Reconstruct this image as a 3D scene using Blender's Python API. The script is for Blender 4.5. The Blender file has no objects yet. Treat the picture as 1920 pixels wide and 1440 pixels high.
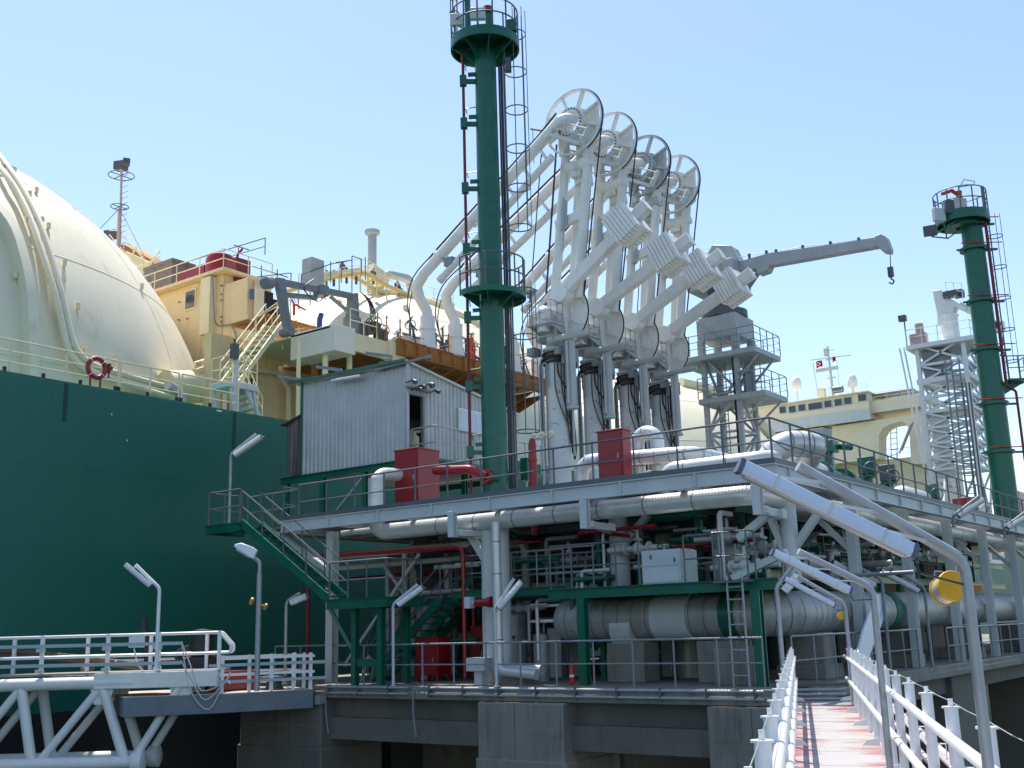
import bpy, bmesh, math, random
from mathutils import Vector, Matrix
from math import sin, cos, tan, pi, radians as R
random.seed(7)
C = bpy.context.scene.collection
# ---------------------------------------------------------------- layout (metres; X along the ship, Y towards it, Z up)
F=2050.; YAW=R(36.5); PIT=R(12.65); ROLL=R(-1.6); EYE=10.
_f=(cos(YAW)*cos(PIT),sin(YAW)*cos(PIT),sin(PIT))
_r0=(sin(YAW),-cos(YAW),0); _u0=(-cos(YAW)*sin(PIT),-sin(YAW)*sin(PIT),cos(PIT))
_r=tuple(cos(ROLL)*a+sin(ROLL)*b for a,b in zip(_r0,_u0))
_u=tuple(-sin(ROLL)*a+cos(ROLL)*b for a,b in zip(_r0,_u0))
def ray(px,py):
    x=(px-960)/F; y=(720-py)/F
    return tuple(_f[i]+x*_r[i]+y*_u[i] for i in range(3))
def onX(px,py,X): d=ray(px,py); t=X/d[0]; return Vector((X,t*d[1],EYE+t*d[2]))
def onY(px,py,Y): d=ray(px,py); t=Y/d[1]; return Vector((t*d[0],Y,EYE+t*d[2]))
def onZ(px,py,Z): d=ray(px,py); t=(Z-EYE)/d[2]; return Vector((t*d[0],t*d[1],Z))
def atd(px,py,t): d=ray(px,py); return Vector((t*d[0],t*d[1],EYE+t*d[2]))
V=Vector
# ---------------------------------------------------------------- mesh builder
SPLIT=set('clamp web_stiffener drain_streak hydraulic_hose tape end_cap rail_post clip valve_block bracing scuff_mark bolt dome_pipe_casing mast_hoop dome_valve bracket'.split())
class MB:
    def __init__(s): s.bm=bmesh.new(); s.mi=0
    def _f(s,vs):
        try: f=s.bm.faces.new(vs); f.material_index=s.mi; return f
        except ValueError: return None
    def m(s,i): s.mi=i; return s
    def hexa(s,c):   # 8 corners: bottom 4 ccw, top 4 ccw
        v=[s.bm.verts.new(p) for p in c]
        for q in ((3,2,1,0),(4,5,6,7),(0,1,5,4),(1,2,6,5),(2,3,7,6),(3,0,4,7)): s._f([v[i] for i in q])
        return s
    def box(s,a,b):
        x0,x1=sorted((a[0],b[0])); y0,y1=sorted((a[1],b[1])); z0,z1=sorted((a[2],b[2]))
        return s.hexa([(x0,y0,z0),(x1,y0,z0),(x1,y1,z0),(x0,y1,z0),(x0,y0,z1),(x1,y0,z1),(x1,y1,z1),(x0,y1,z1)])
    def cbox(s,c,d,rz=0):
        x,y,z=(k/2 for k in d); M=Matrix.Rotation(rz,3,'Z'); c=V(c)
        return s.hexa([c+M@V(p) for p in ((-x,-y,-z),(x,-y,-z),(x,y,-z),(-x,y,-z),(-x,-y,z),(x,-y,z),(x,y,z),(-x,y,z))])
    def frame(s,p0,p1,up=None):
        d=(V(p1)-V(p0)).normalized()
        if up is None: up=V((0,0,1)) if abs(d.z)<.95 else V((1,0,0))
        up=V(up); a=d.cross(up).normalized(); b=a.cross(d).normalized()
        return d,a,b
    def beam(s,p0,p1,w,h,up=None):   # w sideways, h along up
        p0=V(p0);p1=V(p1); d,a,b=s.frame(p0,p1,up)
        a=a*w/2;b=b*h/2
        return s.hexa([p0-a-b,p0+a-b,p1+a-b,p1-a-b,p0-a+b,p0+a+b,p1+a+b,p1-a+b])
    def ibeam(s,p0,p1,w,h,t=.03,up=None):
        p0=V(p0);p1=V(p1); d,a,b=s.frame(p0,p1,up)
        s.beam(p0+b*(h/2-t/2),p1+b*(h/2-t/2),w,t,b); s.beam(p0-b*(h/2-t/2),p1-b*(h/2-t/2),w,t,b)
        return s.beam(p0,p1,t,h-2*t-.002,b)
    def tube(s,pts,r,seg=10,fillet=0,fn=6,cap=True,radii=None):
        pts=[V(p) for p in pts]
        if fillet>0 and len(pts)>2:
            out=[pts[0]]
            for i in range(1,len(pts)-1):
                a,b,c=pts[i-1],pts[i],pts[i+1]
                u=(a-b);w=(c-b); lu=u.length; lw=w.length
                if lu<1e-6 or lw<1e-6: continue
                u/=lu;w/=lw; ang=u.angle(w,pi)
                if ang>pi-.02: out.append(b); continue
                t=min(fillet/tan(ang/2),lu*.49,lw*.49); 
                q0=b+u*t;q1=b+w*t
                rr=t*tan(ang/2); n=(u+w).normalized(); cc=b+n*(rr/sin(ang/2))
                e0=(q0-cc);e1=(q1-cc); th=e0.angle(e1)
                for k in range(fn+1):
                    f=k/fn; 
                    out.append(cc+(e0*sin((1-f)*th)+e1*sin(f*th))/sin(th))
            out.append(pts[-1]); pts=out
        n=len(pts); dirs=[]
        for i in range(n):
            if i==0: d=pts[1]-pts[0]
            elif i==n-1: d=pts[-1]-pts[-2]
            else: d=(pts[i]-pts[i-1]).normalized()+(pts[i+1]-pts[i]).normalized()
            dirs.append(d.normalized())
        d=dirs[0]; up=V((0,0,1)) if abs(d.z)<.9 else V((1,0,0))
        a=d.cross(up).normalized(); rings=[]
        for i in range(n):
            d=dirs[i]; a=(a-d*a.dot(d)).normalized(); b=d.cross(a)
            rr=radii[i] if radii else r
            sc=1
            if 0<i<n-1:
                co=(pts[i]-pts[i-1]).normalized().dot(d); sc=1/max(co,.5)
            rings.append([s.bm.verts.new(pts[i]+(a*cos(2*pi*k/seg)+b*sin(2*pi*k/seg))*rr*(sc if sc<1.2 else 1.1)) for k in range(seg)])
        for i in range(n-1):
            for k in range(seg):
                k2=(k+1)%seg; s._f([rings[i][k],rings[i][k2],rings[i+1][k2],rings[i+1][k]])
        if cap:
            s._f(rings[0][::-1]); s._f(rings[-1])
        return s
    def cyl(s,p0,p1,r0,r1=None,seg=16,cap=True):
        return s.tube([p0,p1],r0,seg,cap=cap,radii=[r0,r0 if r1 is None else r1])
    def ring(s,c,n,r,t,seg=28,ts=6):   # torus
        c=V(c); n=V(n).normalized(); up=V((0,0,1)) if abs(n.z)<.9 else V((1,0,0)); a=n.cross(up).normalized(); b=n.cross(a)
        rings=[]
        for i in range(seg):
            th=2*pi*i/seg; e=a*cos(th)+b*sin(th)
            rings.append([s.bm.verts.new(c+e*(r+t*cos(2*pi*k/ts))+n*(t*sin(2*pi*k/ts))) for k in range(ts)])
        for i in range(seg):
            for k in range(ts): s._f([rings[i][k],rings[(i+1)%seg][k],rings[(i+1)%seg][(k+1)%ts],rings[i][(k+1)%ts]])
        return s
    def annulus(s,c,n,r0,r1,h,seg=32,a0=0,a1=2*pi,ref=None):   # flat ring plate with thickness h
        c=V(c); n=V(n).normalized(); up=V(ref) if ref is not None else (V((0,0,1)) if abs(n.z)<.9 else V((1,0,0)))
        b=(up-n*up.dot(n)).normalized(); a=b.cross(n)
        full=abs(a1-a0-2*pi)<1e-4; N=seg if full else seg+1; rs=[]
        for i in range(N):
            th=a0+(a1-a0)*i/seg; e=a*cos(th)+b*sin(th)
            rs.append([s.bm.verts.new(c+e*r+n*z) for r,z in ((r0,-h/2),(r1,-h/2),(r1,h/2),(r0,h/2))])
        for i in range(seg):
            A=rs[i];B=rs[(i+1)%N]
            for k in range(4): s._f([A[k],B[k],B[(k+1)%4],A[(k+1)%4]])
        if not full: s._f(rs[0]); s._f(rs[-1][::-1])
        return s
    def sphere(s,c,r,seg=20,rings=12,sc=(1,1,1),v0=-pi/2,v1=pi/2):
        c=V(c); vs=[]
        for j in range(rings+1):
            ph=v0+(v1-v0)*j/rings
            if abs(cos(ph))<1e-4: vs.append([s.bm.verts.new(c+V((0,0,r*sin(ph)*sc[2])))])
            else: vs.append([s.bm.verts.new(c+V((r*cos(ph)*cos(2*pi*k/seg)*sc[0],r*cos(ph)*sin(2*pi*k/seg)*sc[1],r*sin(ph)*sc[2]))) for k in range(seg)])
        for j in range(rings):
            A,B=vs[j],vs[j+1]
            for k in range(seg):
                k2=(k+1)%seg
                if len(A)==1 and len(B)==1: continue
                if len(A)==1: s._f([A[0],B[k2],B[k]])
                elif len(B)==1: s._f([A[k],A[k2],B[0]])
                else: s._f([A[k],A[k2],B[k2],B[k]])
        return s
    def lathe(s,c,prof,ax=(0,0,1),seg=24):  # prof: list (r,h) along ax
        c=V(c); n=V(ax).normalized(); up=V((0,0,1)) if abs(n.z)<.9 else V((1,0,0)); a=n.cross(up).normalized(); b=n.cross(a); rs=[]
        for r,h in prof: rs.append([s.bm.verts.new(c+n*h+(a*cos(2*pi*k/seg)+b*sin(2*pi*k/seg))*max(r,.0005)) for k in range(seg)])
        for i in range(len(rs)-1):
            for k in range(seg): s._f([rs[i][k],rs[i][(k+1)%seg],rs[i+1][(k+1)%seg],rs[i+1][k]])
        s._f(rs[0][::-1]); s._f(rs[-1]); return s
    def prism(s,poly,vec):    # polygon (3D pts) extruded by vec
        vec=V(vec); A=[s.bm.verts.new(V(p)) for p in poly]; B=[s.bm.verts.new(V(p)+vec) for p in poly]; n=len(A)
        s._f(A[::-1]); s._f(B)
        for i in range(n): s._f([A[i],A[(i+1)%n],B[(i+1)%n],B[i]])
        return s
    def grid(s,fn,nu,nv):
        g=[[s.bm.verts.new(fn(i/nu,j/nv)) for j in range(nv+1)] for i in range(nu+1)]
        for i in range(nu):
            for j in range(nv): s._f([g[i][j],g[i+1][j],g[i+1][j+1],g[i][j+1]])
        return s
    def build_split(s,name,mat,parent,**k):
        bm=s.bm; bm.verts.ensure_lookup_table(); seen=set(); out=None
        for v0 in bm.verts:
            if v0 in seen: continue
            isl=[v0]; seen.add(v0); i=0
            while i<len(isl):
                for e in isl[i].link_edges:
                    w=e.other_vert(isl[i])
                    if w not in seen: seen.add(w); isl.append(w)
                i+=1
            n=MB(); mp={v:n.bm.verts.new(v.co) for v in isl}
            for f in {f for v in isl for f in v.link_faces}: n.bm.faces.new([mp[v] for v in f.verts]).material_index=f.material_index
            out=n._build(name,mat,parent,**k)
        bm.free(); return out
    def build(s,name,mat,parent=None,**k):
        return s.build_split(name,mat,parent,**k) if name in SPLIT else s._build(name,mat,parent,**k)
    def _build(s,name,mat,parent=None,local=False,bevel=0,sharp=35,label=None,stuff=False):
        bm=s.bm; bmesh.ops.recalc_face_normals(bm,faces=bm.faces[:])
        if parent is not None and not local:
            off=V((0,0,0)); p=parent
            while p is not None: off+=p.location; p=p.parent
            bmesh.ops.translate(bm,vec=-off,verts=bm.verts[:])
        me=bpy.data.meshes.new(name); bm.to_mesh(me); bm.free()
        for mt in (mat if isinstance(mat,(list,tuple)) else [mat]): me.materials.append(mt)
        me.polygons.foreach_set('use_smooth',[True]*len(me.polygons)); me.set_sharp_from_angle(angle=R(sharp))
        o=bpy.data.objects.new(name,me); C.objects.link(o)
        if parent is not None: o.parent=parent
        if bevel:
            b=o.modifiers.new('bevel','BEVEL'); b.width=bevel; b.segments=2; b.limit_method='ANGLE'
        if label: o['label']=label
        if stuff: o['kind']='stuff'
        return o
def thing(name,label,cat,loc=(0,0,0),rz=0,group=None):
    o=bpy.data.objects.new(name,None); C.objects.link(o); o.location=loc; o.rotation_euler=(0,0,rz); o.empty_display_size=.2
    o['label']=label; o['category']=cat
    if group: o['group']=group
    return o
def tag(o,label,cat,group=None):
    o['label']=label; o['category']=cat
    if group: o['group']=group
    return o
def recentre(o):      # a thing that is one mesh: put its origin at its base
    me=o.data; xs=[v.co for v in me.vertices]
    c=V(((min(v.x for v in xs)+max(v.x for v in xs))/2,(min(v.y for v in xs)+max(v.y for v in xs))/2,min(v.z for v in xs)))
    me.transform(Matrix.Translation(-c)); o.location=c; return o
def dup(root,loc,rz=None,label=None,group=None):
    r=root.copy(); C.objects.link(r); r.location=loc
    if rz is not None: r.rotation_euler=(0,0,rz)
    if label: r['label']=label
    if group: r['group']=group
    for ch in list(root.children):
        c=ch.copy(); C.objects.link(c); c.parent=r
        for g in list(ch.children):
            d=g.copy(); C.objects.link(d); d.parent=c
    return r
# ---------------------------------------------------------------- materials
def mat(name,col,rough=.5,metal=0,var=.12,scale=1.5,dirt=None,dirt_amt=0,dirt_scale=(.7,.7,.15),bump=0,bump_scale=20,spec=.5,coat=0):
    m=bpy.data.materials.new(name); m.use_nodes=True; nt=m.node_tree; N=nt.nodes; L=nt.links
    b=N['Principled BSDF']; b.inputs['Roughness'].default_value=rough; b.inputs['Metallic'].default_value=metal
    b.inputs['Specular IOR Level'].default_value=spec
    if coat: b.inputs['Coat Weight'].default_value=coat
    g=N.new('ShaderNodeNewGeometry')
    n=N.new('ShaderNodeTexNoise'); n.inputs['Scale'].default_value=scale; n.inputs['Detail'].default_value=6; n.inputs['Roughness'].default_value=.65
    L.new(g.outputs['Position'],n.inputs['Vector'])
    r=N.new('ShaderNodeMapRange'); r.inputs['From Min'].default_value=.3; r.inputs['From Max'].default_value=.7; r.inputs['To Min'].default_value=1-var; r.inputs['To Max'].default_value=1+var*.6
    L.new(n.outputs['Fac'],r.inputs['Value'])
    mx=N.new('ShaderNodeMix'); mx.data_type='RGBA'; mx.blend_type='MULTIPLY'; mx.inputs['Factor'].default_value=1
    mx.inputs[6].default_value=(*col,1); L.new(r.outputs['Result'],mx.inputs[7]); out=mx.outputs[2]
    if dirt is not None and dirt_amt>0:
        mp=N.new('ShaderNodeMapping'); mp.inputs['Scale'].default_value=dirt_scale; L.new(g.outputs['Position'],mp.inputs['Vector'])
        d=N.new('ShaderNodeTexNoise'); d.inputs['Scale'].default_value=3; d.inputs['Detail'].default_value=8; d.inputs['Roughness'].default_value=.7; L.new(mp.outputs['Vector'],d.inputs['Vector'])
        r2=N.new('ShaderNodeMapRange'); r2.inputs['From Min'].default_value=.72-.3*dirt_amt; r2.inputs['From Max'].default_value=.9-.25*dirt_amt; r2.inputs['To Max'].default_value=.9; L.new(d.outputs['Fac'],r2.inputs['Value'])
        m2=N.new('ShaderNodeMix'); m2.data_type='RGBA'; L.new(r2.outputs['Result'],m2.inputs['Factor']); L.new(out,m2.inputs[6]); m2.inputs[7].default_value=(*dirt,1); out=m2.outputs[2]
    L.new(out,b.inputs['Base Color'])
    rr=N.new('ShaderNodeMapRange'); rr.inputs['To Min'].default_value=max(.03,rough-.1); rr.inputs['To Max'].default_value=min(1,rough+.12); L.new(n.outputs['Fac'],rr.inputs['Value']); L.new(rr.outputs['Result'],b.inputs['Roughness'])
    if bump:
        bn=N.new('ShaderNodeTexNoise'); bn.inputs['Scale'].default_value=bump_scale; bn.inputs['Detail'].default_value=5; L.new(g.outputs['Position'],bn.inputs['Vector'])
        bp=N.new('ShaderNodeBump'); bp.inputs['Strength'].default_value=bump; bp.inputs['Distance'].default_value=.02; L.new(bn.outputs['Fac'],bp.inputs['Height']); L.new(bp.outputs['Normal'],b.inputs['Normal'])
    return m
rust=(.16,.06,.02)
M=dict(
 white=mat('white_paint',(.78,.78,.75),.45,var=.08,dirt=(.38,.33,.27),dirt_amt=.3),
 white_arm=mat('white_arm_paint',(.74,.735,.70),.42,var=.12,scale=1.1,dirt=(.42,.35,.26),dirt_amt=.5),
 white_rail=mat('white_gloss_rail_paint',(.82,.82,.82),.3,var=.05,dirt=(.4,.3,.25),dirt_amt=.2,coat=.3),
 grey_white=mat('grey_white_paint',(.56,.59,.58),.5,var=.1,dirt=(.3,.28,.25),dirt_amt=.35),
 green=mat('green_paint',(.003,.125,.072),.38,var=.24,scale=1.6,dirt=(.03,.085,.06),dirt_amt=.55,dirt_scale=(1.4,1.4,.12),coat=.1),
 hull=mat('hull_green_paint',(.004,.128,.088),.5,var=.1,scale=.12,dirt=(.01,.085,.068),dirt_amt=.6,dirt_scale=(.5,.5,.025)),
 black_hull=mat('black_hull_paint',(.012,.014,.015),.5),
 galv=mat('galvanised_steel',(.4,.42,.43),.5,.5,var=.18,scale=6,dirt=(.3,.2,.13),dirt_amt=.12),
 railgrey=mat('grey_rail_paint',(.13,.145,.155),.5,.2,var=.15,scale=4),
 steel=mat('grey_steel_paint',(.24,.26,.27),.5,.1,var=.15,dirt=(.2,.12,.06),dirt_amt=.25),
 craneg=mat('grey_crane_paint',(.41,.43,.43),.5,var=.15,dirt=(.25,.18,.12),dirt_amt=.3),
 darkg=mat('dark_grey_crane_paint',(.09,.10,.11),.5,var=.25,dirt=(.2,.11,.06),dirt_amt=.3),
 cream=mat('cream_tank_paint',(.75,.68,.50),.5,var=.06,scale=.4,dirt=(.56,.49,.34),dirt_amt=.55,dirt_scale=(.3,.3,.06)),
 yellow=mat('pale_yellow_ship_paint',(.80,.62,.35),.5,var=.09,scale=.8,dirt=(.45,.2,.06),dirt_amt=.5,dirt_scale=(1.2,1.2,.12)),
 ycream=mat('cream_yellow_ship_paint',(.78,.69,.44),.5,var=.08,dirt=(.4,.22,.08),dirt_amt=.25),
 rustor=mat('rusty_orange_steel',(.40,.17,.04),.75,var=.3,scale=2,dirt=(.17,.06,.02),dirt_amt=.5,dirt_scale=(1,1,.6)),
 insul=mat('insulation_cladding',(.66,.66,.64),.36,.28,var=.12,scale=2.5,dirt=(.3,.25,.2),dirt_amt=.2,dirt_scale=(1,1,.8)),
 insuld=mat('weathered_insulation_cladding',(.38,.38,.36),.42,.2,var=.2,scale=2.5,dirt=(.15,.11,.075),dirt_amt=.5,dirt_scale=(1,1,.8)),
 seam=mat('dark_seam_band',(.15,.14,.13),.5,.4),
 red=mat('red_paint',(.30,.008,.014),.38,var=.15,dirt=(.25,.03,.03),dirt_amt=.2,coat=.15),
 darkred=mat('dark_red_paint',(.2,.01,.012),.45,var=.2),
 shed=mat('corrugated_sheet',(.50,.50,.49),.45,.25,var=.16,scale=1.3,dirt=(.27,.23,.2),dirt_amt=.55,dirt_scale=(2.5,2.5,.12)),
 shedr=mat('rusted_corrugated_sheet',(.33,.31,.3),.6,.2,var=.2,dirt=(.055,.022,.012),dirt_amt=1.35,dirt_scale=(3.5,3.5,.1)),
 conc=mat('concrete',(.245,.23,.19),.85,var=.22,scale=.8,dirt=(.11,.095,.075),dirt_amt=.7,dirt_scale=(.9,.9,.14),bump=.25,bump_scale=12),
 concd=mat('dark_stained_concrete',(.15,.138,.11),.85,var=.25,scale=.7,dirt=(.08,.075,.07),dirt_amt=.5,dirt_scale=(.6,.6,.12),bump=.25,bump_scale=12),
 black=mat('black_rubber',(.016,.016,.018),.5),
 cable=mat('black_cable',(.02,.02,.024),.45),
 dark=mat('painted_doorway_dark',(.02,.02,.02),.8),
 glass=mat('dark_window_glass',(.03,.035,.04),.1,spec=.8),
 yel=mat('yellow_lamp_paint',(.72,.40,.01),.4,var=.08,dirt=(.25,.15,.03),dirt_amt=.2),
 rope=mat('brown_rope',(.16,.115,.07),.9,var=.4,scale=15,bump=.8,bump_scale=40),
 orange=mat('orange_coverall',(.62,.06,.01),.8,var=.15,scale=5),
 skin=mat('skin',(.4,.22,.14),.6),
 helmet=mat('white_helmet',(.8,.8,.78),.3),
 lampw=mat('lamp_housing_white',(.72,.73,.74),.35,var=.04,dirt=(.4,.37,.33),dirt_amt=.2),
 lampb=mat('lamp_hood_bluish_white',(.60,.68,.80),.3,var=.04,dirt=(.4,.4,.42),dirt_amt=.2),
 grating=mat('steel_grating',(.26,.265,.26),.6,.3,var=.2,scale=10),
 blue=mat('blue_paint',(.03,.09,.25),.5),
 wood=mat('grey_weathered_wood',(.22,.19,.17),.8,var=.2),
 fire=mat('fire_monitor_red',(.5,.03,.02),.4),
 pale_grey=mat('pale_grey_arm',(.46,.48,.48),.45,var=.15,dirt=(.3,.27,.22),dirt_amt=.4),
 cream_w=mat('cream_white_casing_paint',(.76,.72,.6),.5,var=.06,dirt=(.5,.42,.3),dirt_amt=.3),
 accom=mat('hazed_accommodation_paint',(.80,.70,.50),.55,var=.05,dirt=(.6,.4,.25),dirt_amt=.25),  # paler than the other ship yellows: slight distance haze put into the colour
 crane_d=mat('mid_grey_crane_paint',(.19,.21,.22),.5,var=.22,dirt=(.22,.13,.07),dirt_amt=.35),
 pink=mat('faded_pink_steel',(.5,.36,.33),.6,var=.15),
)
# ================================================================ water
def water():
    m=bpy.data.materials.new('sea_water'); m.use_nodes=True; nt=m.node_tree; b=nt.nodes['Principled BSDF']
    b.inputs['Base Color'].default_value=(.008,.03,.035,1); b.inputs['Roughness'].default_value=.08; b.inputs['IOR'].default_value=1.33
    g=nt.nodes.new('ShaderNodeNewGeometry'); n=nt.nodes.new('ShaderNodeTexNoise'); n.inputs['Scale'].default_value=.6; n.inputs['Detail'].default_value=6
    bp=nt.nodes.new('ShaderNodeBump'); bp.inputs['Strength'].default_value=.6; bp.inputs['Distance'].default_value=.3
    nt.links.new(g.outputs['Position'],n.inputs['Vector']); nt.links.new(n.outputs['Fac'],bp.inputs['Height']); nt.links.new(bp.outputs['Normal'],b.inputs['Normal'])
    b_=MB(); s=4000; b_._f([b_.bm.verts.new(p) for p in ((-s,-s,0),(s,-s,0),(s,s,0),(-s,s,0))])
    o=b_.build('water',m); o['kind']='structure'
water()
# ================================================================ concrete jetty
jet=thing('concrete_jetty','grey concrete jetty deck on thick piers carrying all the pipework','jetty',(40,20,0))
b=MB()
b.box((22.6,9.9,8.3),(95,24.2,8.6)); b.box((22.55,9.85,8.25),(95.02,24.25,8.45)); 
b.box((24.0,24.2,8.3),(60,29,8.598))
b.build('deck_slab',M['conc'],jet,bevel=.03)
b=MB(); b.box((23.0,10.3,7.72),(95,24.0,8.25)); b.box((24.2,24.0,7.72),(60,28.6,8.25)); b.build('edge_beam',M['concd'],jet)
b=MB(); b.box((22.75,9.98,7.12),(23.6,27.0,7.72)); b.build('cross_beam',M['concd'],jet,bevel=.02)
for y in (23.5,20.2): b=MB(); b.tube([(22.5,y,8.5),(22.5,y,7.9),(22.55,y-.05,7.3)],.025,6); b.build('drain_pipe',M['steel'],jet)
for (y0,y1) in ((27.05,23.6),(17.95,15.35),(11.55,9.2)):
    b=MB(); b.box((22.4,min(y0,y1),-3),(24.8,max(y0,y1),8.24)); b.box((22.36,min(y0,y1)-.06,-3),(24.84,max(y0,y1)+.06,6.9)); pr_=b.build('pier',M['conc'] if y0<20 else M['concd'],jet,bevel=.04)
    b=MB(); ya,yb=min(y0,y1),max(y0,y1)
    for f in (.33,.72): b.box((22.392,ya+(yb-ya)*f-.008,6.92),(22.41,ya+(yb-ya)*f+.008,8.2))
    b.box((22.392,ya,7.5),(22.41,yb,7.514)); b.build('formwork_joint',M['conc'],pr_)
    b=MB(); b.box((22.39,ya+.55*(yb-ya),6.9),(22.41,ya+.55*(yb-ya)+.012,8.24)); b.build('drip_pipe',M['darkg'],pr_)
for x0 in (36,50,64,80):
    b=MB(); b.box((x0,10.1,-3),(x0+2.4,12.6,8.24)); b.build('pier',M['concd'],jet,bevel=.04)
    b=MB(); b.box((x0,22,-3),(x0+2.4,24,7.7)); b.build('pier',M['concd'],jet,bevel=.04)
b=MB(); b.box((30,26.5,-3),(60,28,7.7)); b.build('rear_wall',M['concd'],jet)
# ================================================================ generic railings
def railing(name,pts,parent=None,h=1.05,n=None,sp=1.15,rp=.024,rr=.026,mids=(.5,),m=None,toe=0,square=False,ends=None):
    """rail along polyline pts (deck level); posts about every sp metres"""
    b=MB(); pts=[V(p) for p in pts]
    for a,c in zip(pts,pts[1:]):
        L=(c-a).length; k=max(1,round(L/sp))
        for i in range(k+1):
            if i==k and c is not pts[-1]: continue
            p=a.lerp(c,i/k)
            if square: b.beam(p,p+V((0,0,h)),rp*2,rp*2,(c-a).normalized())
            else: b.cyl(p,p+V((0,0,h)),rp,seg=6)
        if toe: b.beam(a+V((0,0,toe/2)),c+V((0,0,toe/2)),.012,toe)
    up=V((0,0,h)); b.tube([p+up for p in pts],rr,8,fillet=.12)
    for mh in mids: b.tube([p+V((0,0,h*mh)) for p in pts],rr*.8,6)
    return b.build(name,m or M['railgrey'],parent)
# rails of the lower jetty deck
railing('railing',[(22.9,23.5,8.6),(22.9,10.35,8.6)],jet,h=1.08,sp=1.12,m=M['steel'])
railing('railing',[(23.9,10.1,8.6),(33,10.1,8.6)],jet,h=1.08,sp=1.3,m=M['steel'])
railing('railing',[(36,10.1,8.6),(60,10.1,8.6)],jet,h=1.08,sp=1.3,m=M['steel'])
railing('railing',[(24.2,27.6,8.6),(24.2,24.1,8.6)],jet,h=1.08,sp=1.1,m=M['steel'])
# cable pipes clamped along the deck edge
for k,(y0,y1) in enumerate(((23.45,20.35),(19.7,10.2))):
    t=thing('conduit_pair',('short' if k==0 else 'long')+' pair of galvanised conduits clamped on the concrete deck edge'+(', left end' if k==0 else ' towards the gangway'),'conduit',(22.5,y0,8.5),group='conduits on the deck edge')
    for z in (8.56,8.40):
        b=MB(); b.tube([(22.46,y0,z),(22.46,y1,z)],.035,8); b.build('conduit',M['galv'],t)
    b=MB(); y=y0-.1
    while y>y1: b.box((22.42,y-.02,8.34),(22.55,y+.02,8.62)); y-=1.15
    b.build('clamp',M['railgrey'],t)
# ================================================================ ship
ship=thing('gas_carrier','huge green hulled gas tanker with cream dome tanks moored behind the jetty','ship',(40,57,0))
HZ=18.4
b=MB()
b.grid(lambda u,v:(-70+230*u,33,7.85+(HZ-7.85)*v),1,1); b.grid(lambda u,v:(-70+230*u,33+48*v,HZ),1,1); b.grid(lambda u,v:(-70,33+48*u,7.85+(HZ-7.85)*v),1,1); b.grid(lambda u,v:(160,33+48*u,7.85+(HZ-7.85)*v),1,1); b.grid(lambda u,v:(-70+230*u,81,7.85+(HZ-7.85)*v),1,1)
b.build('hull',M['hull'],ship)
b=MB(); b.box((-70,33.01,-2),(160,81,7.85)); b.build('hull_bottom',M['black_hull'],ship)
# rubbing strips, drain streak pads and plate seams of the side
b=MB()
for z in (12.9,15.6): b.box((-70,32.994,z),(160,33.02,z+.015))
b.box((60,32.996,7.9),(60.015,33.02,HZ))
b.build('plate_seam',M['hull'],ship)
b=MB()
for p in ((125,718),(440,780)):
    q=onY(p[0],p[1],33); b.box((q.x-.07,32.985,q.z-1.3),(q.x+.07,33.0,HZ))
b.build('drain_streak',mat('dark_drain_streak',(.006,.055,.045),.7),ship)
for p in ((209,777),(238,826),(407,770)):
    q=onY(p[0],p[1],33); b=MB(); b.box((q.x-.025,32.97,q.z-.03),(q.x+(.2 if p[0]>400 else .015),33.01,q.z+.03)); b.build('hull_mark',M['white'],ship)
b=MB(); b.box((-70,33.0,HZ),(160,33.3,HZ+.06)); b.build('sheer_strake',M['green'],ship)
# ---- tanks
def sphere_hit(px,py,c,r):
    d=V(ray(px,py)).normalized(); o=V((0,0,EYE)); oc=o-V(c); bb=oc.dot(d); cc=oc.dot(oc)-r*r; disc=bb*bb-cc
    return o+d*(-bb-math.sqrt(max(disc,0)))
TC=[(22,57,17),(59,57,17),(96,57,17)]; TR=18
for i,c in enumerate(TC):
    b=MB(); prof=[(TR*1.0,-2)]
    for k in range(0,41):
        a=pi/2*k/40; prof.append((TR*cos(a),TR*sin(a)))
    b.lathe(c,prof,seg=160); tk=b.build('tank_cover',M['cream'],ship,sharp=60)
    # weld seams
    b=MB()
    for el in (12,30,48,66): 
        e=R(el); b.ring((c[0],c[1],c[2]+TR*sin(e)),(0,0,1),TR*cos(e)+.002,.018,160,4)
    for k in range(0,16):
        a=2*pi*k/16+.1; b.tube([V(c)+V((cos(a)*cos(t),sin(a)*cos(t),sin(t)))*(TR+.002) for t in [pi/2*j/24 for j in range(23)]],.018,4,cap=False)
    b.build('weld_seam',M['cream'],tk)
tank1=[o for o in ship.children if o.name.startswith('tank_cover')][0]
def sph_path(pxs,off,c=TC[0]):
    out=[]
    for p in pxs:
        h=sphere_hit(p[0],p[1],c,TR); n=(h-V(c)).normalized(); out.append(h+n*off)
    return out
def smooth(pts,n=4):
    out=[]; P=[pts[0]]+list(pts)+[pts[-1]]
    for i in range(1,len(P)-2):
        for k in range(n):
            t=k/n; a,b_,c_,d=P[i-1],P[i],P[i+1],P[i+2]
            out.append(.5*((2*b_)+(c_-a)*t+(2*a-5*b_+4*c_-d)*t*t+(3*b_-a-3*c_+d)*t**3))
    out.append(pts[-1]); return out
base=smooth(sph_path([(-60,362),(0,432),(22,490),(36,560),(40,640),(40,715)],0))
b=MB()
prev=None; cc=V(TC[0])
rows=[]
for i,p in enumerate(base):
    n=(p-cc).normalized(); t=(base[min(i+1,len(base)-1)]-base[max(i-1,0)]).normalized(); s=n.cross(t).normalized()
    if s.x<0: s=-s
    rows.append([p-n*.3,p+n*.6,p+n*.6+s*.4,p-n*.3+s*.5])
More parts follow.
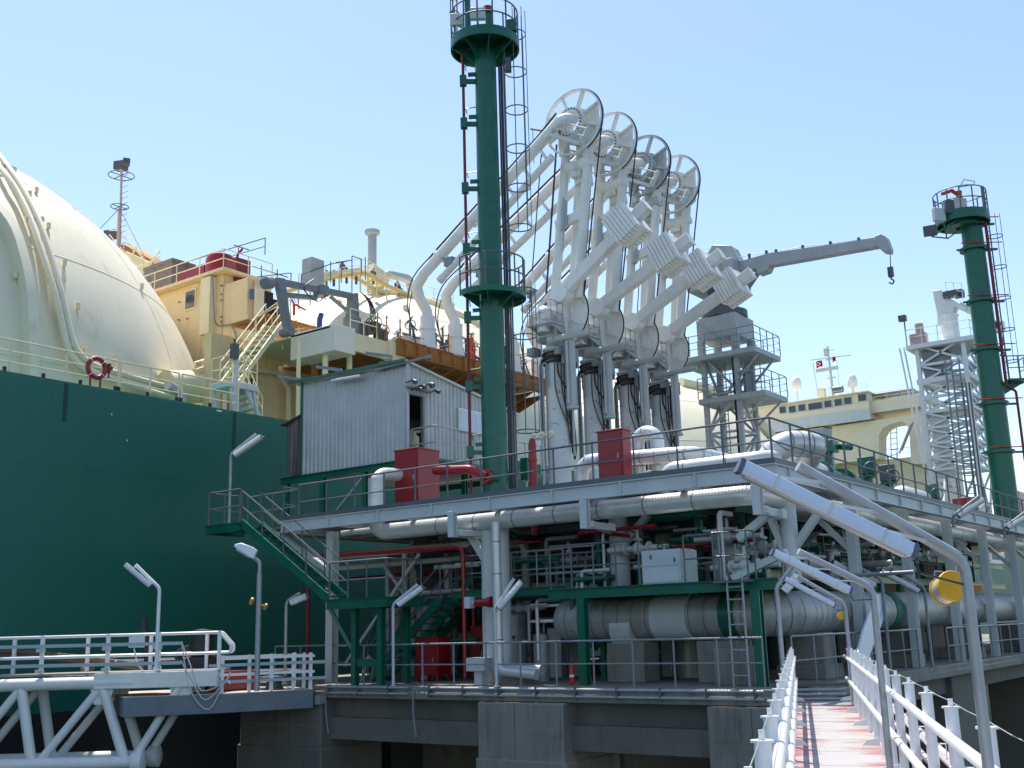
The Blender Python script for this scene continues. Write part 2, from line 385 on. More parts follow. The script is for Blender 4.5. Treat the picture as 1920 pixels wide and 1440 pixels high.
for A,B in zip(rows,rows[1:]):
    va=[b.bm.verts.new(q) for q in A]; vb=[b.bm.verts.new(q) for q in B]
    for k in range(3): b._f([va[k],va[k+1],vb[k+1],vb[k]])
bmesh.ops.remove_doubles(b.bm,verts=b.bm.verts[:],dist=.001)
b.build('trunk_wall',M['cream'],tank1)
for pl in ([(-40,285),(0,336),(25,372),(50,425),(72,490),(92,555),(108,620),(120,668),(150,700),(215,722),(290,745),(345,757)],
           [(-30,275),(8,326),(32,362),(62,420),(85,485),(103,550),(118,615),(133,662),(165,690),(230,712),(318,735)]):
    pts=sph_path(pl[:9],.35); 
    pts+=[onY(px,py,38.0) if False else sph_path([(px,py)],.4)[0] for px,py in pl[9:]]
    b=MB(); b.tube(smooth(pts,3),.135,10); b.build('tank_pipe',M['cream'],tank1)
for pl in ((0,322,22,328),(46,420,72,420),(85,534,112,532),(122,652,137,650)):
    a=sph_path([pl[:2]],.3)[0]; c=sph_path([pl[2:]],.3)[0]; b=MB(); b.beam(a+(a-c)*.2,c+(c-a)*.1,.08,.2); b.build('pipe_bracket',M['cream'],tank1)
for (px,py) in ((17,321),(66,361),(53,368),(88,428),(118,497),(26,520),(143,578),(157,652),(212,675),(262,540)):
    p=sph_path([(px,py)],.12)[0]; b=MB(); b.cyl(p+V((0,0,-.12)),p+V((0,0,.15)),.09,seg=8); b.tube([p,p+V((.05,-.05,-.75))],.02,5); b.build('lug',M['ycream'],tank1)
# ---- hull-edge railing
seg=[(3,33.15,HZ)]; 
railing('railing',[(2,33.15,HZ+.05),(onY(222,700,33.15).x,33.15,HZ+.05)],ship,h=1.1,sp=1.9,rp=.03,rr=.03,mids=(.33,.66),m=M['ycream'])
railing('railing',[(onY(226,700,33.15).x,33.15,HZ+.05),(onY(335,735,33.15).x,33.15,HZ+.05)],ship,h=1.1,sp=1.5,rp=.03,rr=.03,mids=(.33,.66),m=M['ycream'])
railing('railing',[(onY(341,735,33.15).x,33.15,HZ+.05),(onY(446,775,33.15).x,33.15,HZ+.05)],ship,h=1.1,sp=1.6,rp=.03,rr=.03,mids=(.33,.66),m=M['ycream'])
b=MB()
for px in (7,81,151,217,223,278,333,340,395): 
    q=onY(px,700,33.12); b.cbox((q.x,33.1,HZ+.12),(.09,.09,.2))
b.build('stanchion_foot',M['black'],ship)
# deck ventilator by the rail
q=onY(343,748,33.6); b=MB(); b.tube([(q.x,33.7,HZ-.1),(q.x,33.7,HZ+.55),(q.x-.6,33.7,HZ+.75)],.2,10,fillet=.35); b.build('vent_elbow',M['galv'],ship)
# ---- cargo machinery deckhouse between the first two tanks
DX=36.3
dh=[]
b=MB()
zt=29.3
b.box((DX,46.2,HZ),(39.0,62,zt)); b.box((DX-.5,45.6,zt),(39.4,62,zt+.18))
# stepped block towards the jetty side
b.box((DX+.05,44.2,HZ),(38.0,46.18,28.7))
house=b.build('deckhouse',M['yellow'],ship,bevel=.03)
b=MB(); b.box((DX+.45,43.95,26.7),(37.6,44.18,28.65)); b.build('side_casing',M['yellow'],house)
b=MB(); b.prism([(DX+.03,44.19,26.6),(DX+.03,42.9,24.3),(DX+.03,42.0,18.4),(DX+.03,44.19,18.4)],(1.8,0,0)); b.build('lower_house',M['yellow'],house)
c0=onX(388,525,DX-.25); b=MB(); b.box((DX-.45,c0.y-.55,26.0),(DX-.003,c0.y+.25,29.2)); b.build('cable_trunk',M['ycream'],house)
q=onX(358,562,DX); b=MB(); b.box((DX-.06,q.y-.48,q.z-.6),(DX+.02,q.y+.48,q.z+.6)); wf=b.build('window',M['ycream'],house)
b=MB(); b.box((DX-.075,q.y-.4,q.z-.5),(DX-.055,q.y+.4,q.z+.5)); b.build('pane',M['glass'],wf)
b=MB(); b.tube([onX(398,518,DX-.5),onX(399,540,DX-.5),onX(402,600,DX-.5),onX(408,612,DX-.1),onX(433,608,DX-.1),onX(440,622,DX-.1),onX(447,645,DX-.1)],.045,6,fillet=.2); b.build('drain_pipe',M['steel'],house)
q=onY(473,551,43.9); b=MB(); b.box((q.x-.16,43.88,q.z-.3),(q.x+.16,43.97,q.z+.3)); b.build('porthole',mat('grey_blue_porthole',(.12,.16,.22),.3),house,bevel=.08)
b=MB()
for yy in (536,552,563,594,603): 
    q=onX(416,yy,DX-.02); b.cyl(q,q+V((-.08,0,0)),.05,seg=8)
for p in ((337,567),(385,555),(336,600),(383,588),(352,598)): 
    q=onX(p[0],p[1],DX-.02); b.cyl(q,q+V((-.1,0,0)),.04,seg=6)
b.build('eye_bolt',M['rustor'],house)
# roof things
RZ=zt+.18
def rrail(pl,h=1.0,sp=1.6,m='ycream',mids=(.5,)): return railing('roof_railing',pl,house,h=h,sp=sp,rp=.03,rr=.032,mids=mids,m=M[m])
rrail([(DX-.4,62,RZ),(DX-.4,45.7,RZ),(39.3,45.7,RZ)],h=1.05,sp=2.1)
rrail([(39,46,RZ+1.6),(39,60,RZ+2.0)],h=1.0,sp=2.4,m='railgrey')
b=MB(); q=onX(402,497,37.2); b.lathe((37.6,q.y,RZ),[(.82,0),(.82,1.35),(.7,1.6),(.35,1.75),(.01,1.8)],seg=24); b.build('red_tank',M['red'],house)
q=onX(362,512,37.2); b=MB(); b.box((37,q.y-1.25,RZ),(38.4,q.y+1.15,onX(362,501,37).z)); b.build('red_bin',M['red'],house)
q=onX(437,505,37.2); b=MB(); b.box((37,q.y-.5,RZ-.4),(38,q.y+.45,RZ+.95)); b.tube([(37.4,q.y-.1,RZ+.9),(37.4,q.y-.1,RZ+1.3),(37.4,q.y-.5,RZ+1.5)],.07,6,fillet=.2); b.beam((37.4,q.y+.2,RZ+1.9),(37.4,q.y-1.0,RZ+1.35),.12,.06); b.build('red_vent_box',M['darkred'],house)
q=onX(308,500,38.5); b=MB(); ez=onX(312,488,38).z; b.box((38.0,q.y-1.5,RZ),(39.6,q.y+1.3,ez-.2)); b.box((37.95,q.y-1.55,ez-.22),(39.65,q.y+1.35,ez)); b.build('equipment_box',M['wood'],house)
q=onX(270,510,38.0); b=MB(); b.cyl((38.2,q.y,RZ-.6),(38.2,q.y,RZ+1.3),.75,seg=16); b.lathe((38.2,q.y,RZ+1.3),[(.9,0),(.9,.3),(.3,.5)]); b.build('ventilator',M['ycream'],house)
# small fittings on the roof
for (px,py,w,h) in ((330,540,.9,.25),(350,545,.7,.3),(300,553,.8,.25)):
    q=onX(px,py,DX+.3); b=MB(); b.cbox((DX+.4,q.y,RZ+h/2),(.5,w,h)); b.cyl((DX+.4,q.y+.1,RZ+h),(DX+.4,q.y+.1,RZ+h+.35),.04,seg=6); b.build('roof_fitting',M['rustor'] if w>.5 else M['darkg'],house)
# light mast with guys behind the house
mq=onY(225,450,55); mt=onY(229,300,55); b=MB()
b.tube([(mq.x,55,RZ-1),(mt.x,55,mt.z-3.2)],.1,8); b.tube([(mq.x,55,RZ+3.5),(mt.x,55,mt.z-.6)],.07,8)
mast=b.build('light_mast',M['pink'],house)
b=MB()
for k in range(22):
    z=RZ+.2+k*.36
    if z<mt.z-1: b.tube([(mq.x,55,z),(mq.x,54.45,z)],.018,4)
b.build('mast_rung',M['darkg'],mast)
b=MB()
for z,r in ((mt.z-1.0,.75),(mt.z-3.0,.52)):
    b.ring((mt.x,55,z),(0,0,1),r,.03,20,5); b.beam((mt.x-r,55,z),(mt.x+r,55,z),.04,.04); b.beam((mt.x,55-r,z),(mt.x,55+r,z),.04,.04)
b.build('mast_hoop',M['darkg'],mast)
b=MB(); b.cbox((mt.x,55.1,mt.z-.35),(.5,.7,.5),.4); b.cbox((mt.x-.1,54.4,mt.z-.35),(.4,.5,.35),-.5); b.build('mast_floodlight',M['darkg'],mast)
b=MB(); b.tube([(mt.x,55,mt.z-3.1),onY(166,417,55)+V((0,0,-1.2))],.02,4); b.tube([(mt.x,55,mt.z-3.1),onY(270,480,50)],.02,4); b.build('guy_wire',M['darkg'],mast)
b=MB(); q=onX(210,440,40); b.cbox((40,q.y,q.z),(.6,.9,.5),.4); b.tube([(40,q.y,q.z),(40,q.y,q.z-2)],.06,6); b.build('floodlight',M['darkg'],house)
# lattice on the dome flank
b=MB()
for (p0,p1) in (((205,440),(260,505)),((225,435),(282,500)),((212,470),(228,440)),((240,500),(256,460)),((262,520),(300,470)),((205,432),(228,432)),((235,440),(300,475)),((235,455),(300,490)),((250,505),(300,482))):
    b.tube([onX(*p0,39.5),onX(*p1,39.5)],.045,5)
for px in (232,250,268,285): b.tube([onX(px,455+(px-232)*.5,39.5),onX(px,490+(px-232)*.5,39.5)],.035,5)
b.build('access_ladder',M['ycream'],house)
b=MB(); b.prism([onX(205,462,40.2),onX(232,458,40.2),onX(285,488,40.2),onX(300,520,40.2),onX(300,560,40.2),onX(205,560,40.2)],(1.5,0,0)); b.build('stair_casing',M['rustor'],house)
b=MB(); b.prism([onX(235,470,40.0),onX(282,492,40.0),onX(285,520,40.0),onX(240,520,40.0)],(.15,0,0)); b.build('louvre_panel',M['ycream'],house)
# ================================================================ manifold platform, side structures (parts of the ship)
PZ=23.2
pxL=onY(745,640,33.2).x
b=MB(); b.box((pxL,33.2,PZ-.1),(49.2,43.5,PZ)); plat=b.build('manifold_platform',M['rustor'],ship)
b=MB(); b.box((pxL,33.16,PZ-.68),(49.2,33.24,PZ+.02)); b.box((pxL,33.0,PZ-.70),(49.2,33.4,PZ-.66)); b.box((pxL,33.1,PZ+.02),(49.2,33.3,PZ+.06))
x=pxL+.4
while x<49: b.box((x,32.98,PZ-.66),(x+.05,33.16,PZ)); x+=.85
b.build('platform_fascia',M['rustor'],plat)
b=MB(); x=pxL+.6
while x<48.5:   # knee brackets below, sloping inboard
    b.prism([(x,33.3,PZ-.7),(x,36.3,PZ-.7),(x,36.3,PZ-1.9)],(.06,0,0)); x+=1.15
b.build('knee_bracket',M['rustor'],plat)
b=MB(); b.box((pxL,36.0,PZ-2.0),(49.2,36.35,PZ-1.5)); b.build('under_beam',M['ycream'],plat)
# cream ship-side structure left of it
b=MB(); c=onY(628,604,33.2); l=onX(570,622,c.x)
b.box((c.x,33.2,PZ-1.25),(c.x+1.25,36.0,PZ-.05)); b.build('cream_casing',M['cream_w'],ship,bevel=.02)
b=MB(); b.box((c.x+1.25,33.5,PZ-.95),(pxL+.02,33.7,PZ-.2)); b.box((c.x,33.5,PZ-.2),(pxL,40,PZ-.12)); b.build('walkway_beam',M['ycream'],ship)
b=MB(); b.prism([(pxL-.4,33.3,PZ-.1),(pxL+.35,33.3,PZ-.1),(pxL+.9,33.3,PZ-1.35),(pxL-.4,33.3,PZ-.9)],(0,.5,0)); b.build('end_gusset',M['ycream'],ship)
for px in (610,655,716,560):
    q=onY(px,670,34.2); b=MB(); b.cyl((q.x,34.2,HZ),(q.x,34.2,PZ-.9),.13 if px!=560 else .09,seg=10); b.build('platform_pillar',M['ycream'],ship)
for px in (590,): 
    q=onY(px,680,36.5); b=MB(); b.cyl((q.x,36.5,HZ),(q.x,36.5,PZ-.5),.16,seg=10); b.build('platform_pillar',M['rustor'],ship)
# yellow inner wall
b=MB(); WX=29.5
b.box((WX+1,39.5,HZ),(34.5,40,HZ+5.2)); b.box((34.5,41,HZ),(49.2,41.4,PZ)); b.build('inner_wall',M['yellow'],ship)
b=MB(); b.box((WX+1.9,39.44,HZ+.2),(WX+3.6,39.51,HZ+3.4)); b.build('opening_shade_panel',mat('shaded_recess_paint',(.12,.1,.07),.7),ship,bevel=.03)  # wall behind is solid; the opening's shade is put into the panel colour
b=MB(); b.tube([(WX+1.7,39.3,HZ),(WX+1.7,39.3,HZ+3.7),(34.3,39.3,HZ+3.9),(35.0,39.3,HZ+3.2),(35,39.3,HZ)],.12,8,fillet=.4); b.build('frame_pipe',M['ycream'],ship)
b=MB(); b.tube([(WX+3,39.0,HZ+2.6),(WX+3,39.0,HZ+.5),(WX+4,39.0,HZ+.4)],.22,10,fillet=.4); b.build('deck_pipe',M['ycream'],ship)
# long pipes running to the first tank
for (a,c,r) in (((365,700),(470,664),.28),((365,682),(470,650),.1)):
    p=onY(*a,40.2); q=onY(*c,40.2); b=MB(); b.tube([p,q,q+V((2,0,0))],r,10); b.build('deck_pipe',M['yellow'],ship)
q=onY(390,705,39.5); b=MB(); b.cyl((q.x-1.5,40.5,q.z-.6),(q.x+.9,40.5,q.z-.2),.75,seg=20); b.build('deck_drum',M['ycream'],ship)
b=MB(); b.prism([onY(425,690,39.4),onY(455,690,39.4),onY(490,780,39.4),onY(430,780,39.4)],(0,.3,0)); b.build('side_plate',M['yellow'],ship)
# boarding platform and stairs
def shipstair(a,b_,w,n,m,name='stair'):
    a=V(a);b_=V(b_); d=(b_-a); side=V((0,1,0)).cross(V((0,0,1)))
    hd=V((d.x,d.y,0)).normalized(); sd_=V((-hd.y,hd.x,0)); bb=MB()
    for s in (-1,1): bb.beam(a+sd_*s*w/2,b_+sd_*s*w/2,.05,.22)
    for k in range(n):
        p=a.lerp(b_,(k+.5)/n); bb.beam(p-sd_*w/2,p+sd_*w/2,.26,.04)
    st=bb.build(name,m[0],ship); bb=MB()
    for s in (-1,1):
        for h in (.55,1.0): bb.tube([a+sd_*s*w/2+V((0,0,h)),b_+sd_*s*w/2+V((0,0,h))],.025,6)
        for k in range(5): 
            p=a.lerp(b_,k/4)+sd_*s*w/2; bb.tube([p,p+V((0,0,1.0))],.022,5)
    bb.build('stair_rail',m[1],st); return st
GY=34.2
pA=onY(452,718,GY); pB=onY(532,610,GY)
shipstair((pA.x,35,pA.z),(onY(530,612,36).x,36.6,onY(530,612,36).z+.2),.8,12,(M['ycream'],M['ycream']))
shipstair((onY(470,785,GY).x+.3,GY,HZ),(onY(450,722,GY).x-.1,GY,pA.z-.1),.7,7,(M['grey_white'],M['ycream']))
b=MB(); q=onY(442,720,GY); b.box((q.x-.75,GY-.5,q.z-.28),(q.x+.75,GY+.7,q.z-.03)); bp=b.build('boarding_platform',M['grey_white'],ship,bevel=.02)
for dx,dy in ((-.6,-.4),(.6,-.4),(-.6,.6),(.6,.6)):
    b=MB(); b.beam((q.x+dx*.95,GY+dy,q.z-.28),(q.x+dx*1.0+.25,GY+dy,HZ),.09,.09); b.build('leg',M['grey_white'],bp)
railing('railing',[(q.x+.7,GY-.45,q.z),(q.x-.7,GY-.45,q.z),(q.x-.7,GY+.65,q.z)],bp,h=1.0,sp=.7,m=M['ycream'])
b=MB(); q2=onY(441,650,GY-.6); b.cyl((q2.x,GY-.7,HZ),(q2.x,GY-.7,q2.z),.09,seg=10); b.build('gangway_post',M['grey_white'],ship)
b=MB(); b.cbox((q2.x-.15,GY-.75,q2.z-.25),(.25,.25,.6)); b.cyl((q2.x-.15,GY-.75,q2.z+.05),(q2.x-.15,GY-.75,q2.z+.25),.05,seg=8); b.build('post_lantern',M['darkg'],ship)
# zig-zag stairs / lattice up to the house
b=MB()
for p0,p1 in (((470,600),(548,560)),((470,640),(540,600)),((465,620),(520,640)),((480,560),(480,640)),((545,560),(545,600)),((500,640),(556,600)),((520,570),(520,640)),((530,650),(590,640)),((530,620),(590,612)),((530,612),(530,655)),((560,606),(560,650)),((590,606),(590,645)),((488,590),(530,560)),((455,660),(500,640))):
    b.tube([onY(*p0,37),onY(*p1,37)],.03,5)
b.build('landing_railing',M['ycream'],ship)
b=MB(); a=onY(482,600,37.5); c=onY(545,600,37.5); b.box((a.x,36.8,24.0),(c.x+1,39.3,24.15)); b.build('landing',M['rustor'],ship)
for px,py,h in ((505,575,1.7),(520,580,1.4),(487,575,1.9)):
    q=onY(px,py,42.3); b=MB(); b.box((q.x-.25,42.3,q.z-.9),(q.x+.25,42.42,q.z+h-.9)); b.build('doorway',M['dark'] if px!=487 else M['ycream'],ship)  # dark ones are solid sheets, the interior's shade put into their colour
q=onY(557,575,41); b=MB(); b.tube([(q.x-.6,41,q.z+.55),(q.x-.2,41,q.z+.1),(q.x+.6,41,q.z-.05)],.05,6,fillet=.2); b.lathe((q.x-.2,41,q.z-.5),[(.07,0),(.07,.5),(.12,.55)]); b.build('fire_monitor',M['fire'],ship)
q=onY(597,600,38); b=MB(); b.tube([(q.x,38,q.z-1.2),(q.x+.1,38,q.z+.1),(q.x+.2,38,q.z+.35)],.14,8); b.build('mooring_fitting',M['blue'],ship)
# rails with sagging chains on the platform edge
posts=[onY(px,640,33.3).x for px in (703,721,752,789,835,872,905)]
posts=[pxL-1.2,pxL-.6,pxL+.3]+[pxL+.3+1.75*k for k in range(1,8)]
for i,x in enumerate(posts[:-1]):
    b=MB(); b.cyl((x,33.3,PZ),(x,33.3,PZ+1.05),.035,seg=6); cp=b.build('chain_post',M['rustor'],ship)
    b=MB()
    for h in (1.0,.5):
        L=posts[i+1]-x; b.tube([(x+L*t,33.3,PZ+h-.22*(1-(2*t-1)**2)) for t in [j/8 for j in range(9)]],.016,4)
    b.build('chain',M['steel'],cp)
# manifold valves behind the arms' flanges
vx=[onY(px,630,34.4).x for px in (833,862,975,1000)]
rnd=random.Random(3)
for x in vx+[39.3,39.9,41.8,42.4,43.3,44.2,46.3,47.2,48.2]:
    b=MB(); 
    for k in range(5):
        p=V((x+rnd.uniform(-.8,.8),34.6+rnd.uniform(0,1.5),PZ)); h=rnd.uniform(.6,2.1)
        b.cyl(p,p+V((0,0,h)),rnd.uniform(.04,.12),seg=6)
        b.ring(p+V((0,0,h)),(rnd.uniform(-1,1),rnd.uniform(-1,1),1),rnd.uniform(.14,.3),.025,14,4)
        b.cyl(p+V((-.5,0,h*.6)),p+V((.5,.2,h*.6)),rnd.uniform(.03,.07),seg=6)
        b.cbox(p+V((0,0,h*.5)),(.2,.2,.25),rnd.random()*3)
    b.build('manifold_valve',M['darkg'],ship)
for x in (37.4,38.4,40.6,45.3,49):
    b=MB(); b.cyl((x,33.9,PZ),(x,33.9,PZ+.5),.34,seg=14); b.cyl((x,34.5,PZ+.3),(x,38,PZ+.3),.35,seg=14); b.build('manifold_pipe',M['grey_white'],ship)
# ---- knuckle-boom hose crane, dark grey
ped=onY(660,610,35); X0=ped.x; CY=35.0
b=MB(); b.lathe((X0,CY,PZ-.1),[(.75,0),(.75,.25),(.45,.35),(.42,1.2)],seg=20); crane=b.build('hose_crane',M['crane_d'],ship)
top=onY(662,556,CY); knee=onY(526,529,CY); mid=onY(602,546,CY); tip=onY(538,626,CY); kt=onY(524,525,CY)
b=MB(); b.prism([(X0-.3,CY-.25,PZ+.35),(X0+.3,CY-.25,PZ+.35),(X0+.2,CY-.25,top.z+.18),(X0-.12,CY-.25,top.z+.1)],(0,.5,0)); b.build('slewing_head',M['crane_d'],crane,bevel=.05)
b=MB(); b.beam(top,knee,.24,.28); b.cbox(mid,(.55,.5,.5)); b.build('main_boom',M['crane_d'],crane,bevel=.03)
b=MB(); b.prism([kt+V((-.25,-.15,.05)),kt+V((.22,-.15,.1)),tip+V((.16,-.15,.2)),tip+V((-.1,-.15,.1))],(0,.3,0)); b.cyl(tip+V((0,-.3,.1)),tip+V((0,.3,.1)),.23,seg=14); b.build('jib',M['crane_d'],crane,bevel=.03)
b=MB(); b.tube([V((X0-.2,CY-.45,PZ+1.0)),mid+V((.2,-.4,-.3))],.1,8); b.tube([mid+V((-.2,.1,-.35)),knee+V((.5,.1,-.45))],.13,8); b.build('lift_ram',M['crane_d'],crane)
b=MB(); b.lathe(kt+V((-.9,0,-.35)),[(.18,0),(.28,.1),(.28,.5),(.15,.6)],ax=(1,.2,.3)); b.build('winch_motor',M['crane_d'],crane)
b=MB()
for k in range(4):
    b.tube(smooth([top+V((.2,-.3,.2)),top+V((.6+.08*k,-.4,-.2)),top+V((.75+.1*k,-.4,-1.0)),top+V((.3,-.3,-1.35-.1*k))],5),.03,5)
b.tube(smooth([mid+V((-.8,-.4,.3)),mid+V((-1.4,-.4,-.3)),mid+V((-.6,-.4,-.7)),mid+V((0,-.4,-.2))],5),.03,5)
b.build('hydraulic_hose',M['cable'],crane)
b=MB(); b.tube([knee+V((.7,0,-.5)),onY(575,600,CY)],.015,4); b.tube([knee+V((1,0,-.5)),onY(568,605,CY)],.015,4); b.tube([tip,tip+V((.15,0,-1.3)),onY(543,690,CY)],.02,4); b.build('hoist_wire',M['darkg'],crane)
b=MB(); 
for px,py in ((690,612),(706,610),(713,622),(683,618),(720,624)):
    q=onY(px,py,34.5); b.cbox((q.x,34.6,q.z-.1),(.5,.4,.5),.4); b.ring((q.x,34.4,q.z+.1),(0,1,.2),.25,.03,12,4)
b.build('hose_winch',M['darkg'],ship)
railing('railing',[(X0-1.6,33.5,PZ-.1),(X0+.1,33.5,PZ-.1)],ship,h=1.05,sp=.8,m=M['ycream'])
# ---- on the second tank: catwalk, vent stack
c2=V(TC[1]); tank2=[o for o in ship.children if o.name.startswith('tank_cover')][1]
stq=onY(698,500,55)
b=MB(); b.cyl((stq.x,55,33.5),(stq.x,55,onY(698,440,55).z),.33,seg=18); b.lathe((stq.x,55,onY(698,440,55).z-.1),[(.33,0),(.55,.15),(.58,.4),(.4,.45)],seg=18); b.tube([(stq.x,55,34.3),(stq.x+1.5,55,onY(735,517,55).z),(onY(768,520,55).x,55,onY(760,520,55).z),(onY(772,545,55).x,55,onY(772,548,55).z)],.35,12,fillet=.9); b.build('vent_mast',M['craneg'],tank2)
def py_(px,py,Y): return onY(px,py,Y)
b=MB()
arch=smooth([py_(560,540,50),py_(610,524,50),py_(660,512,50),py_(690,514,50),py_(725,535,50),py_(770,553,50),py_(850,572,50)],4)
b.tube([p for p in arch],.16,6); b.tube([p+V((0,1.2,0)) for p in arch],.16,6)
for p in arch[::2]: b.beam(p,p+V((0,1.2,0)),.08,.08)
cat=b.build('dome_catwalk',mat('yellow_catwalk_paint',(.72,.55,.22),.5,dirt=(.4,.25,.1),dirt_amt=.2),tank2)
b=MB()
for p in arch[::2]: b.tube([p,p+V((0,0,.95))],.03,5); b.tube([p,V((p.x,p.y,p.z-1.4))],.06,5)
b.tube([p+V((0,0,.95)) for p in arch],.03,5); b.tube([p+V((0,0,.5)) for p in arch],.025,5); b.build('railing',M['ycream'],cat)
b=MB(); q=py_(588,508,49); b.box((q.x-.55,48.6,q.z-1.1),(q.x+.55,49.5,q.z+.75)); b.build('dome_box',M['craneg'],tank2,bevel=.05)
b=MB()
for (p0,p1) in (((475,520),(545,512)),((490,498),(490,530)),((520,505),(520,530)),((546,512),(545,535)),((475,500),(540,520)),((565,515),(620,495)),((620,495),(650,490)),((565,515),(565,540)),((620,490),(620,530)),((660,480),(678,486)),((660,480),(660,520)),((678,486),(678,515)),((630,492),(660,488)),((640,490),(640,530)),((685,482),(685,525))):
    b.tube([onY(*p0,48.5),onY(*p1,48.5)],.035,5)
b.build('dome_railing',M['railgrey'],tank2)
b=MB()
for px,py in ((626,515),(642,500),(650,510),(612,515),(668,512),(700,512),(745,535),(750,545)):
    q=onY(px,py,50.5); b.cyl((q.x,50.5,q.z-.8),(q.x,50.5,q.z+.3),.09,seg=8); b.cbox((q.x,50.5,q.z),(.3,.3,.3))
b.build('dome_valve',M['darkg'],tank2)
b=MB(); b.beam(py_(595,522,50.8),py_(665,512,50.8),1.4,.5); b.beam(py_(690,505,52),py_(720,530,52),1,.8); b.build('dome_pipe_casing',M['cream'],tank2)
# trunk strip over tank 2's right flank
pts=smooth(sph_path([(690,549),(760,556),(820,574),(899,612),(955,648)],.1,TC[1]),4)
b=MB(); b.tube(pts,.25,8); b.build('trunk_pipe',M['ycream'],tank2)
for px,py in ((760,580),(637,570)):
    p=sph_path([(px,py)],.1,TC[1])[0]; b=MB(); b.cbox(p,(.25,.25,.35)); b.build('lug',M['ycream'],tank2)
tank3=[o for o in ship.children if o.name.startswith('tank_cover')][2]
pts=smooth(sph_path([(1275,722),(1330,735),(1380,760),(1430,805),(1450,830)],.25,TC[2]),4)
b=MB(); b.tube(pts,.5,8); b.build('trunk_pipe',M['ycream'],tank3)
# ---- accommodation block and bridge at the stern
AX=118
b=MB(); b.box((AX,44,HZ),(134,70,31.2)); b.box((AX+3,33.8,HZ),(134,44,27)); acc=b.build('accommodation',M['accom'],ship)
zt_=onX(1630,738,AX).z; zb=onX(1630,772,AX).z
b=MB(); b.box((AX-.8,38.4,31.4),(126,60,zt_)); b.box((AX-1.2,38.2,zt_),(127,60,zt_+.14)); br=b.build('wheelhouse',M['accom'],acc)
b=MB(); b.box((AX-1.05,38.3,31.2),(AX-.8,60,32.4)); b.build('wheelhouse_front',M['grey_white'],br)
# wing towards the jetty, with arch leg
b=MB(); b.box((AX-.2,33.2,32.0),(123,38.4,zt_-.9)); b.build('bridge_wing',M['accom'],acc)
b=MB()
def arch_prof():
    P=[(33.2,32.0),(38.4,32.0),(42,31.2),(42,26.9),(40.6,26.9)]
    for k in range(7): a=k/6*pi/2; P.append((40.0-1.0*(1-sin(a))+.6-1.0+1.0*(0),27.0)) if False else None
    return P
wallp=[onX(px,py,AX) for px,py in ((1730,775),(1605,793),(1560,800),(1560,860),(1650,860),(1648,815),(1655,803),(1668,796),(1690,790),(1700,795),(1705,812),(1707,845),(1730,850))]
b.prism(wallp[:1]+wallp[1:3]+[onX(1560,870,AX),onX(1648,860,AX)]+wallp[5:12]+[onX(1708,870,AX),onX(1735,870,AX)],(2.5,0,0))
b.build('wing_support',M['accom'],acc)
wins=[((1458,1473),(774,793)),((1480,1494),(771,789)),((1498,1512),(768,786)),((1517,1540),(763,781)),((1547,1560),(759,776)),((1566,1578),(756,772)),((1584,1597),(754,770)),((1611,1624),(748,766))]
wins=[]
for cx,cy,wpx in ((1468,769,11),(1486,768,12),(1504,765,12),(1529,762,24),(1553,758,12),(1572,755,12),(1590,752,12),(1617,746,13)):
    p=onX(cx,cy,AX-.81); w_=wpx/2050*107/.80
    b=MB(); b.box((AX-.9,p.y-w_/2-.08,p.z-.42),(AX-.78,p.y+w_/2+.08,p.z+.46)); wf=b.build('window',M['grey_white'],br)
    b=MB(); b.box((AX-.93,p.y-w_/2,p.z-.34),(AX-.89,p.y+w_/2,p.z+.38)); b.build('pane',M['glass'],wf)
def on(px,py): return onX(px,py,AX+3)
for px,py,r in ((1493,722,.62),(1598,718,.56)):
    p=on(px,py); b=MB(); b.lathe((AX+3,p.y,p.z-.6),[(r*.7,0),(r,.35),(r,.9),(r*.8,1.35),(r*.4,1.62),(.01,1.7)],seg=20); b.cyl((AX+3,p.y,zt_),(AX+3,p.y,p.z-.6),.16,seg=8); b.build('satellite_dome',M['white'],br)
p=on(1563,745); q=on(1553,665); b=MB(); b.tube([(AX+3,p.y,zt_),(AX+3,q.y,q.z+1)],.2,8,radii=[.2,.1])
b.beam((AX+3,q.y-2.6,q.z-.5),(AX+3,q.y+2.2,q.z-.3),.1,.1); b.beam((AX+3,q.y-1,q.z-1.7),(AX+3,q.y+1.6,q.z-1.7),.3,.4); b.cbox((AX+3,q.y+.2,q.z+.3),(.4,.5,.9))
for k in range(5): b.cyl((AX+3,p.y-.5,p.z+1.2+k*1.1),(AX+3,p.y+.5,p.z+1.2+k*1.1),.09,seg=6)
b.build('radar_mast',M['grey_white'],br)
p=on(1537,722); b=MB(); b.tube([(AX+2.5,p.y,zt_),(AX+2.5,p.y+.4,on(1535,680).z)],.05,5); b.build('signal_pole',M['grey_white'],br)
for px,hh in ((1466,4.5),(1482,2.2),(1578,5)):
    p=on(px,740); b=MB(); b.tube([(AX+2.5,p.y,zt_),(AX+2.5,p.y,zt_+hh)],.035,4); b.build('whip_aerial',M['grey_white'],br)
p=on(1579,737); b=MB(); b.cyl((AX+1.6,p.y-.6,p.z+.2),(AX+1.6,p.y+.5,p.z+.2),.42,seg=12); b.build('fog_horn',M['darkg'],br)
p=on(1547,730); b=MB(); b.cbox((AX+2,p.y,zt_+.9),(.8,.7,1.8)); b.build('searchlight_stand',M['ycream'],br)
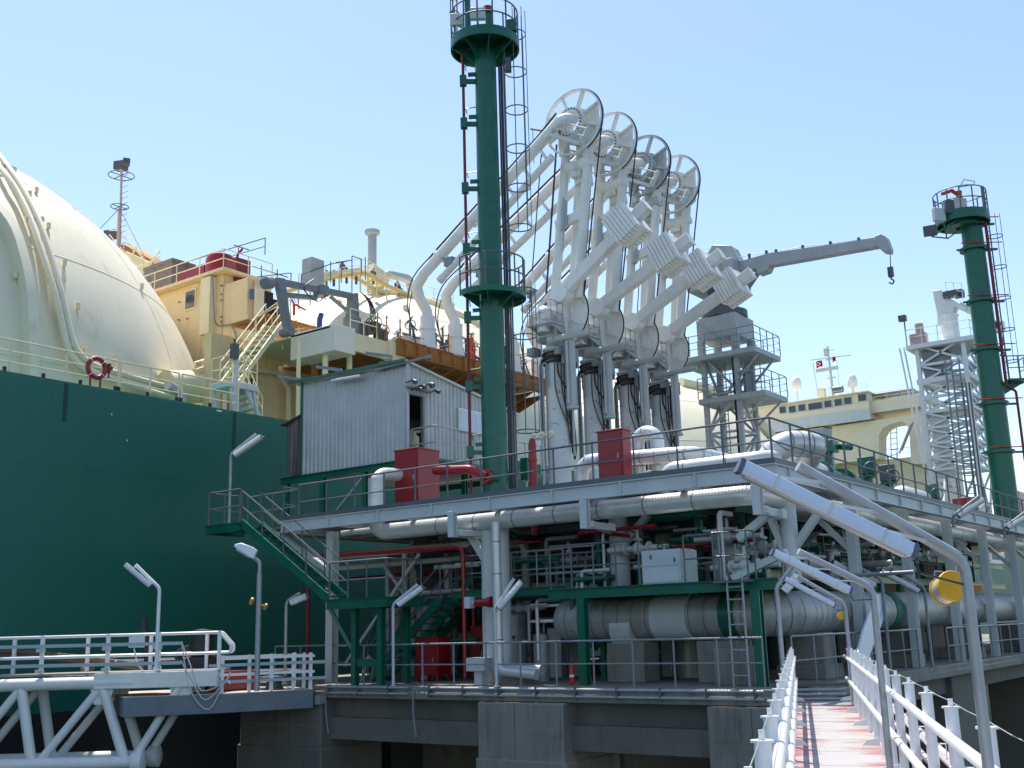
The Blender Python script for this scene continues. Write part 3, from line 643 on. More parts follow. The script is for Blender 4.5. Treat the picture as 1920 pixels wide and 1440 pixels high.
# awning on the wing, rails, ladder in the arch
b=MB(); a=onX(1632,742,AX); c=onX(1705,733,AX); b.box((AX+.5,c.y-.3,a.z+.1),(AX+3.5,a.y+.2,a.z+.22))
for t in (0,.33,.66,1): 
    yy=a.y+(c.y-a.y)*t; b.cyl((AX+.6,yy,zt_-.9),(AX+.6,yy,a.z+.1),.05,seg=6)
b.build('wing_awning',M['steel'],br)
railing('railing',[(AX,33.3,zt_-.9),(AX,38.3,zt_-.9)],br,h=.9,sp=1.5,m=M['ycream'])
railing('railing',[(AX-1,38.4,zt_+.14),(AX-1,44,zt_+.14)],br,h=.9,sp=1.3,m=M['grey_white'])
b=MB(); p0=onX(1672,825,AX+6); p1=onX(1678,792,AX+6)
for s in (-.35,.35): b.tube([p0+V((0,s,-3)),p1+V((0,s,2))],.05,5)
for k in range(12): 
    t=k/11; b.tube([(p0+V((0,0,-3))).lerp(p1+V((0,0,2)),t)+V((0,-.35,0)),(p0+V((0,0,-3))).lerp(p1+V((0,0,2)),t)+V((0,.35,0))],.04,4)
b.build('stair_ladder',M['steel'],acc)
p=onX(1675,797,AX+8); b=MB(); b.prism([(AX+5,p.y-2.2,p.z-.3),(AX+5,p.y+4,p.z-.2),(AX+5,p.y+4,p.z+1.2),(AX+5,p.y,p.z+.4),(AX+5,p.y-2.2,p.z+.15)],(3,0,0)); b.build('lifeboat_deck',M['pink'],acc)
b=MB(); b.tube([onX(1650,850,AX-.6),onX(1662,820,AX-.6),onX(1690,758,AX-.6)],.1,6) if False else b.tube([onX(1690,845,AX-1),onX(1712,790,AX-1)],.14,6); b.tube([onX(1686,850,AX-1.4),onX(1708,795,AX-1.4)],.1,6); b.build('davit_arm',M['pink'],acc)
b=MB(); b.box((AX+2.9,30+3.5,onX(1690,848,AX).z-3),(130,44,onX(1690,848,AX).z-.2)); b.build('boat_deck_house',M['accom'],acc)
railing('railing',[(AX+3,34,onX(1690,848,AX).z-.2),(AX+3,42,onX(1690,848,AX).z-.2)],acc,h=1.1,sp=1.5,m=M['grey_white'])
# ---- flags (things of their own)
fm=mat('red_flag_cloth',(.55,.01,.03),.8,var=.2)
def flag(px,py,w,h,lab,emblem=False):
    p=onX(px,py,AX+2.4); b=MB()
    b.grid(lambda u,v:(p.x+.12*sin(u*7+v*2),p.y+w*u,p.z-h*v-.12*u*u),8,5)
    bmesh.ops.solidify(b.bm,geom=b.bm.faces[:],thickness=.01)
    o=tag(b.build('flag',[fm],None),lab,'flag',None)
    if emblem:
        e=MB(); cx,cz=p.y+w*.55,p.z-h*.5-.05
        e.annulus((p.x-.14,cx,cz),(1,0,0),.13,.2,.02,16,.5,2*pi-.5); e.cyl((p.x-.16,cx-.22,cz),(p.x-.12,cx-.22,cz),.08,seg=5); eo=e.build('emblem',M['white'],o)
    return recentre(o) if not emblem else o
flag(1541,675,.75,.75,'red flag with white crescent flying left of the ship mast','x')
flag(1566,668,.4,.55,'small plain dark red flag flying right of the ship mast')
# ---- life ring and person
q=onY(182,690,33.0)
b=MB(); b.ring((q.x,33.03,HZ+.72),(0,1,0),.33,.085,28,8); lr=tag(b.build('life_ring',M['red'],None),'red life ring hung on the ship rail over the green hull','life ring')
recentre(lr)
b=MB()
for a in (45,135,225,315): b.ring((q.x+.33*cos(R(a)),33.03,HZ+.72+.33*sin(R(a))),(-sin(R(a)),0,cos(R(a))),.083,.014,10,5)
b.build('tape',M['white'],lr)
b=MB(); b.beam((q.x-.2,33.05,HZ+.05),(q.x-.2,33.05,HZ+.4),.05,.05); b.beam((q.x+.18,33.05,HZ+.05),(q.x+.18,33.05,HZ+.4),.05,.05); b.build('bracket',M['darkred'],lr)
q=onY(205,688,33.0); b=MB(); b.cyl((q.x,33.02,HZ+.65),(q.x,33.02,HZ+.95),.07,seg=8); b.cbox((q.x+.06,33.02,HZ+.8),(.12,.1,.12)); b.cyl((q.x,33.02,HZ+.45),(q.x,33.02,HZ+.65),.03,seg=6); recentre(tag(b.build('lifebuoy_light',M['darkred'],None),'small dark red lifebuoy light fixed beside the life ring','light'))
# ================================================================ upper steel loading platform
UZ=13.5; PXF=23.2; PYR=9.9
up=thing('loading_platform','white edged steel loading platform with grey railings raised above the jetty','platform',(35,18,8.6))
b=MB(); b.box((24.75,11.5,UZ-.12),(64,26.2,UZ-.06)); b.box((24,26.2,UZ-.12),(64,29.2,UZ-.06)); b.build('deck_plate',M['grating'],up)
# open bar grating along the two outer edges lets the sun through
b=MB(); y=PYR+.12
while y<26.15: b.box((PXF+.1,y-.004,UZ-.1),(24.75,y+.004,UZ-.06)); y+=.085
for x in (23.45,23.9,24.35,24.74): b.box((x-.005,PYR+.1,UZ-.095),(x+.005,26.2,UZ-.065))
b.build('bar_grating',M['grating'],up)
b=MB(); x=24.8
while x<64: b.box((x-.004,PYR+.1,UZ-.1),(x+.004,11.5,UZ-.06)); x+=.1
for y in (10.2,10.6,11.0,11.49): b.box((24.76,y-.005,UZ-.095),(64,y+.005,UZ-.065))
b.build('bar_grating',M['grating'],up)
def ch(p0,p1,name='edge_beam',h=.36,w=.16,m='grey_white'):
    b=MB(); b.ibeam(p0,p1,w,h,.025); return b.build(name,M[m],up)
zc=UZ-.18
ch((PXF,26.3,zc),(PXF,PYR-.08,zc)); ch((PXF+.09,PYR,zc),(64,PYR,zc)); ch((PXF+.09,26.3,zc),(60,26.3,zc))
for x in (26.5,30.5,34.5,38.5,43,48,53): ch((x,PYR+.1,zc-.02),(x,26.1,zc-.02),'cross_beam',.3,.14)
for y in (12.5,15.2,18.2,21.3,24): ch((PXF+.1,y,zc-.03),(60,y,zc-.03),'joist',.24,.12)
b=MB(); b.box((PXF-.07,PYR-.06,UZ),(PXF-.05,26.3,UZ+.13)); b.box((PXF-.05,PYR-.07,UZ),(64,PYR-.05,UZ+.13)); b.build('toe_plate',M['railgrey'],up)
b=MB(); y=26.2
while y>10: b.box((PXF-.085,y-.015,UZ-.33),(PXF-.075,y+.015,UZ-.03)); b.box((PXF-.082,y-.02,UZ-.34),(PXF-.02,y+.02,UZ-.02)); y-=2.05
x=24
while x<62: b.box((x-.02,PYR-.082,UZ-.34),(x+.02,PYR-.02,UZ-.02)); x+=2.0
b.build('web_stiffener',M['grey_white'],up)
railing('railing',[(PXF,25.5,UZ),(PXF,PYR,UZ),(63,PYR,UZ)],up,h=1.06,sp=1.17,rp=.027,rr=.026,m=M['railgrey'])
railing('railing',[(24.1,29.0,UZ),(23.9,26.3,UZ),(PXF,26.2,UZ)],up,h=1.06,sp=1.2,m=M['railgrey'])
# columns
def column(px,py,X,name='column',w=.26,round_=False,top=UZ-.36,m='grey_white',z0=8.6):
    q=onX(px,py,X); b=MB()
    if round_: b.cyl((X,q.y,z0),(X,q.y,top),w,seg=18)
    else: b.ibeam((X,q.y,8.6),(X,q.y,top),w,w,.03,up=(1,0,0))
    b.build(name,M[m],up); return q
column(623,1100,24.2,w=.28)
q1=column(917,1100,24.0,w=.2,round_=True); q2=column(943,1100,24.3,w=.21,round_=True)
q3=column(1163,1060,25.95,w=.27,round_=True)
q4=column(1482,1020,25.4,w=.2,round_=True,z0=10.9)
for x in (29,33.5,38,42.5,47,52,57):
    b=MB(); b.ibeam((x,10.3,8.6),(x,10.3,UZ-.36),.26,.26,.03,up=(1,0,0)); b.build('column',M['grey_white'],up)
    b=MB(); b.beam((x,10.35,UZ-1.7),(x,11.6,UZ-.36),.14,.14); b.build('knee_brace',M['grey_white'],up)
for x,y in ((28,15.5),(28,21),(33,16),(33,22),(39,17),(39,23),(46,16),(46,23),(30,25.8),(37,25.8)):
    b=MB(); b.ibeam((x,y,8.6),(x,y,UZ-.34),.28,.28,.03,up=(1,0,0)); b.build('column',M['grey_white'],up)
# hanger posts and knee braces on the front
for px,qq in ((851,q1),(1099,q3),(1424,q4)):
    t=onX(px,950,PXF-.05); zb=onX(px,{851:1008,1099:992,1424:966}[px],PXF-.05).z
    b=MB(); b.ibeam((PXF-.12,t.y,zb),(PXF-.12,t.y,UZ-.3),.2,.2,.025,up=(1,0,0)); b.beam((PXF-.0,t.y,zb+.1),(24.4,t.y,zb+.1),.16,.18)
    b.beam((PXF,t.y-.1,zb+.12),(qq.x,qq.y+.15,zb+.12),.14,.16); b.build('pipe_hanger',M['grey_white'],up,bevel=.01)
for (a,c,X) in (((880,1000),(917,1060),24.0),((1215,965),(1163,1030),25.9),((1440,965),(1385,1010),24.2),((1440,960),(1476,1040),25.4),((1535,962),(1488,1030),25.4),((515,995),(623,1075),24.2),((1475,1035),(1375,1085),24.3)):
    b=MB(); b.beam(onX(*a,X),onX(*c,X),.16,.2,up=(1,0,0)); b.build('knee_brace',M['grey_white'],up)
b=MB(); b.box((24.0,onX(1450,965,24).y,onX(1450,965,24).z-.1),(24.25,PYR+.2,onX(1450,965,24).z+.12)); b.build('cross_head',M['grey_white'],up)
# ---- header pipe slung under the front edge (own thing)
def bands(b,pts,r,step,w=.02,seg=16,mi=1):
    b.m(mi)
    for a,c in zip(pts,pts[1:]):
        a=V(a);c=V(c);L=(c-a).length; d=(c-a)/L; k=step*.5
        while k<L: b.cyl(a+d*(k-w),a+d*(k+w),r*1.012,seg=seg,cap=False); k+=step
    b.m(0)
hp=[onX(702,905,24.1),onX(702,985,24.1)+V((0,0,-.1)),onX(1470,942,24.1),]
hz=onX(1050,963,23.75).z
t=thing('header_pipe','long insulated silver pipe slung under the white platform edge from elbow to corner','pipe',(23.75,18,hz))
b=MB(); P=[(23.85,onX(705,960,23.85).y,UZ+1.05),(23.85,onX(705,960,23.85).y,hz),(23.85,10.7,hz),(60,10.7,hz)]
b.tube(P,.24,18,fillet=.42,fn=8); bands(b,[(23.85,21,hz),(23.85,11.2,hz)],.24,1.35); bands(b,[(25,10.7,hz),(60,10.7,hz)],.24,1.5)
b.build('pipe',[M['insul'],M['seam']],t)
b=MB(); b.tube([(23.85,P[0][1],UZ+1.0),(23.85,P[0][1],UZ+1.02),(23.85,P[0][1]-.0,UZ+1.1)],.2,12)
# vent piece on the elbow
q=onX(668,982,24); b=MB(); b.cyl((24.0,q.y+.6,hz+.1),(23.9,P[0][1]-.2,hz+.1),.09,seg=10); b.build('drain_stub',M['insul'],t)
# down-comer in front of the middle column
q=onX(929,1060,23.3)
t=thing('downcomer_pipe','shiny vertical silver downpipe dropping from the header pipe beside white columns','pipe',(23.3,q.y,8.6))
b=MB(); b.tube([(23.35,q.y,hz-.1),(23.35,q.y,8.95),(23.35,q.y-1.2,8.85)],.125,14,fillet=.25); bands(b,[(23.35,q.y,hz-.2),(23.35,q.y,9.3)],.125,.85,.012); b.build('pipe',[M['insul'],M['seam']],t)
# ---- perforated guard strip over the header (sunlit): keep as cladding on the pipe
# ================================================================ equipment on the upper deck
def base_at(px,py,X): return onX(px,py,X)
def red_cabinet(lab,px0,px1,py0,py1,X,depth,legs=True,peak=0):
    a=onX(px0,(py0+py1)/2,X); c=onX(px1,(py0+py1)/2,X); zt=onX((px0+px1)/2,py0,X).z; zb=UZ if legs else onX((px0+px1)/2,py1,X).z
    t=thing('hydrant_cabinet',lab,'cabinet',(X+depth/2,(a.y+c.y)/2,zb))
    zb2=zb+(.22 if legs else 0); y0,y1=sorted((a.y,c.y)); b=MB()
    if peak: b.prism([(X,y0,zb2),(X,y1,zb2),(X,y1,zt-peak),(X,(y0+y1)/2,zt),(X,y0,zt-peak)],(depth,0,0))
    else: b.box((X,y0,zb2),(X+depth,y1,zt)); b.box((X-.03,y0-.03,zt-.04),(X+depth+.03,y1+.03,zt+.015))
    b.build('body',M['red'],t,bevel=.012)
    b=MB(); b.box((X-.02,y0+.06,zb2+.08),(X-.002,y1-.06,zt-.1-peak)); d=b.build('door',M['red'],t,bevel=.006)
    b=MB(); b.cbox((X-.045,y0+.14,(zb2+zt)/2),(.05,.03,.14)); b.build('handle',M['galv'],d)
    if legs:
        for xx in (X+.05,X+depth-.05):
            for yy in (y0+.05,y1-.05): b=MB(); b.box((xx-.04,yy-.04,zb),(xx+.04,yy+.04,zb2+.02)); b.build('leg',M['red'],t)
    return t
red_cabinet('large red cabinet on the platform in front of the shed doorway',740,784,842,935,25.0,1.0)
red_cabinet('tall red cabinet on the platform beside the insulated pipe hump',1121,1169,806,895,24.9,.42)
t=thing('foam_pipe','red pipe joining the large red cabinet to the green tower','pipe',(25.4,20,UZ+1.2))
a=onX(815,882,25.2); c=onX(880,880,25.2); e=onX(898,888,25.2); b=MB(); b.tube([a,c,e+V((.3,0,-.05))],.14,12,fillet=.2); b.cyl(e+V((.28,0,-.05)),e+V((.4,0,-.06)),.22,seg=12); b.build('pipe',M['red'],t)
b=MB(); b.cyl(e+V((.36,-.03,-.06)),e+V((.6,-.25,-.1)),.12,seg=12); b.build('green_end',M['green'],t)
q=onX(715,892,24.6); t=thing('elbow_pipe','insulated grey elbow rising through the deck into the large red cabinet','pipe',(24.5,q.y,UZ))
b=MB(); y=onX(705,920,24.2).y; b.tube([(24.2,y,UZ-.2),(24.2,y,onX(705,888,24.2).z),(25.05,onX(748,885,25.0).y,onX(705,888,24.2).z+.02)],.2,16,fillet=.38,fn=8); bands(b,[(24.2,y,UZ),(24.2,y,UZ+.9)],.2,.4,.012); b.build('pipe',[M['insul'],M['seam']],t)
# red fire hydrant column and light cluster
q=onX(1000,900,25.5); t=thing('hydrant_post','red hydrant post passing through the platform near the first loading arm','hydrant',(25.5,q.y,UZ-.9))
b=MB(); b.lathe((25.5,q.y,UZ-.9),[(.12,0),(.12,2.1),(.135,2.12),(.135,2.2),(.12,2.22),(.12,2.62),(.07,2.78),(.01,2.82)],seg=16); b.build('barrel',M['red'],t)
t=thing('signal_lamp_bar','short post carrying a row of three pale signal lamps behind the railing','lamp',(25.7,onX(1017,860,25.7).y,UZ))
q=onX(1017,822,25.7); b=MB(); b.cyl((25.7,q.y,UZ),(25.7,q.y,q.z),.04,seg=8); b.beam((25.7,q.y+.35,q.z),(25.7,q.y-.4,q.z+.02),.08,.06); b.build('post',M['galv'],t)
for k in (-.3,0,.3): b=MB(); b.sphere((25.7,q.y+k,q.z+.12),.085,12,8); b.cyl((25.7,q.y+k,q.z),(25.7,q.y+k,q.z+.1),.06,seg=8); b.build('lamp',M['ycream'],t)
# big insulated pipework along the deck
def ipipe(name,lab,pts,r,fillet,step=.45,seg=18,m='insul',cat='pipe'):
    t=thing(name,lab,cat,pts[0]); b=MB(); b.tube(pts,r,seg,fillet=fillet,fn=10)
    P=[V(p) for p in pts]; bands(b,P,r,step,.012,seg)
    b.build('pipe',[M[m],M['seam']],t); return t
X=26.0; ipipe('insulated_pipe','insulated elbow pipe rising from the deck left of the tall red cabinet',[(X,onX(1090,890,X).y,UZ-.2),(X,onX(1090,890,X).y,onX(1090,866,X).z),(X,onX(1300,838,X).y,onX(1300,850,X).z),(X+2.5,onX(1300,838,X).y,onX(1300,850,X).z)],.21,.4)
X=26.3; ipipe('insulated_hump_pipe','inverted U insulated pipe hump between tall red cabinet and third arm',[(X,onX(1196,850,X).y,UZ+.6),(X,onX(1196,850,X).y,onX(1210,812,X).z),(X,onX(1233,850,X).y,onX(1210,812,X).z),(X,onX(1233,850,X).y,UZ+.6)],.2,.3)
X=25.0; zz=onX(1330,872,X).z; ipipe('insulated_pipe','straight insulated pipe lying low behind the front railing near the corner',[(X+.1,onX(1245,880,X).y,UZ-.2),(X,onX(1248,880,X).y,zz),(X,onX(1425,868,X).y,zz),(X+.5,onX(1440,866,X).y,zz+.05)],.2,.35,step=1.2)
X=25.6; a=onX(1418,880,X); c=onX(1462,828,X); d=onY(1545,838,11.9)
ipipe('insulated_elbow','largest ribbed insulated elbow bending over at the platform corner',[(a.x,a.y+.35,UZ+.35),(a.x+.1,a.y-.15,a.z+.05),(c.x+.1,c.y,c.z-.02),(c.x+.9,c.y-.55,c.z-.05),(29.2,11.6,c.z-.2)],.33,.55,step=.3)
t=thing('flanged_valve','green flanged valve assembly on the big insulated pipe right of the corner','valve',(29.8,11.6,UZ))
zz=c.z-.22
b=MB(); b.cyl((28.9,11.6,zz),(29.1,11.6,zz),.5,seg=20); b.cyl((29.14,11.6,zz),(29.3,11.6,zz),.5,seg=20); b.build('flange',M['insul'],t)
b=MB(); b.cyl((29.3,11.6,zz),(30.4,11.6,zz-.1),.36,seg=20); b.build('insulated_body',M['insul'],t)
b=MB(); b.cyl((30.4,11.6,zz-.1),(32.4,11.6,zz-.15),.3,seg=18); b.cyl((30.4,11.6,zz-.1),(30.55,11.6,zz-.1),.45,seg=18); b.cyl((32.2,11.6,zz-.15),(32.4,11.6,zz-.15),.45,seg=18); b.build('green_body',M['green'],t)
b=MB(); b.cyl((31.3,11.6,zz),(31.3,11.6,zz+.75),.12,seg=10); b.cbox((31.3,11.6,zz+.85),(.5,.5,.35)); b.cyl((31.5,11.3,zz+.85),(31.9,11.1,zz+.85),.1,seg=8); b.build('actuator',M['green'],t,bevel=.02)
b=MB(); b.cyl((32.0,12.0,UZ),(32.0,12.0,zz+1.5),.3,seg=16); b.build('canister',M['craneg'],t)
for k,(x,y,lab) in enumerate(((34.0,11.4,'green valve actuator nearest the insulated flanged pipe behind the side railing'),(36.3,11.5,'dark green valve actuator with a black box behind the side railing'),(43.0,12,'small green valve actuator farthest along the side railing'))):
    t=thing('valve_actuator',lab,'valve',(x,y,UZ))
    b=MB(); b.lathe((x,y,UZ),[(.3,0),(.3,.08),(.14,.1),(.14,.8),(.28,.82),(.28,.9),(.1,.92),(.1,1.35),(.02,1.36)],seg=16); b.build('body',M['green'],t)
    b=MB(); b.cbox((x,y,UZ+1.2),(.45,.5,.55),.2); b.build('gear_box',M['darkg'] if k==1 else M['green'],t,bevel=.03)
    b=MB(); b.ring((x-.35,y-.25,UZ+1.05),(1,.6,0),.22,.022,18,5); b.cyl((x,y,UZ+1.05),(x-.35,y-.25,UZ+1.05),.03,seg=6); b.build('handwheel',M['darkg'],t)
ipipe('insulated_pipe','long insulated pipe running low along the deck behind the side railing',[(30.6,12.3,UZ+.45),(37,12.3,UZ+.45),(38,12.3,UZ-.2)],.26,.4,step=.6)
def vessel(name,lab,p0,p1,r,m='insul',step=.5):
    t=thing(name,lab,'vessel',(p0[0],p0[1],p0[2]-r)); b=MB(); d=(V(p1)-V(p0)); L=d.length; prof=[(.01,-r*.55)]
    for k in range(1,7): a=pi/2*k/6; prof.append((r*sin(a),-r*.55*cos(a)))
    for k in range(1,7): a=pi/2*(1-k/6); prof.append((max(.01,r*sin(a)),L+r*.55*cos(a)))
    b.lathe(p0,prof,ax=d,seg=24); bands(b,[p0,p1],r,step,.012,24); b.build('shell',[M[m],M['seam']],t); return t
vessel('insulated_drum','stubby insulated drum on the side deck in front of white lattice tower',(40.5,12.4,UZ+.75),(43.0,12.4,UZ+.75),.5)
ipipe('insulated_elbow','small insulated swan neck beside the right red cabinets',[(45.6,10.9,UZ-.2),(45.6,10.9,UZ+.8),(46.4,10.9,UZ+.8),(46.4,10.9,UZ+.2)],.16,.2)
red_cabinet('wide red cabinet left of the far green tower foot',1835,1858,925,1000,45.4,1.2,legs=False) if False else None
for (x,y,w,d,h,lab) in ((46.2,11.6,.9,.9,1.15,'low red cabinet left of the far green tower foot'),(48.9,10.6,1.2,1.0,1.5,'tallest red cabinet right of the far green tower foot')):
    t=thing('hydrant_cabinet',lab,'cabinet',(x,y,UZ)); b=MB(); b.box((x-w/2,y-d/2,UZ+.1),(x+w/2,y+d/2,UZ+h)); b.build('body',M['red'],t,bevel=.015)
    b=MB(); b.box((x-w/2-.02,y-d/2+.07,UZ+.2),(x-w/2-.003,y+d/2-.07,UZ+h-.08)); dd=b.build('door',M['red'],t)
    b=MB(); b.cbox((x-w/2-.04,y-d/2+.15,UZ+h*.55),(.04,.03,.12)); b.build('handle',M['galv'],dd)
# low deck clutter near the arms and tower
t=thing('winch','dark green winch with cable drum at the green tower foot','winch',(26.9,18.2,UZ)); b=MB(); b.cyl((26.6,18.6,UZ+.4),(27.2,17.8,UZ+.4),.28,seg=16); b.build('drum',M['cable'],t); b=MB(); b.cbox((26.9,18.2,UZ+.08),(1.2,1.0,.12)); b.cbox((26.55,18.75,UZ+.4),(.1,.6,.7),.9); b.cbox((27.3,17.7,UZ+.4),(.1,.6,.7),.9); b.build('frame',M['green'],t)
t=thing('electric_cabinet','green electrical cabinet on a post between the tower and red hydrant post','cabinet',(26.8,onX(985,870,26.8).y,UZ)); q=onX(985,845,26.8); b=MB(); b.box((26.7,q.y-.14,UZ+.9),(26.95,q.y+.14,UZ+1.6)); b.build('body',M['green'],t,bevel=.01); b=MB(); b.cyl((26.8,q.y,UZ),(26.8,q.y,UZ+.9),.04,seg=8); b.build('post',M['galv'],t)
railing('railing',[(28.5,17.5,UZ),(28.5,11.5,UZ)],up,h=1.0,sp=1.5,m=M['galv'])
# ================================================================ corrugated control shed on green frame
SX=26.0; SY0=23.5; SY1=28.45; SZ=15.45
shed=thing('control_shed','weathered corrugated metal shed raised on a green frame with an open doorway','shed',(28.5,26,UZ))
def corr(b,p0,p1,z0,z1a,z1b,n_out,pitch=.2,depth=.035):
    p0=V(p0);p1=V(p1);L=(p1-p0).length; d=(p1-p0)/L; n=V(n_out); k=0; prof=[]
    x=0
    while x<L:
        for (f,o) in ((0,0),(.18,1),(.5,1),(.68,0)):
            if x+f*pitch<=L: prof.append((x+f*pitch,o))
        x+=pitch
    prof.append((L,0)); prev=None
    for (s,o) in prof:
        p=p0+d*s+n*(o*depth); zt=z1a+(z1b-z1a)*s/L
        cur=(b.bm.verts.new((p.x,p.y,z0)),b.bm.verts.new((p.x,p.y,zt)))
        if prev: b._f([prev[0],cur[0],cur[1],prev[1]])
        prev=cur
    return b
SXE=31.9; zr0=18.72; zr1=18.5
def rz(x): return 18.62-(x-SX)*.16   # roof falls away from the camera side
b=MB(); corr(b,(SX,SY1,0),(SX,SY0,0),SZ,rz(SX)+.1,rz(SX),(-1,0,0)); b.build('front_wall',M['shed'],shed,sharp=20)
# side wall with door and window openings: three strips
dx0=onY(764,760,SY0).x; dx1=onY(791,760,SY0).x; dzt=onY(778,742,SY0).z
wx0=onY(857,790,SY0).x; wx1=onY(900,800,SY0).x; wzt=onY(880,770,SY0).z; wzb=onY(880,813,SY0).z
b=MB(); corr(b,(SX,SY0,0),(dx0,SY0,0),SZ,rz(SX),rz(dx0),(0,-1,0)); corr(b,(dx0,SY0,0),(dx1,SY0,0),dzt,rz(dx0),rz(dx1),(0,-1,0)); corr(b,(dx1,SY0,0),(SXE,SY0,0),SZ,rz(dx1),rz(SXE),(0,-1,0)); b.build('side_wall',M['shed'],shed,sharp=20)
b=MB(); corr(b,(SXE,SY0,0),(SXE,SY1,0),SZ,rz(SXE),rz(SXE),(1,0,0)); corr(b,(SX,SY1,0),(SXE,SY1,0),SZ,rz(SX)+.1,rz(SXE),(0,1,0)); b.build('rear_wall',M['shed'],shed,sharp=20)
b=MB(); b.hexa([(SX-.25,SY0-.12,rz(SX)+.03),(SXE+.2,SY0-.12,rz(SXE)+.0),(SXE+.2,SY1+.35,rz(SXE)+.06),(SX-.25,SY1+.35,rz(SX)+.13),(SX-.25,SY0-.12,rz(SX)+.11),(SXE+.2,SY0-.12,rz(SXE)+.08),(SXE+.2,SY1+.35,rz(SXE)+.14),(SX-.25,SY1+.35,rz(SX)+.21)]); b.build('roof',M['grey_white'],shed)
b=MB(); b.beam((SX-.27,SY0-.15,rz(SX)+.05),(SX-.27,SY1+.5,rz(SX)+.15),.05,.1); b.build('gutter',M['green'],shed)
b=MB(); b.beam((SX-.05,SY0-.05,SZ),(SX-.05,SY0-.05,rz(SX)),.05,.12); b.build('corner_trim',M['shed'],shed)
b=MB(); b.beam((SX-.04,SY1+.0,SZ),(SX-.04,SY1+.0,rz(SX)+.1),.06,.06); b.build('corner_trim',M['green'],shed)
b=MB(); b.box((dx0-.05,SY0-.06,SZ),(dx0,SY0+.06,dzt)); b.box((dx1,SY0-.06,SZ),(dx1+.09,SY0+.06,dzt)); b.box((dx0-.05,SY0-.06,dzt),(dx1+.09,SY0+.06,dzt+.06)); b.build('door_frame',M['steel'],shed)
b=MB(); b.box((dx0+.02,SY0+1.1,SZ),(dx1+.3,SY0+1.15,dzt)); b.box((SX+.1,SY0+.1,SZ-.02),(SXE-.1,SY1-.1,SZ+.02)); b.build('interior_lining',M['wood'],shed)
b=MB(); b.box((wx0,SY0-.09,wzb),(wx1+.5,SY0-.045,wzt)); wf=b.build('window',M['white'],shed)
for a in (0,1):
    xa=wx0+.06+(wx1+.5-wx0-.09)/2*a; b=MB(); b.box((xa,SY0-.1,wzb+.07),(xa+(wx1+.5-wx0)/2-.1,SY0-.092,wzt-.07)); b.build('pane',mat('pale_window_glass',(.55,.62,.68),.12,spec=.8),wf)
# annex with rusted sheets
b=MB(); corr(b,(SX+.25,SY1+1.05,0),(SX+.02,SY1+.03,0),SZ+.05,17.35,17.55,(-1,0,0),pitch=.24,depth=.05); corr(b,(SX+.25,SY1+1.05,0),(SX+2,SY1+1.05,0),SZ+.05,17.35,17.2,(0,1,0),pitch=.24); b.build('annex_wall',M['shedr'],shed,sharp=20)
b=MB(); b.hexa([(SX-.1,SY1+.02,17.56),(SX+2,SY1+.02,17.5),(SX+2,SY1+1.2,17.3),(SX+.05,SY1+1.25,17.36),(SX-.1,SY1+.02,17.6),(SX+2,SY1+.02,17.54),(SX+2,SY1+1.2,17.34),(SX+.05,SY1+1.25,17.4)]); b.build('annex_roof',M['shedr'],shed)
# green base frame and legs
b=MB(); b.ibeam((SX,SY1+1.1,SZ-.12),(SX,SY0-.05,SZ-.12),.18,.22,.03); b.ibeam((SX,SY0,SZ-.12),(SXE,SY0,SZ-.12),.18,.22,.03); b.ibeam((SXE,SY0,SZ-.12),(SXE,SY1,SZ-.12),.18,.22,.03); b.build('base_frame',M['green'],shed)
for (x,y) in ((SX,29.2),(SX,27.4),(SX,25.4),(SX,23.6),(29,23.6),(SXE,23.6),(SXE,28)):
    b=MB(); b.ibeam((x,y,UZ-.1),(x,y,SZ-.23),.16,.16,.025,up=(1,0,0)); b.build('leg',M['green'],shed)
b=MB(); b.beam((SX,27.4,UZ),(SX,25.4,SZ-.3),.08,.08); b.beam((29,23.62,UZ),(SXE,23.62,SZ-.3),.08,.08); b.build('bracing',M['galv'],shed)
# porch platform with rail before the door
b=MB(); b.box((SX+.05,SY0-1.15,SZ-.15),(SXE,SY0-.06,SZ-.08)); b.build('porch',M['green'],shed)
railing('porch_railing',[(SX+.1,SY0-.05,SZ-.08),(SX+.1,SY0-1.1,SZ-.08),(SXE,SY0-1.1,SZ-.08)],shed,h=1.05,sp=1.0,m=M['galv'])
t=thing('jerry_can','pale plastic drum standing inside the shed doorway','drum',(dx0+.35,SY0+.25,SZ)); b=MB(); b.lathe((dx0+.4,SY0+.1,SZ+.02),[(.16,0),(.18,.05),(.18,.75),(.08,.85),(.08,.9)],seg=16); b.build('body',mat('pale_yellow_plastic',(.5,.45,.28),.5),t)
t=thing('blue_bin','blue bin at the foot of the shed door','bin',(dx0+.5,SY0-.35,SZ-.08)); b=MB(); b.cbox((dx0+.45,SY0-.4,SZ+.08),(.7,.35,.32)); b.build('body',M['blue'],t,bevel=.02); b=MB(); b.cbox((dx0+.45,SY0-.4,SZ+.26),(.74,.39,.04)); b.build('lid',M['blue'],t,bevel=.01)
mat('rusty_lamp',(.13,.085,.05),.7,var=.3)
t=thing('door_floodlight','rusty cluster of floodlights above the shed doorway','lamp',(dx0+.4,SY0-.3,dzt+.2))
for k,(dx,dz,r) in enumerate(((-.1,.4,.08),(.35,.3,.08),(.75,.42,.1),(1.05,.25,.07),(.15,.2,.06))):
    b=MB(); p=V((dx0+dx,SY0-.28,dzt+dz)); b.lathe(p,[(r*.5,0),(r,.1),(r,.2)],ax=(.2,-1,-.5),seg=12); b.beam(p,p+V((0,.25,-.05)),.04,.04); b.build('lamp_head',bpy.data.materials['rusty_lamp'] if k%2 else M['darkg'],t)
b=MB(); b.box((dx0-.2,SY0-.2,dzt+.18),(dx1+.35,SY0-.06,dzt+.23)); b.build('bracket',M['steel'],t)
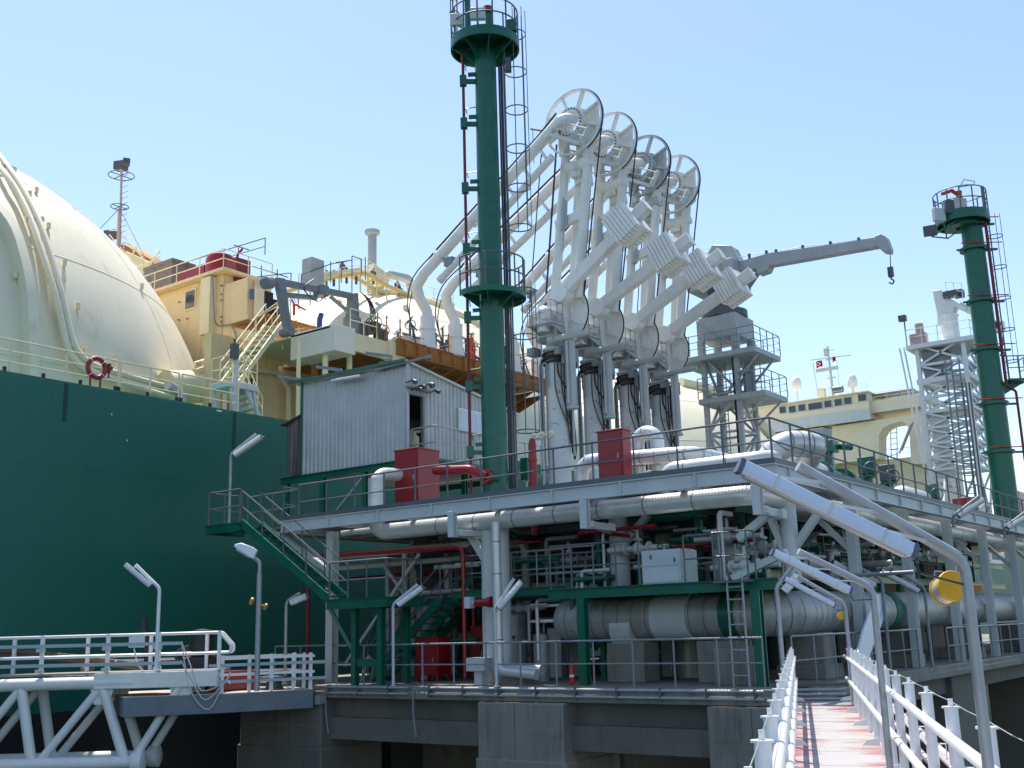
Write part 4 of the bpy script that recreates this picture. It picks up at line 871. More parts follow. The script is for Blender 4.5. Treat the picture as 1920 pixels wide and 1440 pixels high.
# conduits and fluorescent lamp along the roof edge
t=thing('eave_lamp','long white tube lamp fixed under the shed roof edge','lamp',(SX-.35,onX(650,705,SX-.3).y,18.7))
a=onX(622,714,SX-.35); c=onX(676,705,SX-.35); b=MB(); b.beam(a,c,.12,.09); b.build('housing',M['lampw'],t,bevel=.02); b=MB(); b.beam(a+V((0,.2,.08)),c+V((0,-.2,.08)),.04,.04); b.build('bracket',M['darkg'],t)
for k,(px,py) in enumerate(((565,718),(640,700),(735,675))):
    p=onX(px,py-6,SX-.2); t=thing('roof_bracket','small grey bracket sticking out over the shed roof, '+('leftmost','middle','rightmost')[k]+' of three','bracket',p,group='brackets along the shed roof'); b=MB(); b.beam(p,p+V((-.3,.9,.22)),.1,.1); b.cyl(p,p+V((0,0,-.15)),.03,seg=6); b.build('arm',M['steel'],t)
p=onX(745,686,SX-.2); t=thing('roof_conduit','dark conduit bar overhanging the near corner of the shed roof','conduit',p); b=MB(); b.beam(p+V((0,1,.02)),p+V((0,-1.4,.08)),.09,.07); b.cbox(p+V((0,-1.35,.08)),(.12,.15,.12)); b.build('bar',M['steel'],t)
# ================================================================ marine loading arms (local frame: base at origin, Y to ship, Z up)
def make_arm():
    t=thing('cargo_loader','','loading arm',(38.4,26,UZ))
    o=lambda y,z,x=0: V((x,y-26,z-UZ))
    B=lambda b,n,m,p=t,**k: b.build(n,M[m] if isinstance(m,str) else m,p,local=True,**k)
    b=MB(); b.lathe((0,0,0),[(.78,0),(.78,.06),(.5,.08),(.48,8.3),(.56,8.32),(.56,8.4),(.42,8.42)],seg=24); B(b,'column','grey_white')
    # scuffed markings on the column
    b=MB(); rd=random.Random(5)
    for k in range(9):
        a=R(-110+rd.uniform(-55,55)); z=rd.uniform(3.6,6.6); dx=rd.uniform(.1,.32)
        b.tube([V((cos(a+s)*.487,sin(a+s)*.487,z+rd.uniform(-.05,.05))) for s in (-dx,0,dx)],.011,4)
    B(b,'scuff_mark','darkg')
    b=MB(); b.lathe((0,0,8.42),[(.42,0),(.42,.35),(.62,.38),(.66,.45),(.66,.85),(.58,.9)],seg=24); b.annulus((0,0,8.82),(0,0,1),.66,.86,.06,28); B(b,'swivel_collar','craneg')
    b=MB(); b.cbox((-.05,.1,9.15),(1.0,1.1,.5)); b.cbox((.1,-.35,9.6),(.55,.7,1.5)); b.cbox((.1,.62,9.5),(.45,.35,1.2)); B(b,'trunnion_head','white_arm',bevel=.04)
    # lower sheave wheel
    wc=o(25.72,23.45,.25)
    b=MB(); b.annulus(wc,(1,0,0),1.22,1.36,.16,40); b.ring(wc,(1,0,0),.55,.12,24,6)
    for k in range(6):
        a=pi/6+k*pi/3; d=V((0,cos(a),sin(a))); b.beam(wc+d*.5,wc+d*1.25,.1,.26,V((1,0,0)))
    B(b,'lower_sheave','white_arm')
    b=MB(); b.prism([wc+V((-.06,-.2,1.0)),wc+V((-.06,-1.0,.7)),wc+V((-.06,-1.3,-.1)),wc+V((-.06,-1.0,-.85)),wc+V((-.06,-.3,-1.1)),wc+V((-.06,-.1,0))],(.12,0,0)); B(b,'side_plate','white_arm')
    # ball elbow and small service platform
    b=MB(); b.sphere((-.85,-.05,9.75),.42,20,12); b.tube([(-.85,-.05,9.75),(-.3,0,9.75)],.3,16); b.tube([(-.85,-.05,9.75),(-.85,-.0,9.0)],.3,16); b.annulus((-.42,0,9.75),(1,0,0),.28,.52,.1,24); B(b,'ball_elbow','insul')
    b=MB(); b.box((-1.35,-.75,9.22),(-.35,.55,9.3)); b.prism([(-1.3,-.7,9.2),(-.4,-.7,9.2),(-.4,-.7,8.9)],(0,.06,0)); b.prism([(-1.3,.4,9.2),(-.4,.4,9.2),(-.4,.4,8.9)],(0,.06,0)); sp=B(b,'service_platform','craneg')
    b=MB()
    P=[(-.4,.52,9.3),(-1.3,.52,9.3),(-1.3,-.72,9.3),(-.4,-.72,9.3)]
    for h in (.45,.95): b.tube([V(p)+V((0,0,h)) for p in P],.02,5)
    for p in P+[(-1.3,-.1,9.3),(-.85,-.72,9.3),(-.85,.52,9.3)]: b.tube([p,V(p)+V((0,0,.95))],.018,5)
    B(b,'platform_railing','steel',sp)
    # inboard boom: two tubes, product pipe and cross beams
    for (y0,y1,zz) in ((26.12,25.05,30.9),(24.75,23.85,30.9)):
        b=MB(); b.tube([o(y0,23.1 if y0>26 else 24.0,.05),o(y1,zz,.05)],.215,14); B(b,'boom_tube','white_arm')
    b=MB(); b.tube([o(25.35,23.4,.55),o(24.5,31.4,.55)],.26,16); B(b,'product_pipe','white')
    b=MB(); b.beam(o(25.7,27.55,.02),o(24.2,27.75,.02),.3,.42); B(b,'cross_beam','ycream' if False else 'white_arm',bevel=.02)
    b=MB(); b.tube([o(25.2,30.15,.05),o(24.45,30.0,.05),o(23.75,30.15,.05)],.3,12); b.cbox(o(24.5,29.85,.1),(.5,.55,.6)); b.tube([o(24.5,29.75,.5),o(24.45,29.3,.5)],.42,16); B(b,'head_bracing','white_arm')
    b=MB(); b.tube([o(25.18,28.7,-.15),o(25.12,28.4,-.15),o(25.3,26.2,-.15)],.035,6,radii=[.03,.03,.03]); b.cyl(o(25.12,28.5,-.2),o(25.22,27.2,-.2),.12,seg=12); b.cyl(o(24.98,28.5,-.2),o(25.08,27.2,-.2),.06,seg=8); B(b,'cable_tensioner','galv')
    # upper sheave wheel with hub
    uc=o(24.45,32.1,-.15)
    b=MB(); b.annulus(uc,(1,0,0),1.46,1.54,.2,48); B(b,'upper_sheave','white')
    b=MB()
    for k in range(8):
        a=pi/8+k*pi/4; d=V((0,cos(a),sin(a))); b.beam(uc+d*.62,uc+d*1.5,.08,.24,V((1,0,0)))
    B(b,'sheave_spokes','white_arm')
    hc=o(24.48,32.0,-.3)
    b=MB(); b.annulus(hc,(1,0,0),.52,.72,.34,36); b.annulus(hc+V((.45,0,0)),(1,0,0),.5,.85,.12,36); b.annulus(hc+V((.7,0,0)),(1,0,0),.5,.78,.3,36); B(b,'swivel_ring','white_arm')
    b=MB()
    for k in range(24):
        a=2*pi*k/24; p=hc+V((-.18,.62*cos(a),.62*sin(a))); b.cyl(p,p+V((-.05,0,0)),.035,seg=6)
    B(b,'bolt','darkg')
    b=MB(); b.prism([hc+V((.35,-.6,.6)),hc+V((.35,-1.1,.75)),hc+V((.35,-1.05,-.9)),hc+V((.35,-.35,-1.35)),hc+V((.35,.1,-1.3)),hc+V((.35,-.35,-.8)),hc+V((.35,-.72,0))],(.3,0,0)); b.prism([hc+V((.3,.6,.3)),hc+V((.3,.95,.35)),hc+V((.3,.95,-1.2)),hc+V((.3,.5,-1.0))],(.3,0,0)); B(b,'head_plate','white_arm',bevel=.02)
    # swivel box frame below the hub
    b=MB(); e=V((-.65,0,0)); A=hc+V((0,.75,-.55))+e; Bq=hc+V((0,-.85,-1.45))+e; up_=V((0,-.35,.6))
    b.beam(A,Bq,.3,.14); b.tube([A+up_,Bq+up_],.035,6); b.tube([A+up_*.5,Bq+up_*.5],.03,6)
    for f in (0,.35,.7,1): b.tube([A.lerp(Bq,f),A.lerp(Bq,f)+up_],.03,6)
    b.beam(A.lerp(Bq,1),hc+V((-.3,-1.1,-.6)),.12,.2); B(b,'maintenance_cradle','grey_white')
    # outboard boom
    p0=o(24.7,32.05,-.75); p1=o(33.0,26.65,-.75); d=(p1-p0).normalized()
    b=MB(); b.tube([hc+V((-.05,-.1,.05)),hc+V((-.45,-.1,.05)),p0+V((0,.1,.0)),p1-d*1.2],.265,18,fillet=.5,fn=6); b.annulus(p1-d*1.3,d,.28,.36,.12,24); b.annulus(p1-d*3.6,d,.28,.35,.1,24); B(b,'outboard_boom','white')
    n=V((0,d.z,-d.y)); n=n if n.z<0 else -n
    b=MB(); b.tube([p0+d*1.3+n*1.0,p1-d*.9+n*1.0],.17,12); b.lathe(p1-d*.9+n*1.0,[(.17,0),(.19,.02),(.19,.3),(.1,.32)],ax=d,seg=12); B(b,'counterbalance_pipe','white_arm')
    b=MB()
    k=1.6
    while k<9.3: q=p0+d*k; b.beam(q+n*.3,q+n*.86,.1,.22,V((1,0,0))); k+=1.12
    B(b,'boom_strut','white_arm')
    b=MB(); b.cbox(p1-d*1.6+n*.72,(.35,.5,.4)); B(b,'junction_box','steel')
    # triple swivel joint down to the manifold
    b=MB(); b.tube([p1-d*1.2,p1-d*.1,o(33.42,26.2,-.72),o(33.5,25.75,-.45),o(33.38,25.1,-.02),o(33.36,24.75,0)],.26,18,fillet=.4,fn=6); B(b,'triple_swivel','white')
    b=MB(); b.lathe(o(33.36,23.2,0),[(.34,0),(.44,0),(.44,.12),(.4,.14),(.34,.9),(.42,.92),(.42,1.0),(.34,1.02),(.36,1.5),(.36,1.62),(.29,1.64)],seg=22); B(b,'coupler','white')
    # hose along the outboard boom
    b=MB(); b.tube([hc+V((-.6,.4,.4)),p0+d*1.2-n*.42,p1-d*1.0-n*.42],.05,6); b.tube(smooth([p1-d*1.0-n*.42,p1+d*.5-n*.35,o(34.2,25.5,-.5),o(34.1,24.2,-.2),o(33.8,23.5,-.2)],4),.032,6)
    b.tube(smooth([p1-d*1.0-n*.36,p1+d*.4-n*.1,o(34.0,25.2,-.6),o(33.9,23.9,-.4),o(33.8,23.4,-.3)],4),.026,6)
    b.tube([p0+d*1.2-n*.42,p0+d*1.2-n*.3],.05,5); B(b,'control_hose','cable')
    # counterweight beam
    a0=o(25.2,24.15,-.55); a1=o(20.75,27.05,-.55); cd=(a1-a0).normalized(); cn=V((0,cd.z,-cd.y))
    b=MB(); b.beam(a0,a1,.42,.5); b.beam(a1-cd*.04,a1+cd*.02,.5,.58); B(b,'counterweight_beam','white_arm',bevel=.02)
    b=MB(); b.tube([a0+V((-.26,0,0)),a0+V((.3,0,0))],.42,20); B(b,'pivot_pin','white')
    cc=o(21.78,26.38,-.55); 
    b=MB(); NS=7; L=1.2; W=1.44
    for k in range(NS):
        s0=-L/2+L*k/NS; s1=s0+L/NS-.024; f=W/2-(0.0 if k%2 else .004)
        for side in (-1,1):
            x0=side*.23; x1=side*.62
            b.prism([cc+cd*s0+cn*f+V((min(x0,x1),0,0)),cc+cd*s1+cn*f+V((min(x0,x1),0,0)),cc+cd*s1-cn*f+V((min(x0,x1),0,0)),cc+cd*s0-cn*f+V((min(x0,x1),0,0))],(.39,0,0))
    b.beam(cc-cd*(L/2-.02),cc+cd*(L/2-.03),1.12,W-.1,cn)
    B(b,'counterweight','white_arm',bevel=.003)
    b=MB()
    for k in range(10):
        s=-L/2+.07+L*.98*k/10; p=cc+cd*s-cn*(W/2-.02)+V((-.635,0,0)); b.cyl(p,p+V((-.012,0,0)),.025,seg=6)
    B(b,'slab_bolt','darkg')
    # slewing cylinders
    b=MB(); b.cyl((-.75,-.35,8.62),(-.75,-2.3,8.62),.14,seg=12); b.cyl((-.75,-.2,8.62),(-.75,-.5,8.62),.2,seg=12); b.cyl((-.75,-2.3,8.62),(-.75,-2.5,8.62),.09,seg=10); B(b,'slewing_cylinder','craneg')
    b=MB(); b.cyl((-.55,-1.15,8.5),(-.55,-1.15,5.6),.2,seg=14); b.cyl((-.55,-1.15,5.6),(-.55,-1.15,5.5),.26,seg=14); b.cyl((-.55,-1.15,5.5),(-.55,-1.15,3.5),.05,seg=8); b.cyl((-.85,-1.15,8.4),(-.85,-1.15,5.7),.06,seg=8); B(b,'lift_cylinder','craneg')
    # drive cables
    b=MB(); 
    arc=[uc+V((-.05,1.55*cos(a),1.55*sin(a))) for a in [R(140-10*k) for k in range(1)]]
    rim=[uc+V((-.05,-1.56*cos(R(t_)),1.56*sin(R(t_)))) for t_ in range(75,-20,-8)]
    b.tube(rim+[wc+V((-.05,-1.38*cos(R(t_)),1.38*sin(R(t_)))) for t_ in range(30,-50,-8)],.035,6)
    B(b,'drive_cable','cable')
    b=MB(); rim=[uc+V((0,-1.56*cos(R(t_)),1.56*sin(R(t_)))) for t_ in range(-25,-70,-8)]; b.tube(rim,.03,6); B(b,'drive_cable','cable')
    for (xx,ya,yb,r) in ((.35,25.75,26.7,.05),(-.3,26.1,27.1,.028)):
        b=MB(); b.tube([o(ya,31.6,xx),o(yb,24.0,xx),o(yb,23.0,xx)],r,6); B(b,'drive_cable','cable')
    b=MB(); b.cyl(o(26.85,25.6,-.3),o(26.97,24.9,-.3),.07,seg=8); B(b,'turnbuckle','white')
    b=MB(); b.tube([uc+V((.2,1.5,.1)),uc+V((.2,2.5,.55))],.06,6); b.tube([uc+V((.2,2.4,.5)),uc+V((.2,2.4,-1.2))],.02,4); b.tube([uc+V((.2,1.9,.25)),uc+V((.2,1.95,-1.0))],.04,5); B(b,'lightning_arm','darkg')
    # cable bundle collar and hanging loops
    b=MB(); 
    for k in range(4): b.ring((0,0,7.75+.13*k),(.05*(k%2),.05,1),.53+.02*(k%2),.06,28,6)
    B(b,'cable_collar','cable')
    rd=random.Random(11)
    for k in range(9):
        a0_=R(-150+k*14); zb=rd.uniform(3.6,6.8); a1_=R(-52+rd.uniform(-9,9)); b=MB()
        P=[V((cos(a0_)*.57,sin(a0_)*.57,7.9)),V((cos(a0_)*.56,sin(a0_)*.56,(7.8+zb)/2)),V((cos((a0_+a1_)/2)*.58,sin((a0_+a1_)/2)*.58,zb)),V((cos(a1_)*.62,sin(a1_)*.62,zb+.5)),V((cos(a1_)*.6,sin(a1_)*.6,7.6))]
        b.tube(smooth(P,6),.026+.01*(k%2),5); B(b,'hanging_cable','cable')
    b=MB()
    for k in range(7):
        a=R(-58+k*4); b.tube(smooth([V((cos(a)*.6,sin(a)*.6,7.8)),V((cos(a)*.62,sin(a)*.62,5.6)),V((cos(a)*.66,sin(a)*.66-.05,4.1-.08*k)),V((cos(a+.1)*.72,sin(a+.1)*.72,4.3)),V((cos(a+.15)*.64,sin(a+.15)*.64,5.9))],5),.045,5)
    B(b,'cable_bundle','cable')
    b=MB(); b.tube([(-.42,.42,7.9),(-.5,.5,7.6),(-.5,.5,.2)],.07,6); b.tube([(-.62,.3,.2),(-.62,.3,7.6),(-.62,.18,7.75),(-.62,.06,7.6),(-.62,.06,6.6)],.045,6,fillet=.1); B(b,'riser_conduit','steel')
    b=MB(); b.tube([(-.50,.40,7.9),(-.50,.40,.2)],.055,6); B(b,'riser_cable','cable')
    b=MB()
    for s in (-.2,.2): b.tube([(.2+s,.75,0),(.2+s,.75,8.8)],.025,5)
    for k in range(26): b.tube([(0,.75,.3+k*.33),(.4,.75,.3+k*.33)],.014,4)
    B(b,'ladder','galv')
    b=MB(); b.cbox((-.3,.95,8.35),(.5,.4,.35)); b.cbox((-.6,-.55,8.1),(.25,.25,.25)); b.cbox((.1,-.85,8.0),(.4,.3,.6)); b.cyl((-.3,-.6,7.6),(-.3,-.6,8.4),.1,seg=8); b.cyl((.2,.6,7.2),(.2,.6,8.4),.12,seg=8); B(b,'valve_block','steel')
    return t
arm=make_arm()
ARX=[38.4,41.35,44.55,47.6]
labs=['white loading arm nearest the green tower, coupled to the ship','second white loading arm, with its counterweight lower right of the first one',
 'third white loading arm, its greyish wheel just right of the second','farthest white loading arm, its counterweight overlapping the grey crane tower']
arm['label']=labs[0]; arm['group']='white loading arms in a row'
for (x,l),ca in zip(list(zip(ARX,labs))[1:],(9,7,9)):
    sl_={9:0,7:-4.5}[ca] if l!=labs[1] else 6.0; ap=V((0,-1.5,0)); ro_=Matrix.Translation(ap)@Matrix.Rotation(R(sl_),4,'Z')@Matrix.Translation(-ap)
    d_=dup(arm,(x,26,UZ),label=l); pv=V((0,25.2-26,24.15-UZ)); rm_=Matrix.Translation(pv)@Matrix.Rotation(R(ca),4,'X')@Matrix.Translation(-pv)
    for ch in d_.children:
        if ch.name.split('.')[0] in ('outboard_boom','counterbalance_pipe','boom_strut','junction_box','triple_swivel','coupler','control_hose'): ch.matrix_basis=ro_
        if ch.name.split('.')[0] in ('counterweight','counterweight_beam','slab_bolt'): ch.matrix_basis=rm_
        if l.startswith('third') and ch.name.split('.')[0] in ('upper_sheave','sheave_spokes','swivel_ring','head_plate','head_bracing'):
            ch.material_slots[0].link='OBJECT'; ch.material_slots[0].material=M['pale_grey']  # head parts of the third arm are greyer than the others
# the furthest arm swings a little differently: its head hub stays the same
# ================================================================ person in orange coverall on the ship platform
def make_person():
    q=onY(884,650,34.0); base=V((q.x,34.0,PZ)); fx=V((.55,-.83,0)); 
    t=thing('person','person in orange coverall and white hard hat standing on the ship platform','person',base,R(-40))
    def skin(name,vs,es,rs,m,parent,lv=2):
        me=bpy.data.meshes.new(name); me.from_pydata(vs,es,[]); o=bpy.data.objects.new(name,me); C.objects.link(o)
        sk=o.modifiers.new('skin','SKIN'); 
        for i,r in enumerate(rs): me.skin_vertices[0].data[i].radius=(r[0],r[1]) if isinstance(r,tuple) else (r,r)
        me.skin_vertices[0].data[0].use_root=True
        s=o.modifiers.new('sub','SUBSURF'); s.levels=lv; s.render_levels=lv
        dg=bpy.context.evaluated_depsgraph_get(); ev=o.evaluated_get(dg); m2=bpy.data.meshes.new_from_object(ev); bpy.data.objects.remove(o)
        o=bpy.data.objects.new(name,m2); C.objects.link(o); m2.materials.clear(); m2.materials.append(M[m]); m2.polygons.foreach_set('use_smooth',[True]*len(m2.polygons)); o.parent=parent; return o
    # x = facing; standing, right arm bent on the rail
    vs=[(0,0,.95),(0,0,1.15),(0,0,1.38),(0,0,1.5),(0,0,1.56),(.02,0,1.68),  # pelvis..head
        (0,.1,.9),(.02,.11,.5),(-.01,.12,.1),(.14,.13,.05),
        (0,-.1,.9),(.03,-.11,.5),(0,-.12,.1),(.15,-.13,.05),
        (0,.2,1.42),(-.02,.27,1.14),(.16,.24,.97),(.24,.22,.96),
        (0,-.2,1.42),(-.03,-.27,1.14),(.06,-.25,.92),(.09,-.25,.84)]
    es=[(0,1),(1,2),(2,3),(3,4),(4,5),(0,6),(6,7),(7,8),(8,9),(0,10),(10,11),(11,12),(12,13),(2,14),(14,15),(15,16),(16,17),(2,18),(18,19),(19,20),(20,21)]
    rs=[(.15,.12),(.15,.12),(.17,.12),.07,.06,.095,.1,.075,.055,.045,.1,.075,.055,.045,.075,.055,.045,.04,.075,.055,.045,.04]
    body=skin('body',[V(v) for v in vs],es,rs,'skin',t)
    cv=[i for i in range(len(vs)) if i not in (4,5,9,13,17,21)]
    mp={o_:n for n,o_ in enumerate(cv)}
    skin('coverall',[V(vs[i]) for i in cv],[(mp[a],mp[b]) for a,b in es if a in mp and b in mp],[((r[0]*1.13,r[1]*1.2) if isinstance(r,tuple) else r*1.2) for r in [rs[i] for i in cv]],'orange',t)
    b=MB(); b.sphere((.02,0,1.72),.125,16,8,v0=0,v1=pi/2,sc=(1.1,1,1)); b.annulus((.03,0,1.72),(0,0,1),.1,.155,.015,20); b.build('hard_hat',M['helmet'],t,local=True)
    b=MB(); b.cbox((.125,0,1.64),(.03,.03,.04)); b.cbox((.1,.04,1.67),(.02,.025,.012)); b.cbox((.1,-.04,1.67),(.02,.025,.012)); b.cbox((.105,0,1.595),(.02,.05,.012)); b.build('face',M['skin'],t,local=True)
    for s in (1,-1):
        b=MB(); b.tube([(-.06,.12*s,.05),(.05,.125*s,.06),(.2,.135*s,.04)],.055,8,radii=[.05,.06,.04]); b.build('boot',M['black'],t,local=True)
        hand=V(vs[17] if s>0 else vs[21]); b=MB(); b.cbox(hand,(.08,.035,.08))
        for k in range(4): b.tube([hand+V((.03,-.024*s+.016*k*s,-.0)),hand+V((.075,-.024*s+.016*k*s,-.03)),hand+V((.085,-.024*s+.016*k*s,-.07+.006*k))],.009,5)
        b.tube([hand+V((0,-.02*s,.02)),hand+V((.03,-.045*s,-.01))],.01,5); b.build('hand',M['skin'],t,local=True)
    return t
make_person()
# ================================================================ green fire-monitor towers
rv=V((.595,-.804,0)); fv=V((.804,.595,0))
def cage_ladder(name,base,top,dirv,parent,z0,cage_from,w=.4,m='railgrey',hoop=True,cr=.36,step=1.05):
    """ladder standing at base offset; dirv outward direction of the cage"""
    dirv=V(dirv).normalized(); s=V((-dirv.y,dirv.x,0)); base=V(base); b=MB()
    for k in (-1,1): b.tube([V((base.x,base.y,z0))+s*k*w/2,V((base.x,base.y,top))+s*k*w/2],.028,6)
    z=z0+.2
    while z<top: b.tube([V((base.x,base.y,z))-s*w/2,V((base.x,base.y,z))+s*w/2],.014,4); z+=.3
    ld=b.build(name,M[m],parent)
    if hoop:
        b=MB(); z=cage_from; c=V((base.x,base.y,0))+dirv*cr
        while z<top+.3:
            b.annulus(V((c.x,c.y,z)),(0,0,1),cr+.0,cr+.012,.04,18); z+=step
        for a in (-1.9,-.95,0,.95,1.9):
            d=dirv*cos(a*.9)+s*sin(a*.9); p=c+d*(cr+.01); b.beam(V((p.x,p.y,cage_from)),V((p.x,p.y,top+.2)),.018,.018)
        b.build('safety_cage',M[m],ld)
    return ld
TW=V((26.05,20,0)); TT=onY(910,82,20).z
tw=thing('monitor_tower','tall dark green round tower with ladder cage and platforms rising in front','tower',(TW.x,TW.y,UZ))
b=MB(); b.lathe((TW.x,TW.y,UZ),[(.6,0),(.6,.05),(.42,.07),(.385,.08),(.38,6.4),(.395,6.42),(.395,6.5),(.378,6.52),(.345,TT-UZ+.0)],seg=28); b.build('mast',M['green'],tw)
b=MB(); c=V((TW.x,TW.y,TT)); b.annulus(c,(0,0,1),.3,1.13,.1,36); b.annulus(c+V((0,0,-.12)),(0,0,1),1.08,1.14,.32,36)
for k in range(8):
    a=2*pi*k/8; d=V((cos(a),sin(a),0)); b.prism([c+d*.4+V((0,0,-.06)),c+d*1.08+V((0,0,-.06)),c+d*1.08+V((0,0,-.25)),c+d*.4+V((0,0,-.75))],V((-d.y,d.x,0))*.03)
top=b.build('top_platform',M['green'],tw)
b=MB()
for h in (.5,1.0): b.ring(c+V((0,0,h+.05)),(0,0,1),1.1,.026,36,6)
for k in range(14):
    a=2*pi*k/14; p=c+V((cos(a),sin(a),0))*1.1; b.tube([p,p+V((0,0,1.05))],.03,6)
b.build('platform_railing',M['railgrey'],top)
b=MB(); p=c-rv*.55; b.cyl(p,p+V((0,0,2.2)),.1,seg=10); p2=c+rv*.15+V((0,0,0)); b.cyl(p2,p2+V((0,0,1.2)),.12,seg=10); b.build('monitor_stand',M['green'],tw)
b=MB(); b.cyl(p2+V((-.05,0,1.1)),p2+V((-.05,0,1.3)),.16,seg=10); b.tube([p2+V((0,0,.4)),p2+V((0,0,1.15)),p2-rv*.5+V((0,0,1.25))],.07,8); b.build('fire_monitor',M['red'],tw)
for off,h,w in ((-.9,.55,.42),(-.2,.75,.5),(.88,.3,.35)):
    b=MB(); pp=c+rv*off-fv*.55; b.cbox(pp+V((0,0,h)),(.16,w,.42),YAW); b.tube([pp,pp+V((0,0,h))],.04,6); b.build('floodlight',M['grey_white'] if off<.5 else M['green'],tw,bevel=.02)
b=MB()
for k in range(5): pp=c-rv*(1.0+.12*cos(k*1.3))-fv*(.15*sin(k*1.3)); b.tube([pp+V((0,0,1.1)),pp+V((0,0,2.1))],.02,5)
b.ring(c-rv*1.0+V((0,0,1.15)),(0,0,1),.15,.02,12,4); b.ring(c-rv*1.0+V((0,0,1.7)),(0,0,1),.15,.02,12,4); b.build('ladder_cage_top',M['railgrey'],tw)
mz=onY(940,550,19.6).z
b=MB(); c2=V((TW.x,TW.y,mz)); a0=math.atan2(rv.y,rv.x)
b.annulus(c2,(0,0,1),.42,1.05,.08,26,-2.1,1.5,ref=(rv.x,rv.y,0)) if False else None
def sector(b,c,r0,r1,h,a_from,a_to,n=20):
    rs=[]
    for i in range(n+1):
        a=a_from+(a_to-a_from)*i/n; d=V((cos(a),sin(a),0)); rs.append([b.bm.verts.new(c+d*r+V((0,0,z))) for r,z in ((r0,-h/2),(r1,-h/2),(r1,h/2),(r0,h/2))])
    for A,Bq in zip(rs,rs[1:]):
        for k in range(4): b._f([A[k],Bq[k],Bq[(k+1)%4],A[(k+1)%4]])
    b._f(rs[0]); b._f(rs[-1][::-1])
af=a0-R(150); at_=a0+R(60)
sector(b,c2,.42,1.1,.06,af,at_); sector(b,c2+V((0,0,-.06)),1.07,1.11,.17,af,at_)
for k in range(5):
    a=af+(at_-af)*k/4; d=V((cos(a),sin(a),0)); b.prism([c2+d*.42+V((0,0,-.04)),c2+d*1.06+V((0,0,-.04)),c2+d*1.06+V((0,0,-.1)),c2+d*.42+V((0,0,-.45))],V((-d.y,d.x,0))*.03)
mp_=b.build('mid_platform',M['green'],tw)
b=MB(); arc=[c2+V((cos(af+(at_-af)*k/16),sin(af+(at_-af)*k/16),0))*1.08 for k in range(17)]
for h in (.55,1.1): b.tube([p+V((0,0,h)) for p in arc],.025,6)
for p in arc[::2]: b.tube([p,p+V((0,0,1.12))],.027,6)
b.build('platform_railing',M['railgrey'],mp_)
lb=TW+rv*.62-fv*.1
cage_ladder('ladder',lb,TT+.9,rv,tw,mz,mz+2.2,step=1.35)
lb2=TW+rv*.66+fv*.12
cage_ladder('ladder',lb2,mz+.2,rv,tw,UZ,UZ+2.4,step=1.5)
b=MB(); pp=TW+rv*1.25-fv*.05; b.tube([(pp.x,pp.y,TT+.3),(pp.x,pp.y,mz+3)],.012,4); b.build('hoist_line',M['darkg'],tw)
b=MB()
for dx,r in ((.44,.035),(.52,.05),(.6,.03)):
    pp=TW+rv*dx+fv*.2; b.tube([(pp.x,pp.y,UZ),(pp.x,pp.y,TT-.3)],r,6)
b.build('cable_riser',M['darkg'],tw)
b=MB(); pp=TW+rv*.75-fv*.3; b.cbox((pp.x,pp.y,onY(955,160,20).z),(.2,.2,.45),YAW); b.build('junction_box',M['darkg'],tw)
# red riser pipe on the left with green stand-off brackets
rp=TW-rv*.74-fv*.05
b=MB(); b.tube([(rp.x,rp.y,UZ-4.9),(rp.x,rp.y,TT-.55)],.048,10); b.build('red_riser',mat('weathered_red_riser',(.2,.012,.02),.45,var=.2),tw)
b=MB(); b.tube([(rp.x,rp.y,TT-.6),(rp.x,rp.y,TT-.25),(TW.x-.2,TW.y+.1,TT-.2)],.07,8); b.build('red_elbow',M['red'],tw)
for py in (128,208,330,445,575,706,832):
    z=onY(880,py,20).z; b=MB(); b.beam((rp.x,rp.y,z-.12),(TW.x,TW.y,z-.12),.14,.12); b.beam(V((rp.x,rp.y,z+.12))+rv*.16,(TW.x,TW.y,z+.16),.12,.1); b.cbox((rp.x,rp.y,z-.1),(.2,.22,.34),YAW); b.tube([V((rp.x,rp.y,z+.25))+rv*.1,V((rp.x,rp.y,z+.42))+rv*.06,V((rp.x,rp.y,z+.5))+rv*.62],.018,5); b.build('standoff_bracket',M['green'],tw)
# ---------------------------------------------------------------- far tower on the right
TP=V((47.9,10.85,0)); T2=TP+rv*.36; TT2=onY(1808,412,10.85).z
t2=thing('monitor_tower','farther dark green tower standing at right with a red riser pipe','tower',(T2.x,T2.y,UZ))
b=MB(); b.lathe((T2.x,T2.y,UZ),[(.6,0),(.6,.05),(.48,.07),(.47,6),(.43,TT2-UZ)],seg=28); b.build('mast',M['green'],t2)
c=V((TP.x,TP.y,TT2)); b=MB(); b.annulus(c,(0,0,1),.3,1.1,.1,32); b.annulus(c+V((0,0,-.15)),(0,0,1),1.04,1.12,.42,32); b.annulus(c+V((0,0,-.35)),(0,0,1),.3,.75,.3,24); tp=b.build('top_platform',M['green'],t2)
b=MB()
for h in (.5,1.0): b.ring(c+V((0,0,h+.05)),(0,0,1),1.08,.026,32,6)
for k in range(13): a=2*pi*k/13; p=c+V((cos(a),sin(a),0))*1.08; b.tube([p,p+V((0,0,1.05))],.03,6)
p=c+rv*1.08; b.tube([p,p+V((0,0,1.4))],.05,6); b.build('platform_railing',M['railgrey'],tp)
b=MB(); b.lathe(c,[(.2,0),(.1,.2),(.1,.5)],seg=12); b.build('monitor_stand',M['green'],t2)
b=MB(); b.lathe(c+V((0,0,.5)),[(.1,0),(.16,.1),(.16,.3),(.12,.5),(.14,.7)],seg=12); b.tube([c+V((0,0,1.0)),c-rv*.3+V((0,0,1.25)),c-rv*.75+V((0,0,1.1))],.08,8); b.build('fire_monitor',M['fire'],t2)
